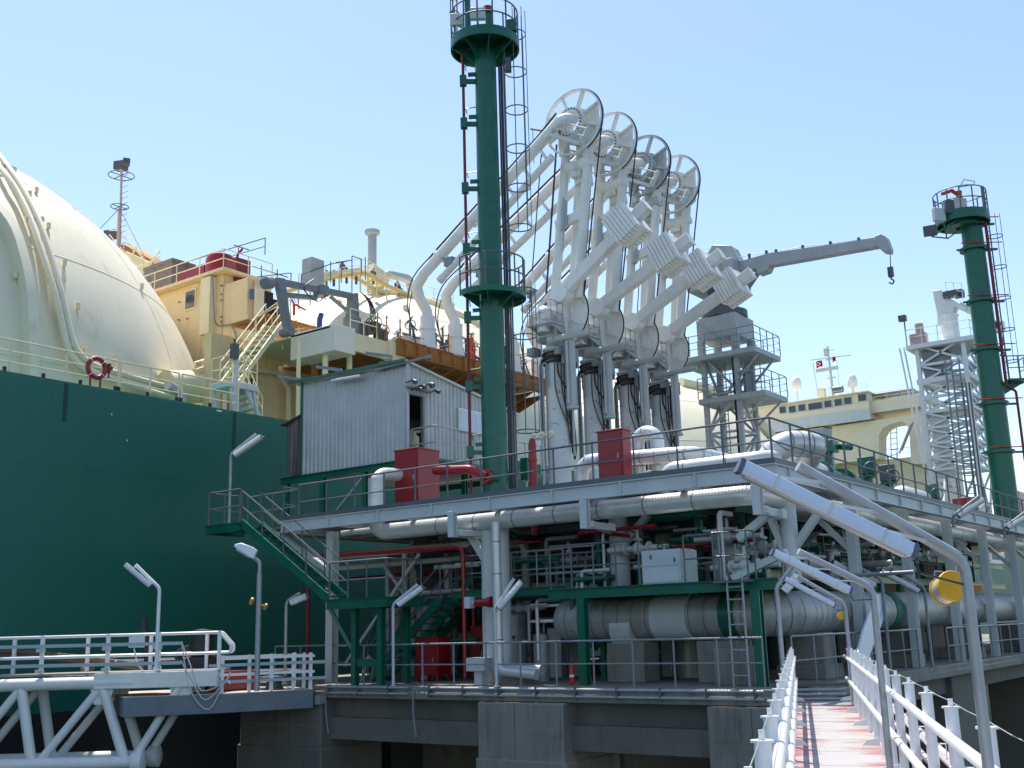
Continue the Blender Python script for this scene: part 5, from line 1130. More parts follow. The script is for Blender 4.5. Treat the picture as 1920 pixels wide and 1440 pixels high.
b=MB(); b.tube([c+V((0,0,1.3)),c+rv*.3+V((0,0,1.75)),c+rv*.75+V((0,0,1.65)),c+rv*.7+V((0,0,1.5)),c+rv*.1+V((0,0,1.4))],.02,5); b.build('monitor_rail',M['darkg'],t2)
for ox,oz,ang in ((-1.3,-.15,.3),(-1.75,-.85,-.4),(-.35,.25,0),(-.75,.2,.1)):
    b=MB(); pp=c+rv*ox-fv*.75+V((0,0,oz)); b.cbox(pp,(.22,.55,.6 if ox>-1.5 else .45),YAW+ang); b.build('floodlight',M['grey_white'] if ox in (-.35,-1.3) else M['darkg'],t2,bevel=.03)
b=MB(); pp=c-fv*.7; b.tube([pp-rv*.4+V((0,0,-.3)),pp-rv*1.6+V((0,0,-1.05))],.04,6); b.tube([pp-rv*.3+V((0,0,-.7)),pp-rv*1.0+V((0,0,-1.2)),pp-rv*1.7+V((0,0,-1.1))],.03,6); b.tube([pp-rv*1.1+V((0,0,-.4)),pp-rv*1.05+V((0,0,-1.2))],.03,6); b.build('floodlight_frame',M['green'],t2)
rp=T2+rv*.45-fv*.42
b=MB(); b.tube([(rp.x,rp.y,TT2-.1),(rp.x,rp.y,UZ+5.8),(rp.x+rv.x*.35,rp.y+rv.y*.35,UZ+5.6),(rp.x+rv.x*.35,rp.y+rv.y*.35,UZ+.2)],.055,8,fillet=.15); b.build('red_riser',M['darkred'],t2)
cage_ladder('ladder',T2+rv*.75+fv*.15,TT2-.1,rv,t2,UZ+6,UZ+7,step=1.4,cr=.3)
for py in (425,505,588,668,760,845):
    z=onY(1850,py,10.85).z if py!=425 else TT2-.35
    b=MB(); b.annulus((T2.x,T2.y,z),(0,0,1),.5,.6,.12,24); b.beam((T2.x,T2.y,z-.02),V((T2.x,T2.y,z))+rv*1.0,.12,.08); b.beam((T2.x,T2.y,z-.02),V((T2.x,T2.y,z))-rv*.75,.1,.07); b.build('standoff_ring',M['green'],t2)
    b=MB(); b.tube([V((T2.x,T2.y,z+.14))-rv*.75-fv*.5,V((T2.x,T2.y,z+.14))+rv*1.0-fv*.5],.025,5); b.build('red_bar',M['fire'],t2)
mz2=onY(1880,740,10.85).z
b=MB(); pp=V((T2.x,T2.y,mz2))+rv*1.05; b.cbox(pp,(.9,.9,.08),YAW); b.prism([V((T2.x,T2.y,mz2-.05))+rv*.5,V((T2.x,T2.y,mz2-.05))+rv*1.4,V((T2.x,T2.y,mz2-.55))+rv*.5],fv*.05); rp_=b.build('rest_platform',M['green'],t2)
railing('platform_railing',[pp-rv*.45-fv*.43,pp+rv*.43-fv*.43,pp+rv*.43+fv*.43],rp_,h=1.0,sp=.45,m=M['railgrey'])
b=MB()
for ox in (-.75,-.9,-1.05): pp=T2+rv*ox+fv*.4; b.tube([(pp.x,pp.y,UZ),(pp.x,pp.y,UZ+6.2)],.04,5)
b.build('cable_riser',M['darkg'],t2)
# ================================================================ grey lattice crane tower behind the arms
CX=53.0
def lattice(b,cx,cy,hw,z0,z1,nb,leg=.2,br=.1,horiz=True):
    cs=[(cx-hw,cy-hw),(cx+hw,cy-hw),(cx+hw,cy+hw),(cx-hw,cy+hw)]
    for x,y in cs: b.beam((x,y,z0),(x,y,z1),leg,leg)
    for i in range(4):
        a=cs[i];c_=cs[(i+1)%4]
        for k in range(nb):
            za=z0+(z1-z0)*k/nb; zb=z0+(z1-z0)*(k+1)/nb
            if k%2==i%2: b.beam((*a,za),(*c_,zb),br,br)
            else: b.beam((*c_,za),(*a,zb),br,br)
            b.beam((*a,zb),(*c_,zb),br,br)
cq=onX(1366,700,CX); CYc=cq.y
ct=thing('crane_tower','grey steel lattice crane tower with two railed platforms and a long boom','crane',(CX,CYc,UZ))
z1=onX(1360,672,CX).z; z2=onX(1380,748,CX).z; zt=onX(1350,605,CX).z; zs=onX(1345,548,CX).z
b=MB(); lattice(b,CX,CYc,.95,UZ,z1,5,.24,.12); b.build('lattice_frame',M['craneg'],ct)
def deckplat(nm,z,x0,x1,y0,y1):
    b=MB(); b.box((x0,y0,z-.28),(x1,y1,z-.02)); o=b.build(nm,M['craneg'],ct)
    railing('railing',[(x0,y1,z),(x0,y0,z),(x1,y0,z),(x1,y1,z)],o,h=1.1,sp=.9,mids=(.33,.66),rp=.03,m=M['steel'])
    for sx in (-1,1):
        for (xa,ya) in ((CX+.95*sx,CYc-.95),):
            b=MB(); b.beam((xa,ya,z-1.5),(xa,y0+.1,z-.3),.1,.1); b.build('bracket',M['craneg'],ct)
    return o
deckplat('upper_platform',z1,CX-1.6,CX+1.7,onX(1440,672,CX).y,onX(1290,672,CX).y)
deckplat('lower_platform',z2,CX-1.3,CX+1.6,onX(1455,748,CX).y,onX(1330,748,CX).y)
b=MB(); b.box((CX-1.15,CYc-1.15,z1+.9),(CX+1.15,CYc+1.15,zt+.1))
for sx in (-1,1):
    for sy in (-1,1): b.beam((CX+sx*1.0,CYc+sy*1.0,z1),(CX+sx*1.0,CYc+sy*1.0,z1+.95),.35,.35)
b.beam((CX-1.18,CYc+1.1,zt),(CX-1.18,CYc-1.1,z1+.2),.1,.14,(1,0,0)); b.build('machinery_box',M['craneg'],ct,bevel=.03)
b=MB(); b.cyl((CX,CYc,zt+.05),(CX,CYc,zs),.8,seg=24); b.cyl((CX,CYc,zt+.12),(CX,CYc,zt+.5),1.25,seg=24); b.build('slew_ring',M['darkg'],ct)
b=MB(); b.cbox((CX,CYc+.2,zs+.7),(2.2,2.8,1.4)); b.prism([(CX-.5,CYc+1.2,zs+1.3),(CX-.5,CYc-1.3,zs+1.3),(CX-.5,CYc-.9,zs+2.3),(CX-.5,CYc+.2,zs+2.6)],(1,0,0)); b.build('cab',M['craneg'],ct,bevel=.05)
railing('railing',[(CX-1.2,CYc+2.2,zs+.05),(CX-1.2,CYc-.6,zs+.05)],ct,h=1.1,sp=.8,m=M['steel'])
r0=onX(1352,512,CX); r1=onX(1445,486,CX); r2_=onX(1645,456,CX)
hw=.28; 
bt=lambda p,dz:V((CX,p.y,p.z+dz))
b=MB()
for (A,Bq) in (((r0,-.28,.25),(r1,-.42,.26)),((r1,-.42,.26),(r2_,-.24,.2))):
    p,a1,a2=A;q,c1,c2_=Bq
    b.hexa([(CX-hw,p.y,p.z+a1),(CX+hw,p.y,p.z+a1),(CX+hw,q.y,q.z+c1),(CX-hw,q.y,q.z+c1),(CX-hw,p.y,p.z+a2),(CX+hw,p.y,p.z+a2),(CX+hw,q.y,q.z+c2_),(CX-hw,q.y,q.z+c2_)])
b.prism([bt(onX(1422,500,CX),-.1)+V((-.35,0,0)),bt(onX(1446,493,CX),-.2)+V((-.35,0,0)),bt(onX(1442,503,CX),-.2)+V((-.35,0,0)),bt(onX(1425,511,CX),-.15)+V((-.35,0,0))],(.7,0,0)); boom=b.build('boom',M['craneg'],ct)
b=MB(); hp_=[onX(px,py,CX) for px,py in ((1643,447),(1655,441),(1664,446),(1672,468),(1670,475),(1658,474),(1645,462))]; b.prism([p+V((-.35,0,0)) for p in hp_],(.7,0,0)); b.build('boom_head',M['craneg'],ct,bevel=.04)
b=MB(); b.tube([onX(1385,565,CX),onX(1424,508,CX)],.14,10); b.tube([onX(1385,565,CX),onX(1400,543,CX)],.22,10); b.build('luffing_ram',M['steel'],ct)
b=MB()
for px,py in ((1405,480),(1437,474),(1455,472),(1505,464),(1557,457),(1610,450)): q=onX(px,py,CX); b.cyl((CX,q.y,q.z-.5),(CX,q.y,q.z+.12),.08,seg=8)
b.tube([onX(1350,492,CX),onX(1405,478,CX),onX(1505,463,CX),onX(1645,445,CX)],.02,4); b.build('wire_guide',M['darkg'],ct)
hk=onX(1669,478,CX); b=MB(); b.tube([hk,onX(1670,505,CX)],.025,4); q=onX(1670,510,CX); b.cbox(q,(.2,.25,.5)); q2=onX(1671,523,CX); b.tube([q,q2],.05,6); b.tube(smooth([q2,q2+V((0,-.12,-.12)),q2+V((0,-.02,-.26)),q2+V((0,.12,-.15))],4),.04,6); b.build('hook_block',M['darkg'],ct)
b=MB(); q=onX(1410,720,CX); b.lathe((CX-.6,q.y,z2),[(.2,0),(.2,1.1),(.33,1.15),(.33,1.3)],seg=12); b.build('vent_pipe',M['steel'],ct)
b=MB()
for s in (-.2,.2): b.tube([(CX-.6,onX(1428,700,CX).y+s,z2),(CX-.6,onX(1428,700,CX).y+s,z1)],.03,5)
for k in range(8): z=z2+.3+k*.32; b.tube([(CX-.6,onX(1428,700,CX).y-.2,z),(CX-.6,onX(1428,700,CX).y+.2,z)],.02,4)
b.build('ladder',M['steel'],ct)
b=MB(); 
for s in (-.25,.25): b.tube([(CX-.3,CYc+.3+s,UZ),(CX-.3,CYc+.3+s,z1)],.03,5)
z=UZ+.3
while z<z1: b.tube([(CX-.3,CYc+.05,z),(CX-.3,CYc+.55,z)],.02,4); z+=.32
b.build('ladder',M['steel'],ct)
b=MB(); b.tube([(CX-.97,CYc-.75,UZ),(CX-.97,CYc-.75,z1)],.09,6); b.build('cable_run',M['cable'],ct)
# ================================================================ white lattice tower on the right
WX=76.
qa=onX(1712,650,WX); qb=onX(1812,632,WX); 
wt=thing('gangway_tower','white lattice gangway tower with a small white crane on its top','tower',(WX+1.6,(qa.y+qb.y)/2,UZ))
wzt=(qa.z+qb.z)/2; hwy=abs(qa.y-qb.y)/2; cy=(qa.y+qb.y)/2
b=MB(); cs=[(WX,qa.y-.25),(WX,qb.y+.25),(WX+3.4,qb.y+.25),(WX+3.4,qa.y-.25)]
for x,y in cs: b.beam((x,y,UZ),(x,y,wzt),.26,.26)
lv=[wzt]+[onX(1765,py,WX).z for py in (680,712,742,770,800,830,856,880)]+[UZ]
for i in range(4):
    a=cs[i];c_=cs[(i+1)%4]
    for k in range(len(lv)-1):
        b.beam((*a,lv[k+1]),(*c_,lv[k]),.13,.13); b.beam((*c_,lv[k+1]),(*a,lv[k]),.13,.13); b.beam((*a,lv[k+1]),(*c_,lv[k+1]),.18,.18)
b.build('lattice_frame',M['white'],wt)
b=MB(); b.box((WX-.5,qa.y+.35,wzt-.3),(WX+3.9,qb.y-.5,wzt)); tpf=b.build('top_platform',M['white'],wt)
railing('railing',[(WX-.45,qa.y+.3,wzt),(WX-.45,qb.y-.4,wzt),(WX+3.8,qb.y-.4,wzt)],tpf,h=1.1,sp=1.1,mids=(.5,),rp=.03,m=M['white'])
b=MB(); z=lv[2]; b.box((WX-.1,qa.y,z-.1),(WX+3.5,qb.y,z+.25)); b.build('mid_platform',M['white'],wt)
b=MB(); z=lv[4]; b.box((WX-.1,qa.y,z-.1),(WX+3.5,qb.y,z+.12)); b.build('lower_platform',M['white'],wt)
b=MB(); b.box((WX+.2,qa.y-.5,lv[2]+.3),(WX+2.2,qa.y-1.9,wzt-.4)); b.build('dark_panel',M['steel'],wt)
b=MB(); q=onX(1774,625,WX); b.lathe((WX+1.2,q.y,wzt),[(.8,0),(.8,.25),(.6,.45),(.58,1.9),(.7,2.0)],seg=20); crn=b.build('crane_column',M['white'],wt)
b=MB(); u=onX(1760,545,WX); w_=onX(1775,560,WX); b.prism([onX(px,py,WX+.7) for px,py in ((1747,545),(1764,543),(1768,560),(1782,560),(1800,570),(1812,578),(1810,582),(1790,574),(1784,590),(1783,612),(1757,612),(1757,590))],(1.0,0,0)); b.build('crane_head',M['white'],crn,bevel=.05)
b=MB(); b.beam(onX(1800,573,WX+1.2),onX(1876,613,WX+1.2),.5,.45); b.cbox(onX(1874,613,WX+1.2),(.5,.6,.7)); b.build('crane_boom',M['white'],crn)
b=MB(); q=onX(1877,618,WX+1.2); q2=onX(1880,660,WX+1.2); b.tube([q,q2],.04,4); b.cbox(onX(1878,640,WX+1.2),(.15,.2,.6)); b.tube(smooth([q2,q2+V((0,-.15,-.15)),q2+V((0,0,-.35)),q2+V((0,.18,-.15))],4),.06,6); b.build('hook',M['darkg'],crn)
b=MB(); q=onX(1783,552,WX+.7); b.cbox(q,(.7,.9,.4)); b.cbox(q+V((.6,-.4,.1)),(.6,.6,.5)); railing('crane_railing',[onX(1776,560,WX+.4),onX(1806,562,WX+.4)],crn,h=1.2,sp=.6,m=M['white']); b.build('winch',M['darkg'],crn)
b=MB(); q=onX(1702,640,WX); b.tube([(WX-.3,q.y,wzt),(WX-.3,q.y,onX(1699,602,WX).z)],.05,5); b.cbox((WX-.3,q.y+.1,onX(1699,598,WX).z),(.4,.5,.4)); b.build('floodlight_post',M['darkg'],wt)
b=MB(); q=onX(1722,625,WX); b.cbox((WX,q.y,wzt+.4),(.6,1.1,.8)); b.cyl((WX,q.y-.1,wzt+.8),(WX,q.y-.1,wzt+1.5),.3,seg=12); b.build('top_box',M['pink'],wt)
b=MB()
for s in (0,.3): b.tube([(WX-.1,qa.y-.75+s,UZ),(WX-.1,qa.y+.6+s,wzt)],.07,5)
z=UZ
while z<wzt: b.tube([(WX-.1,qa.y-.9,z),(WX-.1,qa.y-.25,z)],.05,4); z+=1.35
b.build('side_ladder',M['white'],wt)
b=MB()
for s in (0,.5,.9): b.tube([(WX-.3,qb.y+.6+s,UZ),(WX-.3,qb.y+.6+s,lv[1])],.06,5)
z=UZ
while z<lv[1]: b.tube([(WX-.3,qb.y+.6,z),(WX-.3,qb.y+1.1,z)],.03,4); z+=.4
b.build('caged_ladder',M['steel'],wt)
b=MB(); b.box((WX+.1,qa.y-.6,lv[8]-.5),(WX+1.2,qa.y-1.5,lv[4]-.3)); b.build('lift_cage',M['grey_white'],wt)
# ================================================================ red and white gangway in the foreground
WA=R(22.4); WD=V((cos(WA),sin(WA),0)); WN=V((-sin(WA),cos(WA),0)); WC=V((12.8,4.92,0)); DZ=8.33
def wp(s,n,z=0): p=WC+WD*s+WN*n; return V((p.x,p.y,z))
S0=-16.0; S1=11.45
wk=thing('gangway','narrow gangway with worn red and white deck between thick white railings','gangway',(WC.x,WC.y,DZ))
# worn deck material: pale grating over red
m=bpy.data.materials.new('worn_red_white_deck'); m.use_nodes=True; nt=m.node_tree; N=nt.nodes; L=nt.links; bs=N['Principled BSDF']; bs.inputs['Roughness'].default_value=.6
tc=N.new('ShaderNodeNewGeometry'); mp=N.new('ShaderNodeMapping'); mp.inputs['Rotation'].default_value=(0,0,-WA); L.new(tc.outputs['Position'],mp.inputs['Vector'])
mp2=N.new('ShaderNodeMapping'); mp2.inputs['Scale'].default_value=(1.7,.6,1); L.new(mp.outputs['Vector'],mp2.inputs['Vector'])
n1=N.new('ShaderNodeTexNoise'); n1.inputs['Scale'].default_value=1.3; n1.inputs['Detail'].default_value=7; n1.inputs['Roughness'].default_value=.62; L.new(mp2.outputs['Vector'],n1.inputs['Vector'])
cr=N.new('ShaderNodeValToRGB'); cr.color_ramp.elements[0].position=.46; cr.color_ramp.elements[0].color=(.47,.44,.43,1); cr.color_ramp.elements[1].position=.68; cr.color_ramp.elements[1].color=(.36,.085,.085,1); e=cr.color_ramp.elements.new(.56); e.color=(.42,.25,.24,1); sx=N.new('ShaderNodeSeparateXYZ'); L.new(mp.outputs['Vector'],sx.inputs[0])
a1=N.new('ShaderNodeMath'); a1.operation='ADD'; a1.inputs[1].default_value=.329; L.new(sx.outputs['Y'],a1.inputs[0])
a2=N.new('ShaderNodeMath'); a2.operation='ABSOLUTE'; L.new(a1.outputs[0],a2.inputs[0])
a3=N.new('ShaderNodeMath'); a3.operation='MULTIPLY_ADD'; a3.inputs[1].default_value=.3; L.new(a2.outputs[0],a3.inputs[0]); L.new(n1.outputs['Fac'],a3.inputs[2])
a4=N.new('ShaderNodeMath'); a4.operation='SUBTRACT'; a4.inputs[1].default_value=.1; L.new(a3.outputs[0],a4.inputs[0]); L.new(a4.outputs[0],cr.inputs['Fac'])
wv=N.new('ShaderNodeTexWave'); wv.bands_direction='Y'; wv.inputs['Scale'].default_value=14; wv.inputs['Distortion'].default_value=.3; L.new(mp.outputs['Vector'],wv.inputs['Vector'])
mx=N.new('ShaderNodeMix'); mx.data_type='RGBA'; mx.blend_type='MULTIPLY'; mx.inputs[0].default_value=.28; L.new(cr.outputs['Color'],mx.inputs[6]); L.new(wv.outputs['Color'],mx.inputs[7]); L.new(mx.outputs[2],bs.inputs['Base Color'])
bp=N.new('ShaderNodeBump'); bp.inputs['Strength'].default_value=.5; bp.inputs['Distance'].default_value=.01; L.new(wv.outputs['Fac'],bp.inputs['Height']); L.new(bp.outputs['Normal'],bs.inputs['Normal'])
b=MB(); s=S0
while s<S1-.1: 
    e_=min(s+1.48,S1); c=(wp((s+e_)/2,0,DZ-.03)); b.cbox(c,(e_-s-.012,1.2,.06),WA); s+=1.49
b.build('deck_grating',m,wk)
b=MB(); 
for n in (-.63,.63): b.beam(wp(S0,n,DZ-.12),wp(S1,n,DZ-.12),.07,.26)
for n in (-.45,.45): b.beam(wp(S0,n,DZ-.3),wp(S1,n,DZ-.3),.1,.2)
b.build('side_girder',M['white'],wk)
PH=1.09; sp=1.46
for side,n,off in ((1,.56,-7.9),(-1,-.58,-7.25)):
    k=0; s=off-sp*4; posts=[]
    while s<S1+.02:
        posts.append(s); s+=sp
    posts=[q for q in posts if q>S0]
    for s in posts:
        b=MB(); p=wp(s,n,0); b.cyl(p+V((0,0,DZ-.05)),p+V((0,0,DZ+PH)),.043,seg=16); b.cyl(p+V((0,0,DZ+PH)),p+V((0,0,DZ+PH+.012)),.058,seg=16)
        b.cbox(p+V((0,0,DZ+PH+.035)),(.016,.03,.05),WA)
        if side<0:
            for z in (.45,.72): b.annulus(p+V((0,0,DZ+z)),(0,0,1),.043,.05,.014,16); b.tube([p-WN*.05+V((0,0,DZ+z)),p-WN*.1+V((0,0,DZ+z)),p-WN*.1+V((0,0,DZ+z-.12))],.006,5)
        b.build('rail_post',M['white_rail'],wk)
    for z,r in ((PH-.17,.036),(PH-.62,.036)):
        b=MB(); b.tube([wp(posts[0],n+(-.05 if side>0 else .05),DZ+z),wp(S1,n+(-.05 if side>0 else .05),DZ+z)],r,12); b.build('hand_rail',M['white_rail'],wk)
    b=MB()
    for a,c in zip(posts,posts[1:]): b.tube([wp(a,n,DZ+PH+.045),wp((a+c)/2,n,DZ+PH+.038),wp(c,n,DZ+PH+.045)],.003,4)
    b.build('guard_wire',M['galv'],wk)
    if side<0:   # cable pipes outside the right rail, pink stained
        b=MB(); b.tube([wp(S0,n-.16,DZ+.55),wp(S1,n-.16,DZ+.55)],.045,8); b.tube([wp(S0,n-.14,DZ+.38),wp(S1,n-.14,DZ+.38)],.03,8); b.build('side_pipe',mat('pink_stained_pipe',(.6,.52,.5),.5,var=.1,dirt=(.45,.12,.12),dirt_amt=.6,dirt_scale=(2,2,2)),wk)
    s=-9.3
    while s<S1:
        if side>0: b=MB(); b.prism([wp(s,n,DZ+.02),wp(s,n-.2,DZ+.02),wp(s,n-.14,DZ+.09),wp(s,n,DZ+.12)],WD*.02); b.build('deck_bracket',M['white'],wk)
        else: b=MB(); b.prism([wp(s,n,DZ+.02),wp(s,n+.24,DZ+.02),wp(s,n+.17,DZ+.09),wp(s,n,DZ+.12)],WD*.02); b.build('deck_bracket',M['white'],wk)
        s+=2.92
# step pipes at the far end
t=thing('step_rails','grey step of stacked steel tubes where the gangway meets the jetty deck','step',wp(S1+.3,0,8.3))
for k,z in enumerate((8.36,8.45,8.54)):
    b=MB(); b.tube([wp(S1+.1+.12*k,.56,z),wp(S1+.1+.12*k,-.5,z)],.035,8); b.build('tube',M['galv'],t)
b=MB(); b.cbox(wp(S1+.75,.03,8.635),(.6,1.2,.06),WA); b.build('tread_plate',M['concd'],t)
# ================================================================ lamps on bent poles
CAPM=mat('dark_blue_lamp_cap',(.09,.11,.17),.4)
def Dp(p): p=V(p)-V((0,0,EYE)); return p.dot(V(_f))
def tube_lamp(lab,base,bend,tip,l0,l1,D=None,r=.045,hood=.15,th=.1,m='lampw',pm='galv',side=-1,group=None,flip=False,dd=0):
    base=V(base); D=D or Dp(base)
    B=atd(*bend,D); T=atd(*tip,D+dd); t=thing('lamp_post',lab,'lamp',base,group=group)
    bot=V((B.x,B.y,base.z)); b=MB(); b.tube([bot,B,T],r,12,fillet=r*5,fn=8); b.cyl(bot,bot+V((0,0,.02)),r*2,seg=12); b.build('pole',M[pm],t)
    a=atd(*l0,D-.12+dd*.5); c=atd(*l1,D-.12); d=(c-a).normalized(); up=V((0,0,1)); s=d.cross(up).normalized(); u=s.cross(d).normalized()
    h=hood; b=MB()
    # hood section: trapezoid
    sec=[(-.6*th,-.5*h),(.6*th,-.5*h),(.75*th,-.1*h),(.45*th,.5*h),(-.45*th,.5*h),(-.75*th,-.1*h)]
    b.prism([a+s*x+u*y for x,y in sec],c-a); b.build('lamp_housing',M[m],t,bevel=.003,sharp=12)
    b=MB(); b.prism([a+d*.02+s*x+u*y for x,y in ((-.5*th,-.62*h),(.5*th,-.62*h),(.58*th,-.5*h),(-.58*th,-.5*h))],(c-a)-d*.04); b.build('diffuser',mat('lamp_diffuser_%d'%len(bpy.data.materials),(.5,.47,.42),.3),t)
    b=MB()
    for e in (a-d*.012,c+d*.012): b.prism([e-d*.012+s*x*1.04+u*y*1.04 for x,y in sec],d*.024)
    b.build('end_cap',CAPM if m=='lampb' else M['darkg'],t)
    L=(c-a).length
    for f in (.18,.5,.82):
        b=MB(); q=a+d*L*f
        b.cbox(q+u*(.02)+s*(-.72*th),(.035,.03,.06)) if False else b.prism([q+s*x*1.07+u*y*1.07 for x,y in sec],d*.018); b.beam(q+u*h*.4,q+u*h*.4+((B.lerp(T,1-f))-q-u*h*.4),.014,.014); b.build('clip',M['grey_white'],t)
    b=MB(); b.tube([c+d*.01-u*.02,c+d*.08-u*.08,B+V((0,0,-.12))],.006,5); b.build('lamp_cable',M['cable'],t)
    return t
tube_lamp('nearest tube lamp on a thick galvanised bent pole at the right gangway rail',(6.07,1.557,8.3),(1808,1050),(1496,874),(1392,876),(1708,1032),hood=.072,th=.045,m='lampb',r=.028)
tube_lamp('second bent pole lamp from the viewer on the right gangway rail',(12.05,4.15,8.3),(1636,1102),(1497,1034),(1450,1036),(1592,1106),hood=.075,th=.055,m='lampb',r=.036)
tube_lamp('third lamp on the right gangway rail, small yellow beacon on its pole',(22.75,8.68,8.4),(1584,1132),(1494,1080),(1471,1084),(1563,1134),hood=.095,th=.075,m='lampb',r=.043)
tube_lamp('lamp post on the deck corner left of the gangway, arm bent to the right',(22.7,10.55,8.5),(1456,1102),(1488,1058),(1496,1078),(1470,1108),hood=.16,th=.1,m='lampw',r=.05,pm='galv')
for (bx,bend,tip,l0,l1,lab) in ((30.2,(1653,1086),(1580,1048),(1562,1054),(1640,1098),'nearer of two lamp posts on the deck side railing right of the gangway'),(34.15,(1733,1102),(1668,1062),(1652,1070),(1722,1108),'farther of two lamp posts on the deck side railing right of the gangway')):
    tube_lamp(lab,(bx,10.1,8.6),bend,tip,l0,l1,hood=.13,th=.1,m='grey_white',r=.045,pm='steel')
# wall bracket lamps under the platform edge at right
for (bend,tip,l0,l1,lab) in (((1786,968),(1836,930),(1798,968),(1845,936),'left one of two bracket lamps on the platform side edge at far right'),((1882,990),(1925,958),(1890,990),(1935,962),'right one of two bracket lamps on the platform side edge, at photo border')):
    q=onY(bend[0],bend[1],9.75); tube_lamp(lab,(q.x,q.y,q.z-.35),bend,tip,l0,l1,D=Dp(q),hood=.14,th=.12,m='grey_white',r=.05,pm='steel')
q=onX(740,1255,22.95); tube_lamp('tube lamp on the deck railing in front of the low red cabinet',(22.95,q.y,8.6),(737,1133),(783,1096),(747,1134),(792,1101),hood=.13,th=.13,r=.042,pm='grey_white')
q=onX(931,1255,22.85); tube_lamp('tube lamp on the deck railing beside the shiny silver downpipe',(22.85,q.y,8.6),(928,1142),(964,1085),(936,1140),(978,1090),hood=.13,th=.13,r=.042,pm='grey_white')
q=atd(541,1265,33); tube_lamp('rusty poled tube lamp left of the green stair landing',(q.x,q.y,8.6),(537,1128),(562,1112),(545,1130),(575,1117),D=33,hood=.16,th=.13,r=.05,pm='insuld')
q=onX(434,960,23.5); tube_lamp('tube lamp on the top stair landing against the green hull',(q.x,q.y,13.6),(433,852),(480,814),(440,853),(490,818),D=Dp(q),hood=.15,th=.15,r=.05,pm='galv')
q=atd(298,1235,29.4); tube_lamp('tube lamp standing on the white truss bridge, arm bent to the left',(q.x,q.y,9.2),(299,1103),(254,1059),(235,1058),(282,1098),D=29.4,hood=.12,th=.12,r=.05,pm='white_rail')
# hooded street-type lamp on the little platform
q=atd(487,1290,30.6); t=thing('street_lamp','street lamp with a white hood on a tall pole on the small dark platform','lamp',(q.x,q.y,8.55))
D=30.6; B=atd(487,1052,D); b=MB(); b.tube([(B.x,B.y,8.55),(B.x,B.y,B.z-.3),B+V((0,0,-.02)),atd(468,1040,D)],.055,12,fillet=.2,radii=None); b.cyl((B.x,B.y,8.55),(B.x,B.y,atd(487,1075,D).z),.075,seg=12); b.build('pole',M['galv'],t)
h0=atd(440,1024,D); h1=atd(480,1040,D); d=(h1-h0).normalized(); b=MB(); s=V((0,0,1)).cross(d).normalized(); u=d.cross(s)
def hs(f,w,zt,zb): c=h0.lerp(h1,f); return [c+s*w+u*zb,c-s*w+u*zb,c-s*w*.8+u*zt,c+s*w*.8+u*zt]
rings=[hs(0,.09,.06,-.02),hs(.25,.17,.15,-.05),hs(.75,.17,.16,-.12),hs(1,.13,.12,-.14)]
vs=[[b.bm.verts.new(p) for p in r_] for r_ in rings]
for A,Bq in zip(vs,vs[1:]):
    for k in range(4): b._f([A[k],A[(k+1)%4],Bq[(k+1)%4],Bq[k]])
b._f(vs[0]); b._f(vs[-1][::-1]); b.build('hood',M['white_rail'],t,bevel=.02)
b=MB(); b.beam(h0.lerp(h1,.15)-u*.06,h0.lerp(h1,.8)-u*.13,.24,.05); b.build('lamp_glass',M['grey_white'],t)
q=atd(482,1131,D); b=MB(); b.cyl(q-s*.05+V((0,0,0)),q+d*.22,.03,seg=8); b.lathe(q-d*.2,[(.1,0),(.11,.06),(.05,.1)],ax=d,seg=14); b.lathe(q+d*.22,[(.09,0),(.1,.06),(.04,.1)],ax=d,seg=14); b.build('beacon_bracket',mat('ochre_beacon',(.5,.3,.06),.4),t)
# yellow beacons
def beacon(px,py,D,r,lab,ax_px):
    c=atd(px,py,D); e=atd(ax_px[0],ax_px[1],D+r*2.6); ax=(e-c).normalized(); t=thing('beacon_light',lab,'beacon',c); 
    b=MB(); b.lathe(c,[(r*.9,-.02*r),(r,.0),(r,.28*r),(r*.96,.34*r)],ax=-ax,seg=28); b.build('lid',M['yel'],t)
    b=MB(); b.lathe(c+ax*.0,[(r*.86,0),(r*.9,.15*r),(r*.9,1.1*r),(r*.75,1.2*r)],ax=ax,seg=24); b.build('lens',mat('beacon_lens_%d'%int(px),(.55,.5,.42),.15,.3),t)
    b=MB(); b.annulus(c+ax*1.15*r,ax,r*.8,r*.98,.12*r,28); b.build('rim',M['yel'],t)
    return t,c,ax
t,c,ax=beacon(1784,1100,5.35,.075,'yellow beacon with round lid on the nearest bent pole',(1751,1121))
b=MB(); P=atd(1816,1104,5.5); b.beam(c+(P-c)*.8,P+(P-c)*.6,.03,.025); b.annulus(P+V((.02,.0,0)),(0,0,1),.05,.06,.03,18); b.build('clamp',M['rustor'],t)
t,c,ax=beacon(1577,1155,22.6,.075,'tiny yellow beacon on the third gangway lamp pole',(1573,1158))
b=MB(); P=atd(1588,1156,23); b.beam(c,P,.03,.03); b.build('clamp',M['rustor'],t)
# white leaning panel behind the second lamp
a=[onY(px,py,9.9) for px,py in ((1643,1114),(1655,1114),(1657,1160),(1625,1245),(1604,1240),(1618,1185))]
t=thing('brace_panel','bluish white tapering panel leaning behind the second gangway lamp post','panel',a[4]); b=MB(); b.prism(a,(0,.05,0)); b.build('sheet',M['lampb'],t); b=MB(); b.beam(onY(1656,1125,9.93),onY(1628,1240,9.93),.06,.12); b.build('stiffener',M['blue'],t)
# ================================================================ left: white truss bridge and mooring platform
_up=V((0,0,1))
def bl(px,py,D): return atd(px,py,D)
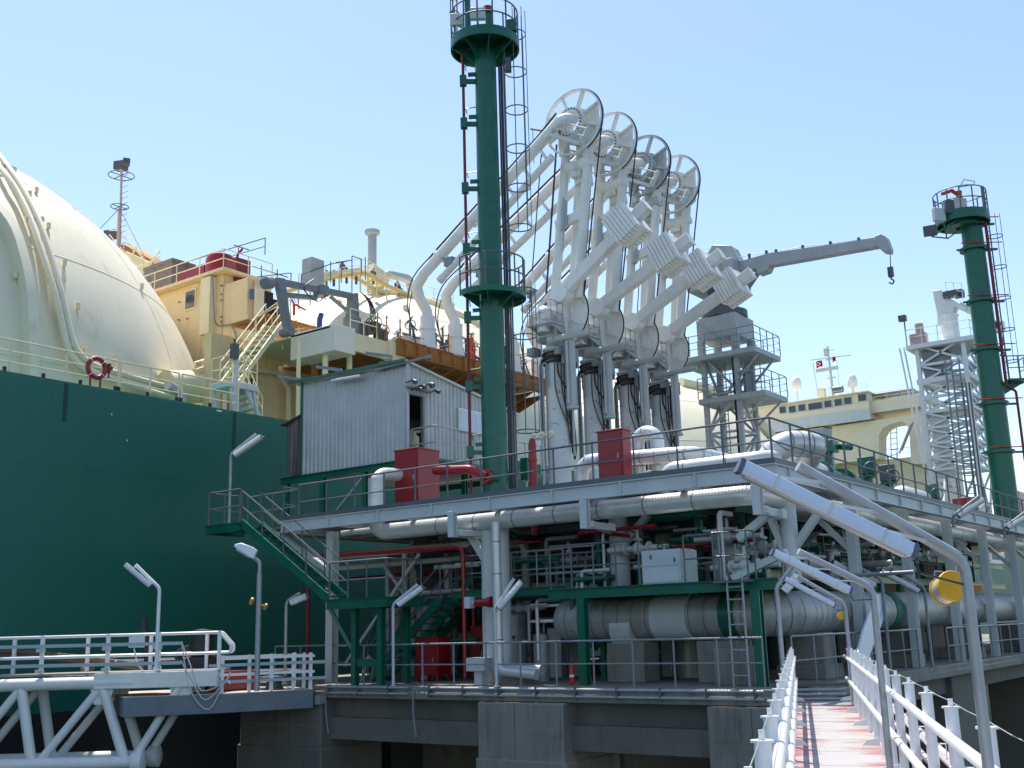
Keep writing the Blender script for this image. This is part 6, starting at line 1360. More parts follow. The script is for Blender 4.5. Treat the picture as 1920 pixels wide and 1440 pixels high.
# bridge axis: level line across the view
A=bl(410,1254,29.8); Dv=V((-.595,.804,0)); NB=V((.804,.595,0))   # Dv: away from the platform, NB: away from the viewer
def bp(s,n,z): p=A+Dv*s+NB*n; return V((p.x,p.y,z))
BZ=A.z
tb=thing('truss_bridge','white tubular truss bridge with railings reaching in from the left border','bridge',bp(5,0,BZ-2.6))
LB=9.5
b=MB(); b.beam(bp(3.35,0,BZ-.24),bp(.0,0,BZ-.24),.3,.42); b.beam(bp(3.35,1.3,BZ-.24),bp(.3,1.3,BZ-.24),.3,.42); b.box((0,0,0),(0,0,0)) if False else None; b.build('box_girder',M['white'],tb,bevel=.02)
for n in (0,1.3):
    b=MB(); b.tube([bp(LB,n,BZ-.28),bp(2.3,n,BZ-.28)],.17,16); b.build('top_chord',M['white'],tb)
    b=MB(); b.tube([bp(LB,n,BZ-2.35),bp(2.15,n,BZ-2.35)],.17,16); b.lathe(bp(2.25,n,BZ-2.35),[(.17,0),(.27,.02),(.3,.1),(.3,.3),(.2,.35)],ax=-Dv,seg=16); b.build('bottom_chord',M['white'],tb)
    k=0
    for s0,s1 in ((1.0,2.2),(3.15,2.45),(3.15,4.75),(5.35,4.95),(5.35,6.9),(7.4,7.0),(7.4,9.2)):
        b=MB(); b.tube([bp(s0,n,BZ-.35),bp(s1,n,BZ-2.3)],.115 if k not in (1,3,5) else .14,12); b.build('diagonal',M['white'],tb); k+=1
    for s in (3.15,1.0):
        b=MB(); b.prism([bp(s-.32,n-.02,BZ-.42),bp(s+.32,n-.02,BZ-.42),bp(s+.2,n-.02,BZ-.85),bp(s-.2,n-.02,BZ-.85)],NB*.04); b.build('gusset_plate',M['white'],tb)
b=MB(); b.beam(bp(LB,.65,BZ-.04),bp(.0,.65,BZ-.04),1.3,.06); b.build('deck',M['grating'],tb)
for n in (0,1.3):
    b=MB()
    for s in (LB*.999,7.1,4.85,3.05,1.65,0) if n==0 else (8.6,6.2,4.1,2.3,.7):
        b.cbox(bp(s,n,BZ+.5),(.09,.09,1.04),math.atan2(Dv.y,Dv.x))
    b.build('rail_post',M['white_rail'],tb)
    b=MB(); e=0 if n==0 else .25
    b.tube([bp(LB,n,BZ+.97),bp(e-.0,n,BZ+.97),bp(e-.32,n,BZ+.62),bp(e-.32,n,BZ+.42),bp(e,n,BZ+.42),bp(LB,n,BZ+.42)],.04,10,fillet=.1); b.build('hand_rail',M['white_rail'],tb)
b=MB()
for z in (.72,.2): b.beam(bp(LB,-.12,BZ+z+.03),bp(1.0,-.12,BZ+z-.01),.03,.09)
b.build('cable_tray',mat('bluish_grey_tray',(.34,.41,.48),.4,.3),tb)
for s in (1.65,4.85,3.05): 
    for z in (.68,.12): b=MB(); b.cbox(bp(s,-.1,BZ+z-.06),(.2,.14,.1),math.atan2(Dv.y,Dv.x)); b.build('tray_bracket',M['grey_white'],tb)
for k in range(3):
    b=MB(); b.tube(smooth([bp(1.0,-.13,BZ+.75-.5*(k%2)),bp(.72,-.15,BZ+.1-.3*k),bp(.4-.1*k,-.15,BZ-.55-.25*k),bp(-.2,-.1,BZ-.35),bp(-.35,-.1,BZ-.1-.3*(k==2))],5),.018,5); b.build('loose_cable',M['grey_white'],tb)
b=MB(); b.cbox(bp(2.25,-.05,BZ+.8),(.4,.12,.35),math.atan2(Dv.y,Dv.x)); b.tube([bp(2.3,-.1,BZ+.6),bp(2.2,-.1,BZ+.2),bp(2.0,-.1,BZ-.02)],.02,5); b.build('junction_box',M['white'],tb)
# ropes lying along the bridge
t=thing('mooring_rope','thick brown mooring rope stretched behind the bridge railing','rope',bp(4,1.6,BZ))
for k,(z0,z1) in enumerate(((.78,.1),(.66,.02))):
    b=MB(); b.tube(smooth([bp(LB,1.7+.1*k,BZ+z0),bp(5.5,1.65,BZ+z0*.6+z1*.35),bp(2.2,1.6+.1*k,BZ+z1-.05)],6),.075,8); b.build('strand',M['rope'],t)
b=MB(); b.sphere(bp(4.2,1.6,BZ+.05),.14,10,6,sc=(1.6,1,.8)); b.build('knot',M['rope'],t)
# mooring platform
pz=8.5
e0=bl(410,1325,29.6); e1=bl(588,1294,30.8); 
pf=thing('mooring_platform','small dark steel mooring platform with white railings left of the jetty','platform',((e0.x+e1.x)/2,(e0.y+e1.y)/2,pz))
o0=V((e0.x,e0.y,pz)); o1=V((e1.x,e1.y,pz)); ax=(o1-o0).normalized(); nn=V((-ax.y,ax.x,0)); 
if nn.dot(NB)<0: nn=-nn
o00=o0-ax*2.4
corner=[o0,o1,o1+nn*3.0,o00+nn*4.2,o00+nn*.6]
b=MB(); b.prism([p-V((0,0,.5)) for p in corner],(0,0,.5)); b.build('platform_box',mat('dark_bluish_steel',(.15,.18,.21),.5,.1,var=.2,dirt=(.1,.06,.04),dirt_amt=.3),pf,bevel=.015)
b=MB(); b.prism([p-V((0,0,.0)) for p in corner],(0,0,.02)); b.build('deck_sheet',mat('pale_deck_sheet',(.5,.42,.37),.7,var=.2),pf)  # paler, warmer sheet over the dark platform box
L=(o1-o0).length
b=MB()
for f in (0,.3,.55,.8,1): b.cbox((o0+ax*(.08+(L-.16)*f))+nn*.06+V((0,0,.5)),(.085,.085,1.04),math.atan2(ax.y,ax.x))
for f in (.35,.7): b.cbox(o1+nn*(3*f)+V((0,0,.5)),(.085,.085,1.0),math.atan2(ax.y,ax.x))
b.build('rail_post',M['white_rail'],pf)
b=MB()
for z in (.93,.5): b.beam(o0+nn*.06+V((0,0,z)),o1+nn*.06+V((0,0,z)),.05,.07); b.beam(o1+V((0,0,z)),o1+nn*2.9+V((0,0,z)),.05,.07); b.beam(o00+nn*2.9+V((0,0,z)),o1+nn*2.9+V((0,0,z)),.05,.07)
b.build('rail',M['white_rail'],pf)
b=MB()
for z in (.76,.32): b.beam(o0-nn*.02-ax*.3+V((0,0,z)),o1-nn*.02+ax*.35+V((0,0,z)),.03,.08)
b.build('cable_tray',bpy.data.materials['bluish_grey_tray'],pf)
b=MB(); b.cbox(o1+ax*.2-V((0,0,.28)),(.25,.2,.25)); b.build('end_bracket',M['galv'],pf)
q=o0+ax*.6+nn*1.5; t=thing('tool_chest','red chest lying on the small mooring platform','chest',(q.x,q.y,pz+.02)); b=MB(); b.cbox((q.x,q.y,pz+.27),(1.3,.6,.46),math.atan2(ax.y,ax.x)); b.build('body',M['red'],t,bevel=.02); b=MB(); b.cbox((q.x,q.y,pz+.53),(1.36,.66,.06),math.atan2(ax.y,ax.x)); b.build('lid',M['red'],t)
q=bl(378,1225,31.5); t=thing('mooring_hook','black quick release mooring hook standing behind the truss bridge','mooring hook',(q.x,q.y,pz)); 
b=MB(); b.cyl((q.x,q.y,pz),(q.x,q.y,pz+.7),.3,seg=16); b.cbox((q.x,q.y,pz+.75),(.7,.7,.5),.6); b.build('base',M['black'],t,bevel=.04)
b=MB(); b.lathe((q.x,q.y,pz+1.0),[(.2,0),(.34,.05),(.34,.6),(.28,.72),(.05,.76)],seg=18); b.build('capstan',M['black'],t)
b=MB(); b.tube(smooth([V((q.x,q.y,pz+.8)),V((q.x,q.y,pz+.8))+Dv*.6+V((0,0,.1)),V((q.x,q.y,pz+1.1))+Dv*.7,V((q.x,q.y,pz+1.25))+Dv*.35],5),.08,8); b.build('hook',M['black'],t)
q=bl(272,1185,31.5); t=thing('chock','thin black steel chock post rising behind the truss bridge rail','post',(q.x,q.y,pz+.5)); b=MB(); b.prism([(q.x,q.y,pz+.5)]+[(q.x+NB.x*0+Dv.x*d_,q.y+Dv.y*d_,pz+z) for d_,z in ((.0,2.1),(.12,2.1),(.1,1.6),(-.3,1.5),(-.35,.5))],NB*.08); b.build('plate',M['black'],t)
q=o0+ax*1.7+nn*.8; t=thing('round_table_lid','dark round bollard cap standing on edge on the mooring platform','bollard',(q.x,q.y,pz+.02)); b=MB(); b.lathe((q.x,q.y,pz+.02),[(.3,0),(.22,.1),(.2,.25),(.42,.3),(.44,.36),(.1,.4)],seg=20); b.build('cap',M['darkg'],t)
# ================================================================ stairs between the decks
def stair(lab,a,b_,w,n,wdir,name='steel_stair',rail=True,sides=(0,1)):
    a=V(a);b_=V(b_);w_=V(wdir).normalized()*w; t=thing(name,lab,'stairs',b_)
    for k in (0,1):
        b=MB(); b.beam(a+w_*k,b_+w_*k,.05,.24); b.build('stringer',M['green'],t)
    d=(b_-a); h=V((d.x,d.y,0)).normalized()
    b=MB()
    for k in range(n):
        p=a.lerp(b_,(k+.5)/n); b.beam(p+w_*.03,p+w_*.97,.24,.035,up=(0,0,1))
    b.build('treads',M['green'],t)
    if rail:
        for k in sides:
            b=MB(); o=w_*k
            for hh in (.5,1.0): b.tube([a+o+V((0,0,hh)),b_+o+V((0,0,hh))],.022,6)
            for j in range(5): q=a.lerp(b_,j/4)+o; b.tube([q,q+V((0,0,1.0))],.024,6)
            b.build('handrail',M['railgrey'],t)
    return t
stair('green open tread stair descending from the platform end to the mid landing',(22.45,27.3,13.5),(22.45,23.35,10.98),.75,14,(1,0,0))
ld=thing('stair_landing','green steel landing at the top of the stairs overhanging beside the hull','landing',(22.8,28,13.4))
b=MB(); b.box((22.35,27.25,13.3),(23.4,28.9,13.36)); b.ibeam((22.35,28.9,13.36),(22.35,27.25,13.36),.1,.28,.02); b.ibeam((22.35,28.9,13.36),(23.9,28.9,13.36),.1,.28,.02); b.build('deck',M['green'],ld)
railing('railing',[(22.4,27.3,13.5),(22.4,28.85,13.5),(23.6,28.85,13.5)],ld,h=1.05,sp=.75,m=M['railgrey'])
ml=thing('stair_landing','green steel mid landing on crossed legs left of the low red cabinet','landing',(23,22.2,8.6))
b=MB(); b.box((22.4,21.1,10.9),(23.9,23.35,10.96)); b.ibeam((22.4,23.4,10.84),(22.4,21.05,10.84),.12,.28,.02); b.ibeam((23.9,23.4,10.84),(23.9,21.05,10.84),.12,.28,.02); b.ibeam((22.45,21.08,10.84),(23.85,21.08,10.84),.12,.28,.02); b.build('deck',M['green'],ml)
for x,y in ((22.75,22.6),(22.75,21.6),(23.8,22.6),(23.8,21.6)):
    b=MB(); b.ibeam((x,y,8.6),(x,y,10.7),.17,.17,.025,up=(1,0,0)); b.build('leg',M['green'],ml)
b=MB(); b.beam((22.75,22.6,8.9),(23.8,22.6,10.6),.08,.08); b.beam((22.78,22.6,9.2),(22.78,21.6,9.2),.12,.2); b.beam((22.45,23.3,10.7),(22.75,22.65,9.5),.1,.1); b.beam((22.75,21.6,8.9),(23.8,21.6,10.5),.08,.08); b.build('brace',M['green'],ml)
railing('railing',[(22.42,23.3,10.97),(22.42,21.1,10.97),(23.88,21.1,10.97)],ml,h=1.05,sp=.72,m=M['railgrey'])
stair('dark green stair rising to the right behind the low red cabinet',(25.9,20.8,11.6),(25.9,23.6,9.1),.8,12,(1,0,0))
stair('dark green lower stair flight inside the jetty left of the low cabinet',(24.6,21.0,10.9),(24.6,23.9,8.6),.8,12,(1,0,0))
# ================================================================ mid-level gantry and horizontal vessels along the front
mp2=thing('mid_gantry','green mid level gantry with grey railing above the long horizontal vessel','gantry',(24,13.4,8.6))
gz=10.97
b=MB(); b.ibeam((23.6,16.5,gz-.12),(23.6,10.15,gz-.12),.16,.26,.025); b.ibeam((25.6,16.5,gz-.12),(25.6,10.3,gz-.12),.16,.26,.025); b.box((23.66,10.3,gz-.02),(25.55,16.45,gz+.01)); b.build('deck_frame',M['green'],mp2)
for y in (15.45,10.72): b=MB(); b.ibeam((23.6,y,8.6),(23.6,y,gz-.25),.22,.22,.03,up=(1,0,0)); b.build('post',M['green'],mp2)
railing('railing',[(23.6,16.4,gz),(23.6,13.75,gz)],mp2,h=1.1,sp=.7,m=M['railgrey']); railing('railing',[(23.6,12.5,gz),(23.6,11.6,gz)],mp2,h=1.1,sp=.9,m=M['railgrey'])
b=MB(); P=[(23.3,11.55,gz),(23.3,10.75,gz)]
b.box((23.25,10.7,gz-.06),(23.75,11.6,gz-.02))
for p in ((23.28,11.57),(23.28,10.73),(23.7,11.57),(23.7,10.73)): b.tube([(*p,gz),(*p,gz+1.1)],.024,6)
for h in (.55,1.1): b.tube([(23.7,11.57,gz+h),(23.28,11.57,gz+h),(23.28,10.73,gz+h),(23.7,10.73,gz+h)],.022,6)
b.build('access_cage',M['railgrey'],mp2)
b=MB()
for y in (11.3,10.92): b.tube([(23.33,y,8.6),(23.33,y,gz+.1)],.026,6)
z=8.85
while z<gz: b.tube([(23.33,11.3,z),(23.33,10.92,z)],.016,5); z+=.28
b.build('ladder',M['galv'],mp2)
t=thing('grey_cabinet','pale grey steel cabinet standing on the mid level gantry','cabinet',(23.75,13.1,gz)); b=MB(); b.box((23.62,12.62,gz),(24.5,13.68,gz+.82)); b.build('body',mat('pale_cabinet_paint',(.5,.56,.56),.5,var=.12,dirt=(.3,.45,.4),dirt_amt=.3),t,bevel=.012)
for k in (0,1): b=MB(); b.box((23.6,12.66,gz+.04+.4*k),(23.615,13.64,gz+.4+.38*k)); d=b.build('door',bpy.data.materials['pale_cabinet_paint'],t); b=MB(); b.cbox((23.585,12.75 if k else 13.4,gz+.66-.1*k),(.03,.03,.1)); b.build('handle',M['darkg'],d)
def hvessel(name,lab,p0,p1,r,step=.45,cap0=True,m='insuld'):
    return vessel(name,lab,p0,p1,r,m,step)
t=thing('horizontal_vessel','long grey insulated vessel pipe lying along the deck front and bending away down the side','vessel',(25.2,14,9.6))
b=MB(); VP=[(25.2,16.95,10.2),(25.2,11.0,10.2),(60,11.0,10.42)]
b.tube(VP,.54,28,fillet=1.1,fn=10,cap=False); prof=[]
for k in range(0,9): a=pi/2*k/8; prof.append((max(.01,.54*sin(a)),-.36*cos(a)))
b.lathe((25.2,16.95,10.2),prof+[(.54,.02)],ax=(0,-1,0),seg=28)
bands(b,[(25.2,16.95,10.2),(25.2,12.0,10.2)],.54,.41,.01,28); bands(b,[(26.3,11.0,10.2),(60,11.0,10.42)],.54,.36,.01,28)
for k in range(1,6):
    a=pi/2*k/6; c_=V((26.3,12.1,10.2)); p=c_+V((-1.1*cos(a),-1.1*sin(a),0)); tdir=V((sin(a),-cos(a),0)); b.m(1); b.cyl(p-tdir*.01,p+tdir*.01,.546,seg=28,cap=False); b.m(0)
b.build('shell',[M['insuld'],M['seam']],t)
b=MB(); b.cyl((25.2,14.15,10.2),(25.2,13.15,10.2),.575,seg=28); b.build('cladding_sleeve',M['grey_white'],t); b=MB(); b.cyl((25.2,15.35,9.95),(25.2,14.75,9.95),.55,seg=28); b.build('cladding_sleeve',M['insul'],t)
b=MB(); b.cyl((25.2,12.25,10.2),(25.2,11.85,10.2),.57,seg=28); b.build('green_flange',M['green'],t)
b=MB(); b.tube([(25.0,17.2,10.2),(25.0,17.7,10.2),(25.0,18.15,10.2),(25.0,18.15,10.6),(25.0,16.3,10.62)],.045,8); b.build('instrument_pipe',M['white'],t)
for y in (15.0,12.4): b=MB(); b.box((24.8,y-.55,8.6),(25.6,y+.55,9.6)); b.build('saddle',M['conc'],t,bevel=.03)
for x in (27.2,34,41,48): b=MB(); b.box((x-.35,10.5,8.6),(x+.35,11.5,9.72)); b.box((x-.6,10.4,8.6),(x+.6,11.7,8.95)); b.build('saddle',M['conc'],t,bevel=.03)
b=MB(); b.cyl((32.6,11.0,10.25),(33.2,11.0,10.25),.575,seg=28); b.build('green_collar',M['green'],t)
t=thing('concrete_block','pale concrete block under the vessel left of the right green post','block',(24.2,11.6,8.6)); b=MB(); b.box((23.9,11.05,8.6),(24.6,12.05,9.45)); b.build('block',M['conc'],t,bevel=.02)
t=thing('fire_extinguisher','small red fire extinguisher beside the left green gantry post','extinguisher',(23.45,15.75,8.62)); b=MB(); b.lathe((23.45,15.75,8.62),[(.06,0),(.065,.02),(.065,.4),(.035,.47),(.02,.5)],seg=14); b.build('bottle',M['fire'],t); b=MB(); b.cbox((23.45,15.75,9.14),(.05,.12,.05)); b.build('valve',M['black'],t); b=MB(); b.cyl((23.45,15.75,8.8),(23.45,15.75,8.86),.067,seg=14); b.build('label',M['white'],t)
# low red cabinets on the deck
def low_cab(lab,x,y,w,d,h,m='red'):
    t=thing('hose_cabinet',lab,'cabinet',(x,y,8.6)); b=MB(); b.box((x,y-w/2,8.78),(x+d,y+w/2,8.6+h)); b.box((x-.03,y-w/2-.03,8.6+h),(x+d+.03,y+w/2+.03,8.6+h+.03)); b.build('body',M[m],t,bevel=.012)
    b=MB(); b.box((x-.015,y-w/2+.06,8.86),(x-.002,y+w/2-.06,8.6+h-.08)); dd=b.build('door',M[m],t); b=MB(); b.cbox((x-.035,y-w/2+.16,8.6+h*.5),(.04,.03,.12)); b.build('handle',M['galv'],dd)
    for sx in (.05,d-.05):
        for sy in (-w/2+.05,w/2-.05): b=MB(); b.box((x+sx-.04,y+sy-.04,8.6),(x+sx+.04,y+sy+.04,8.79)); b.build('leg',M[m],t)
low_cab('low red hose cabinet behind the deck railing under the platform',24.6,21.55,.85,.6,1.22)
low_cab('narrow dark red cabinet between the low red cabinet and white columns',25.4,20.25,.6,.6,1.5,'darkred')
t=thing('grey_box','pale grey junction box on a stand before the white twin columns','box',(23.3,18.6,8.6)); b=MB(); b.box((23.2,18.35,8.95),(23.6,18.95,9.3)); b.build('body',M['grey_white'],t,bevel=.015); b=MB(); b.box((23.3,18.5,8.6),(23.5,18.75,8.95)); b.build('stand',M['grey_white'],t)
t=thing('fallen_pipe','rust marked white pipe lying on blocks at the column feet','pipe',(23.7,17.8,8.6)); b=MB(); b.cyl((23.8,18.4,8.95),(23.8,16.9,8.95),.14,seg=14); b.build('pipe',M['insul'],t); b=MB(); b.box((23.6,17.3,8.6),(24.0,18.1,8.81)); b.build('block',M['wood'],t)
t=thing('red_monitor','red nozzle pointing left from the white column','nozzle',(23.3,18.0,10.5)); a=onX(893,1131,23.4); c=onX(926,1128,23.4); b=MB(); b.lathe(a,[(.11,0),(.1,.3),(.15,.45),(.15,.55)],ax=(c-a),seg=14); b.build('barrel',M['red'],t); b=MB(); b.cbox(onX(880,1130,23.4),(.2,.2,.3)); b.tube([onX(880,1130,23.4),a],.05,8); b.build('mount',M['grey_white'],t)
# ================================================================ dense process pipework under the platform
pr=thing('pipe_rack','crowded grey green and red process pipes and valves in shade under the platform','pipework',(33,18,8.6))
rd=random.Random(21)
def P_(pts,r,m,name='pipe',f=.25): b=MB(); b.tube(pts,r,12,fillet=f); return b.build(name,M[m],pr)
# red fire main
P_([(24.6,onX(640,1045,24.6).y+1,onX(640,1040,24.6).z),(24.6,onX(868,1018,24.6).y,onX(868,1025,24.6).z),(24.6,onX(868,1018,24.6).y,8.7)],.07,'red','fire_main')
P_([(24.5,onX(577,1150,24.5).y,8.6),(24.5,onX(577,1150,24.5).y,11.8)],.06,'darkred','fire_main')
P_([onX(1085,1000,25.2),onX(1230,985,25.2)],.05,'red','fire_main'); P_([onX(1090,995,25.4),onX(1180,1005,25.4)],.05,'red','fire_main'); P_([(29,22,11.9),(29,16,11.9)],.06,'red','fire_main')
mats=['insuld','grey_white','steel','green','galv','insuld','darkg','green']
for k in range(46):
    x=rd.uniform(25.5,36); y=rd.uniform(11.5,24); r=rd.choice((.05,.07,.1,.14,.2)); m_=rd.choice(mats); t_=rd.random()
    if t_<.38: z=rd.uniform(9.6,12.9); P_([(x,y-rd.uniform(1.5,5),z),(x,y,z),(x+rd.uniform(-.8,1.2),y,z),(x+1.2,y,8.7)] if rd.random()<.5 else [(x,y-rd.uniform(2,6),z),(x,min(y+2,25),z)],r,m_)
    elif t_<.66: P_([(x,y,8.6),(x,y,rd.uniform(10.2,13.1))],r,m_)
    else:
        z=rd.uniform(9.2,12.9); P_([(x,y,8.7),(x,y,z),(x,y+rd.choice((-1,1))*rd.uniform(.8,2.5),z),(x+.4,y,z+.2)][:3],r,m_)
for k in range(44):
    y=rd.uniform(10.8,20.5); x=rd.uniform(24.7,27.2); r=rd.choice((.03,.04,.05,.07)); m_=rd.choice(['grey_white','insul','steel','green','galv','red','railgrey','insuld']); z=rd.uniform(11.2,12.7) if y<17 else rd.uniform(9.6,12.7); L=rd.uniform(.6,2.6)
    t_=rd.random()
    if t_<.4: P_([(x,y,z),(x,y+L,z)],r,m_)
    elif t_<.7: P_([(x,y,z),(x,y+L*.5,z),(x,y+L*.5,z-rd.uniform(.4,1.6))],r,m_,f=.12)
    else: P_([(x,y,max(9,z-1.6)),(x,y,z),(x+rd.uniform(.4,1.5),y,z)],r,m_,f=.12)
for k in range(16):
    x=rd.uniform(27.5,46); z=rd.uniform(11.3,12.9); r=rd.choice((.04,.06,.1,.14)); m_=rd.choice(['grey_white','insul','steel','green','galv','insuld'])
    if k%2: P_([(x,11.8+rd.random(),z),(x+rd.uniform(1,4),11.8+rd.random(),z)],r,m_)
    else: P_([(x,11.9,9.5+rd.random()*1.5),(x,11.9,z),(x+rd.uniform(.5,2),11.9,z)],r,m_,f=.15)
# valves: real positions with flanges, bodies, handwheels
vpos=[(25.4,14.8,12.0),(26.0,13.2,12.2),(25.4,12.2,12.1),(26.4,15.8,11.6),(26.6,11.8,11.9),(25.6,16.6,11.3),(25.2,13.9,11.5),(27.5,13.5,12.2),(26.4,19.5,10.6),(28,21,11.5),(26.3,17.6,11.9),(30,13,11.8),(25.0,11.6,11.35),(29,12.5,12.3),(33,12,12.2),(37,12.2,12.1),(41,12.2,12.2),(27.4,17.2,9.5),(26.6,20.2,9.3)]
for i,(x,y,z) in enumerate(vpos):
    mm=['grey_white','green','galv','insuld'][i%4]; b=MB(); d=.38
    b.cyl((x,y-d*2.4,z),(x,y+d*2.4,z),.075,seg=10); b.cyl((x,y-d,z),(x,y-d+.06,z),.17,seg=14); b.cyl((x,y+d-.06,z),(x,y+d,z),.17,seg=14); b.sphere((x,y,z),.17,12,8); b.cyl((x,y,z),(x,y,z+.5),.045,seg=8); b.cyl((x,y,z+.2),(x,y,z+.26),.12,seg=12); vb=b.build('valve_body',M[mm],pr)
    b=MB(); b.ring((x,y,z+.5),(.3,.2,1),.17,.018,18,5); b.tube([(x-.16,y,z+.5),(x+.16,y,z+.5)],.012,4); b.build('handwheel',M['darkg'] if i%3 else M['green'],vb)
# green sub frames, white beams, small platforms with rails
for (p0,p1) in (((26,24,10.9),(26,10.8,10.9)),((28.5,24,10.9),(28.5,11.8,10.9)),((24.6,20.5,11.0),(24.6,16.6,11.0)),((31,24,12.0),(31,12,12.0)),((26,12.2,12.9),(40,12.2,12.9)),((27,12.6,11.3),(55,12.6,11.3)),((27,12.6,12.2),(55,12.6,12.2)),((30,15,10.8),(50,15,10.8))):
    b=MB(); b.ibeam(p0,p1,.14,.22,.025); b.build('sub_beam',M['green'],pr)
for x in (27.5,29.4,31.2,33.5,35.5,38,40,43,46,50): 
    b=MB(); b.ibeam((x,12.7,8.6),(x,12.7,13.1),.15,.15,.02,up=(1,0,0)); b.build('sub_post',M['green'],pr)
for x,y in ((26.2,20),(26.2,16.5),(26.4,13.5),(28.6,18),(28.6,14)): b=MB(); b.ibeam((x,y,8.6),(x,y,13.0),.15,.15,.02,up=(1,0,0)); b.build('sub_post',M['green'],pr)
for (a,c) in (((28.6,20,9),(28.6,14,12.5)),((31,18,9.0),(31,12,12.5)),((30.2,12.8,11.4),(33.5,12.8,12.9)),((36,12.8,9.5),(39.5,12.8,12.5)),((43,12.8,9.5),(46,12.8,12.8))): b=MB(); b.beam(a,c,.09,.09); b.build('sub_brace',M['steel'],pr)
railing('sub_railing',[(26,20,11.0),(26,11.5,11.0)],pr,h=1.05,sp=1.1,m=M['steel']); railing('sub_railing',[(27,12.3,11.45),(50,12.3,11.45)],pr,h=1.05,sp=1.3,m=M['railgrey']); railing('sub_railing',[(24.8,20.3,11.1),(24.8,16.8,11.1)],pr,h=1.0,sp=1.0,m=M['steel']); railing('sub_railing',[(29,23.5,8.6),(29,15,8.6)],pr,h=1.05,sp=1.4,m=M['steel'])
# tanks, pots, cabinets in the shade
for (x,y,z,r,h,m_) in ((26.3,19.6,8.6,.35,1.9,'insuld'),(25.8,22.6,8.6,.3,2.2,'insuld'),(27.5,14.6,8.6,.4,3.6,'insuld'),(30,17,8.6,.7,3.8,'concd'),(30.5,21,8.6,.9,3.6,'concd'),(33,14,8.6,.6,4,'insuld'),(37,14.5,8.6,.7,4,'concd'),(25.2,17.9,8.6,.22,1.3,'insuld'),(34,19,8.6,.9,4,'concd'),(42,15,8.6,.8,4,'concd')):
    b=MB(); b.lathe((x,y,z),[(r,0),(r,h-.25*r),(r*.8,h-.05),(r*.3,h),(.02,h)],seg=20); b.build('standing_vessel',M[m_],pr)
for (x,y,z,w,d,h,m_) in ((25.5,15.7,8.6,.8,.6,.7,'steel'),(27,18.6,8.6,.9,.7,1.4,'grey_white'),(26.2,12.7,11.1,.7,.6,.9,'grey_white'),(29.4,14.5,10.9,1.6,.5,1.2,'craneg'),(28.7,17,12.0,.1,2.6,.35,'grey_white'),(31.5,12.9,11.5,1.5,.12,1.0,'grey_white'),(26.2,21.3,11.6,.5,.5,.7,'green'),(27.9,15.9,11.9,.1,2.0,.3,'insuld'),(35,12.9,9,1.2,.2,1.2,'craneg')):
    b=MB(); b.box((x,y-d/2,z),(x+w,y+d/2,z+h)); b.build('equipment_box',M[m_],pr,bevel=.015)
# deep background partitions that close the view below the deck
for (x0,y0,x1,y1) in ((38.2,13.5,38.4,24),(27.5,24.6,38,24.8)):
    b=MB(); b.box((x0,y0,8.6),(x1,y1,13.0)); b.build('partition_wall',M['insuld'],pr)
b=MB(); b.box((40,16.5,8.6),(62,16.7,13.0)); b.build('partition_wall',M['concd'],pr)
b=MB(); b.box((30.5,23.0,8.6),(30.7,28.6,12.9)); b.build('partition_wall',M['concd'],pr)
for (y0,y1,x,z,r,m_) in ((20.5,28.3,26.5,12.6,.12,'insul'),(21,28.4,27.2,12.25,.09,'grey_white'),(20,28,28,11.9,.07,'darkred'),(19.5,27.8,29.2,12.5,.16,'insuld'),(20,27,28.8,10.9,.12,'insuld'),(21.5,28,29.6,9.8,.18,'steel')): P_([(x,y0,z),(x,y1,z)],r,m_)
for (x,y,r,z1,m_) in ((26.6,24.2,.1,12.6,'grey_white'),(27.3,25.6,.08,12.2,'insuld'),(27.8,23.4,.14,12.5,'insuld'),(28.9,26.6,.2,11.5,'steel'),(29.4,24.6,.28,11.0,'insuld'),(26.0,23.2,.07,11.9,'railgrey')): P_([(x,y,8.6),(x,y,z1)],r,m_)
for (a,c) in (((26.2,26.5,9),(26.2,23.2,12.4)),((27,22.5,9),(27,25.5,12.2))): b=MB(); b.beam(a,c,.1,.1); b.build('sub_brace',M['grey_white'],pr)
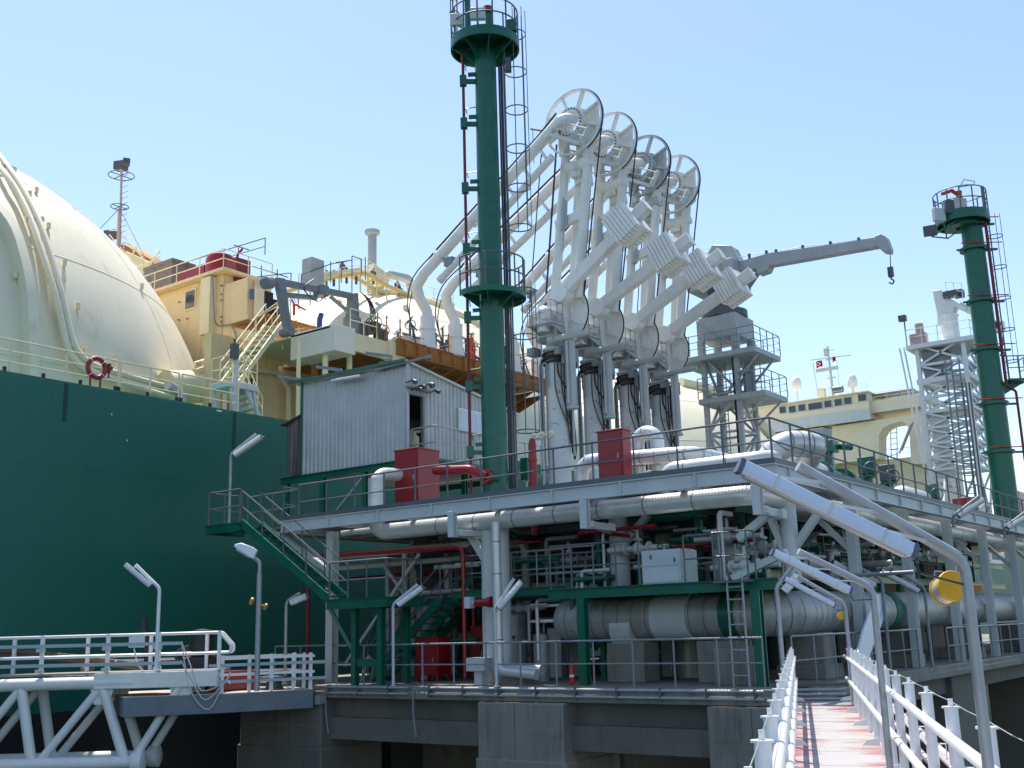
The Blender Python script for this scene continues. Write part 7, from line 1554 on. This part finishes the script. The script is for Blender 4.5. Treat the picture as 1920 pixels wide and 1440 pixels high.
railing('sub_railing',[(25.0,20.9,10.97),(25.0,18.6,10.97)],pr,h=1.05,sp=.9,m=M['railgrey']); railing('sub_railing',[(26.4,27.5,8.6),(26.4,21.6,8.6)],pr,h=1.05,sp=1.2,m=M['railgrey'])
# small details along deck: ladder, hoses
t=thing('hose_reel','white handled hose reel at the deck corner left of the red cabinet','hose reel',(24.0,23.4,8.6))
for k in range(3): b=MB(); b.tube(smooth([V((23.9+.05*k,23.5,8.62)),V((23.9,23.35-.05*k,9.2)),V((23.9,23.15,9.35-.03*k)),V((23.9,23.0,9.1)),V((23.95,23.15,8.62))],5),.02,5); b.build('hose_loop',M['galv'],t)
# ---------------------------------------------------------------- camera, light, sky
cam=bpy.data.cameras.new('camera'); co=bpy.data.objects.new('camera',cam); C.objects.link(co); bpy.context.scene.camera=co
cam.sensor_width=36; cam.lens=F/1920*36; cam.clip_start=.1; cam.clip_end=6000
rm=Matrix((V(_r),V(_u),-V(_f))).transposed().to_4x4(); co.matrix_world=Matrix.Translation((0,0,EYE))@rm
SUN_EL=R(68); SUN_AZ=YAW+R(24)      # azimuth measured from +X towards +Y
sd=V((cos(SUN_EL)*cos(SUN_AZ),cos(SUN_EL)*sin(SUN_AZ),sin(SUN_EL)))
sl=bpy.data.lights.new('sun','SUN'); sl.energy=3.9; sl.angle=R(.5); sl.color=(1,.96,.89)
so=bpy.data.objects.new('sun',sl); C.objects.link(so); so.location=(0,0,60); so.rotation_euler=sd.to_track_quat('Z','Y').to_euler()
w=bpy.data.worlds.new('World'); bpy.context.scene.world=w; w.use_nodes=True; nt=w.node_tree
sky=nt.nodes.new('ShaderNodeTexSky'); sky.sky_type='NISHITA'; sky.sun_disc=False; sky.sun_elevation=SUN_EL; sky.sun_rotation=pi/2-SUN_AZ
sky.altitude=0; sky.air_density=1.0; sky.dust_density=.5; sky.ozone_density=.45
nt.links.new(sky.outputs[0],nt.nodes['Background'].inputs[0]); nt.nodes['Background'].inputs[1].default_value=.13
sc=bpy.context.scene; sc.view_settings.view_transform='Standard'; sc.view_settings.look='None'; sc.view_settings.exposure=.85; sc.view_settings.gamma=1
sc.cycles.max_bounces=6
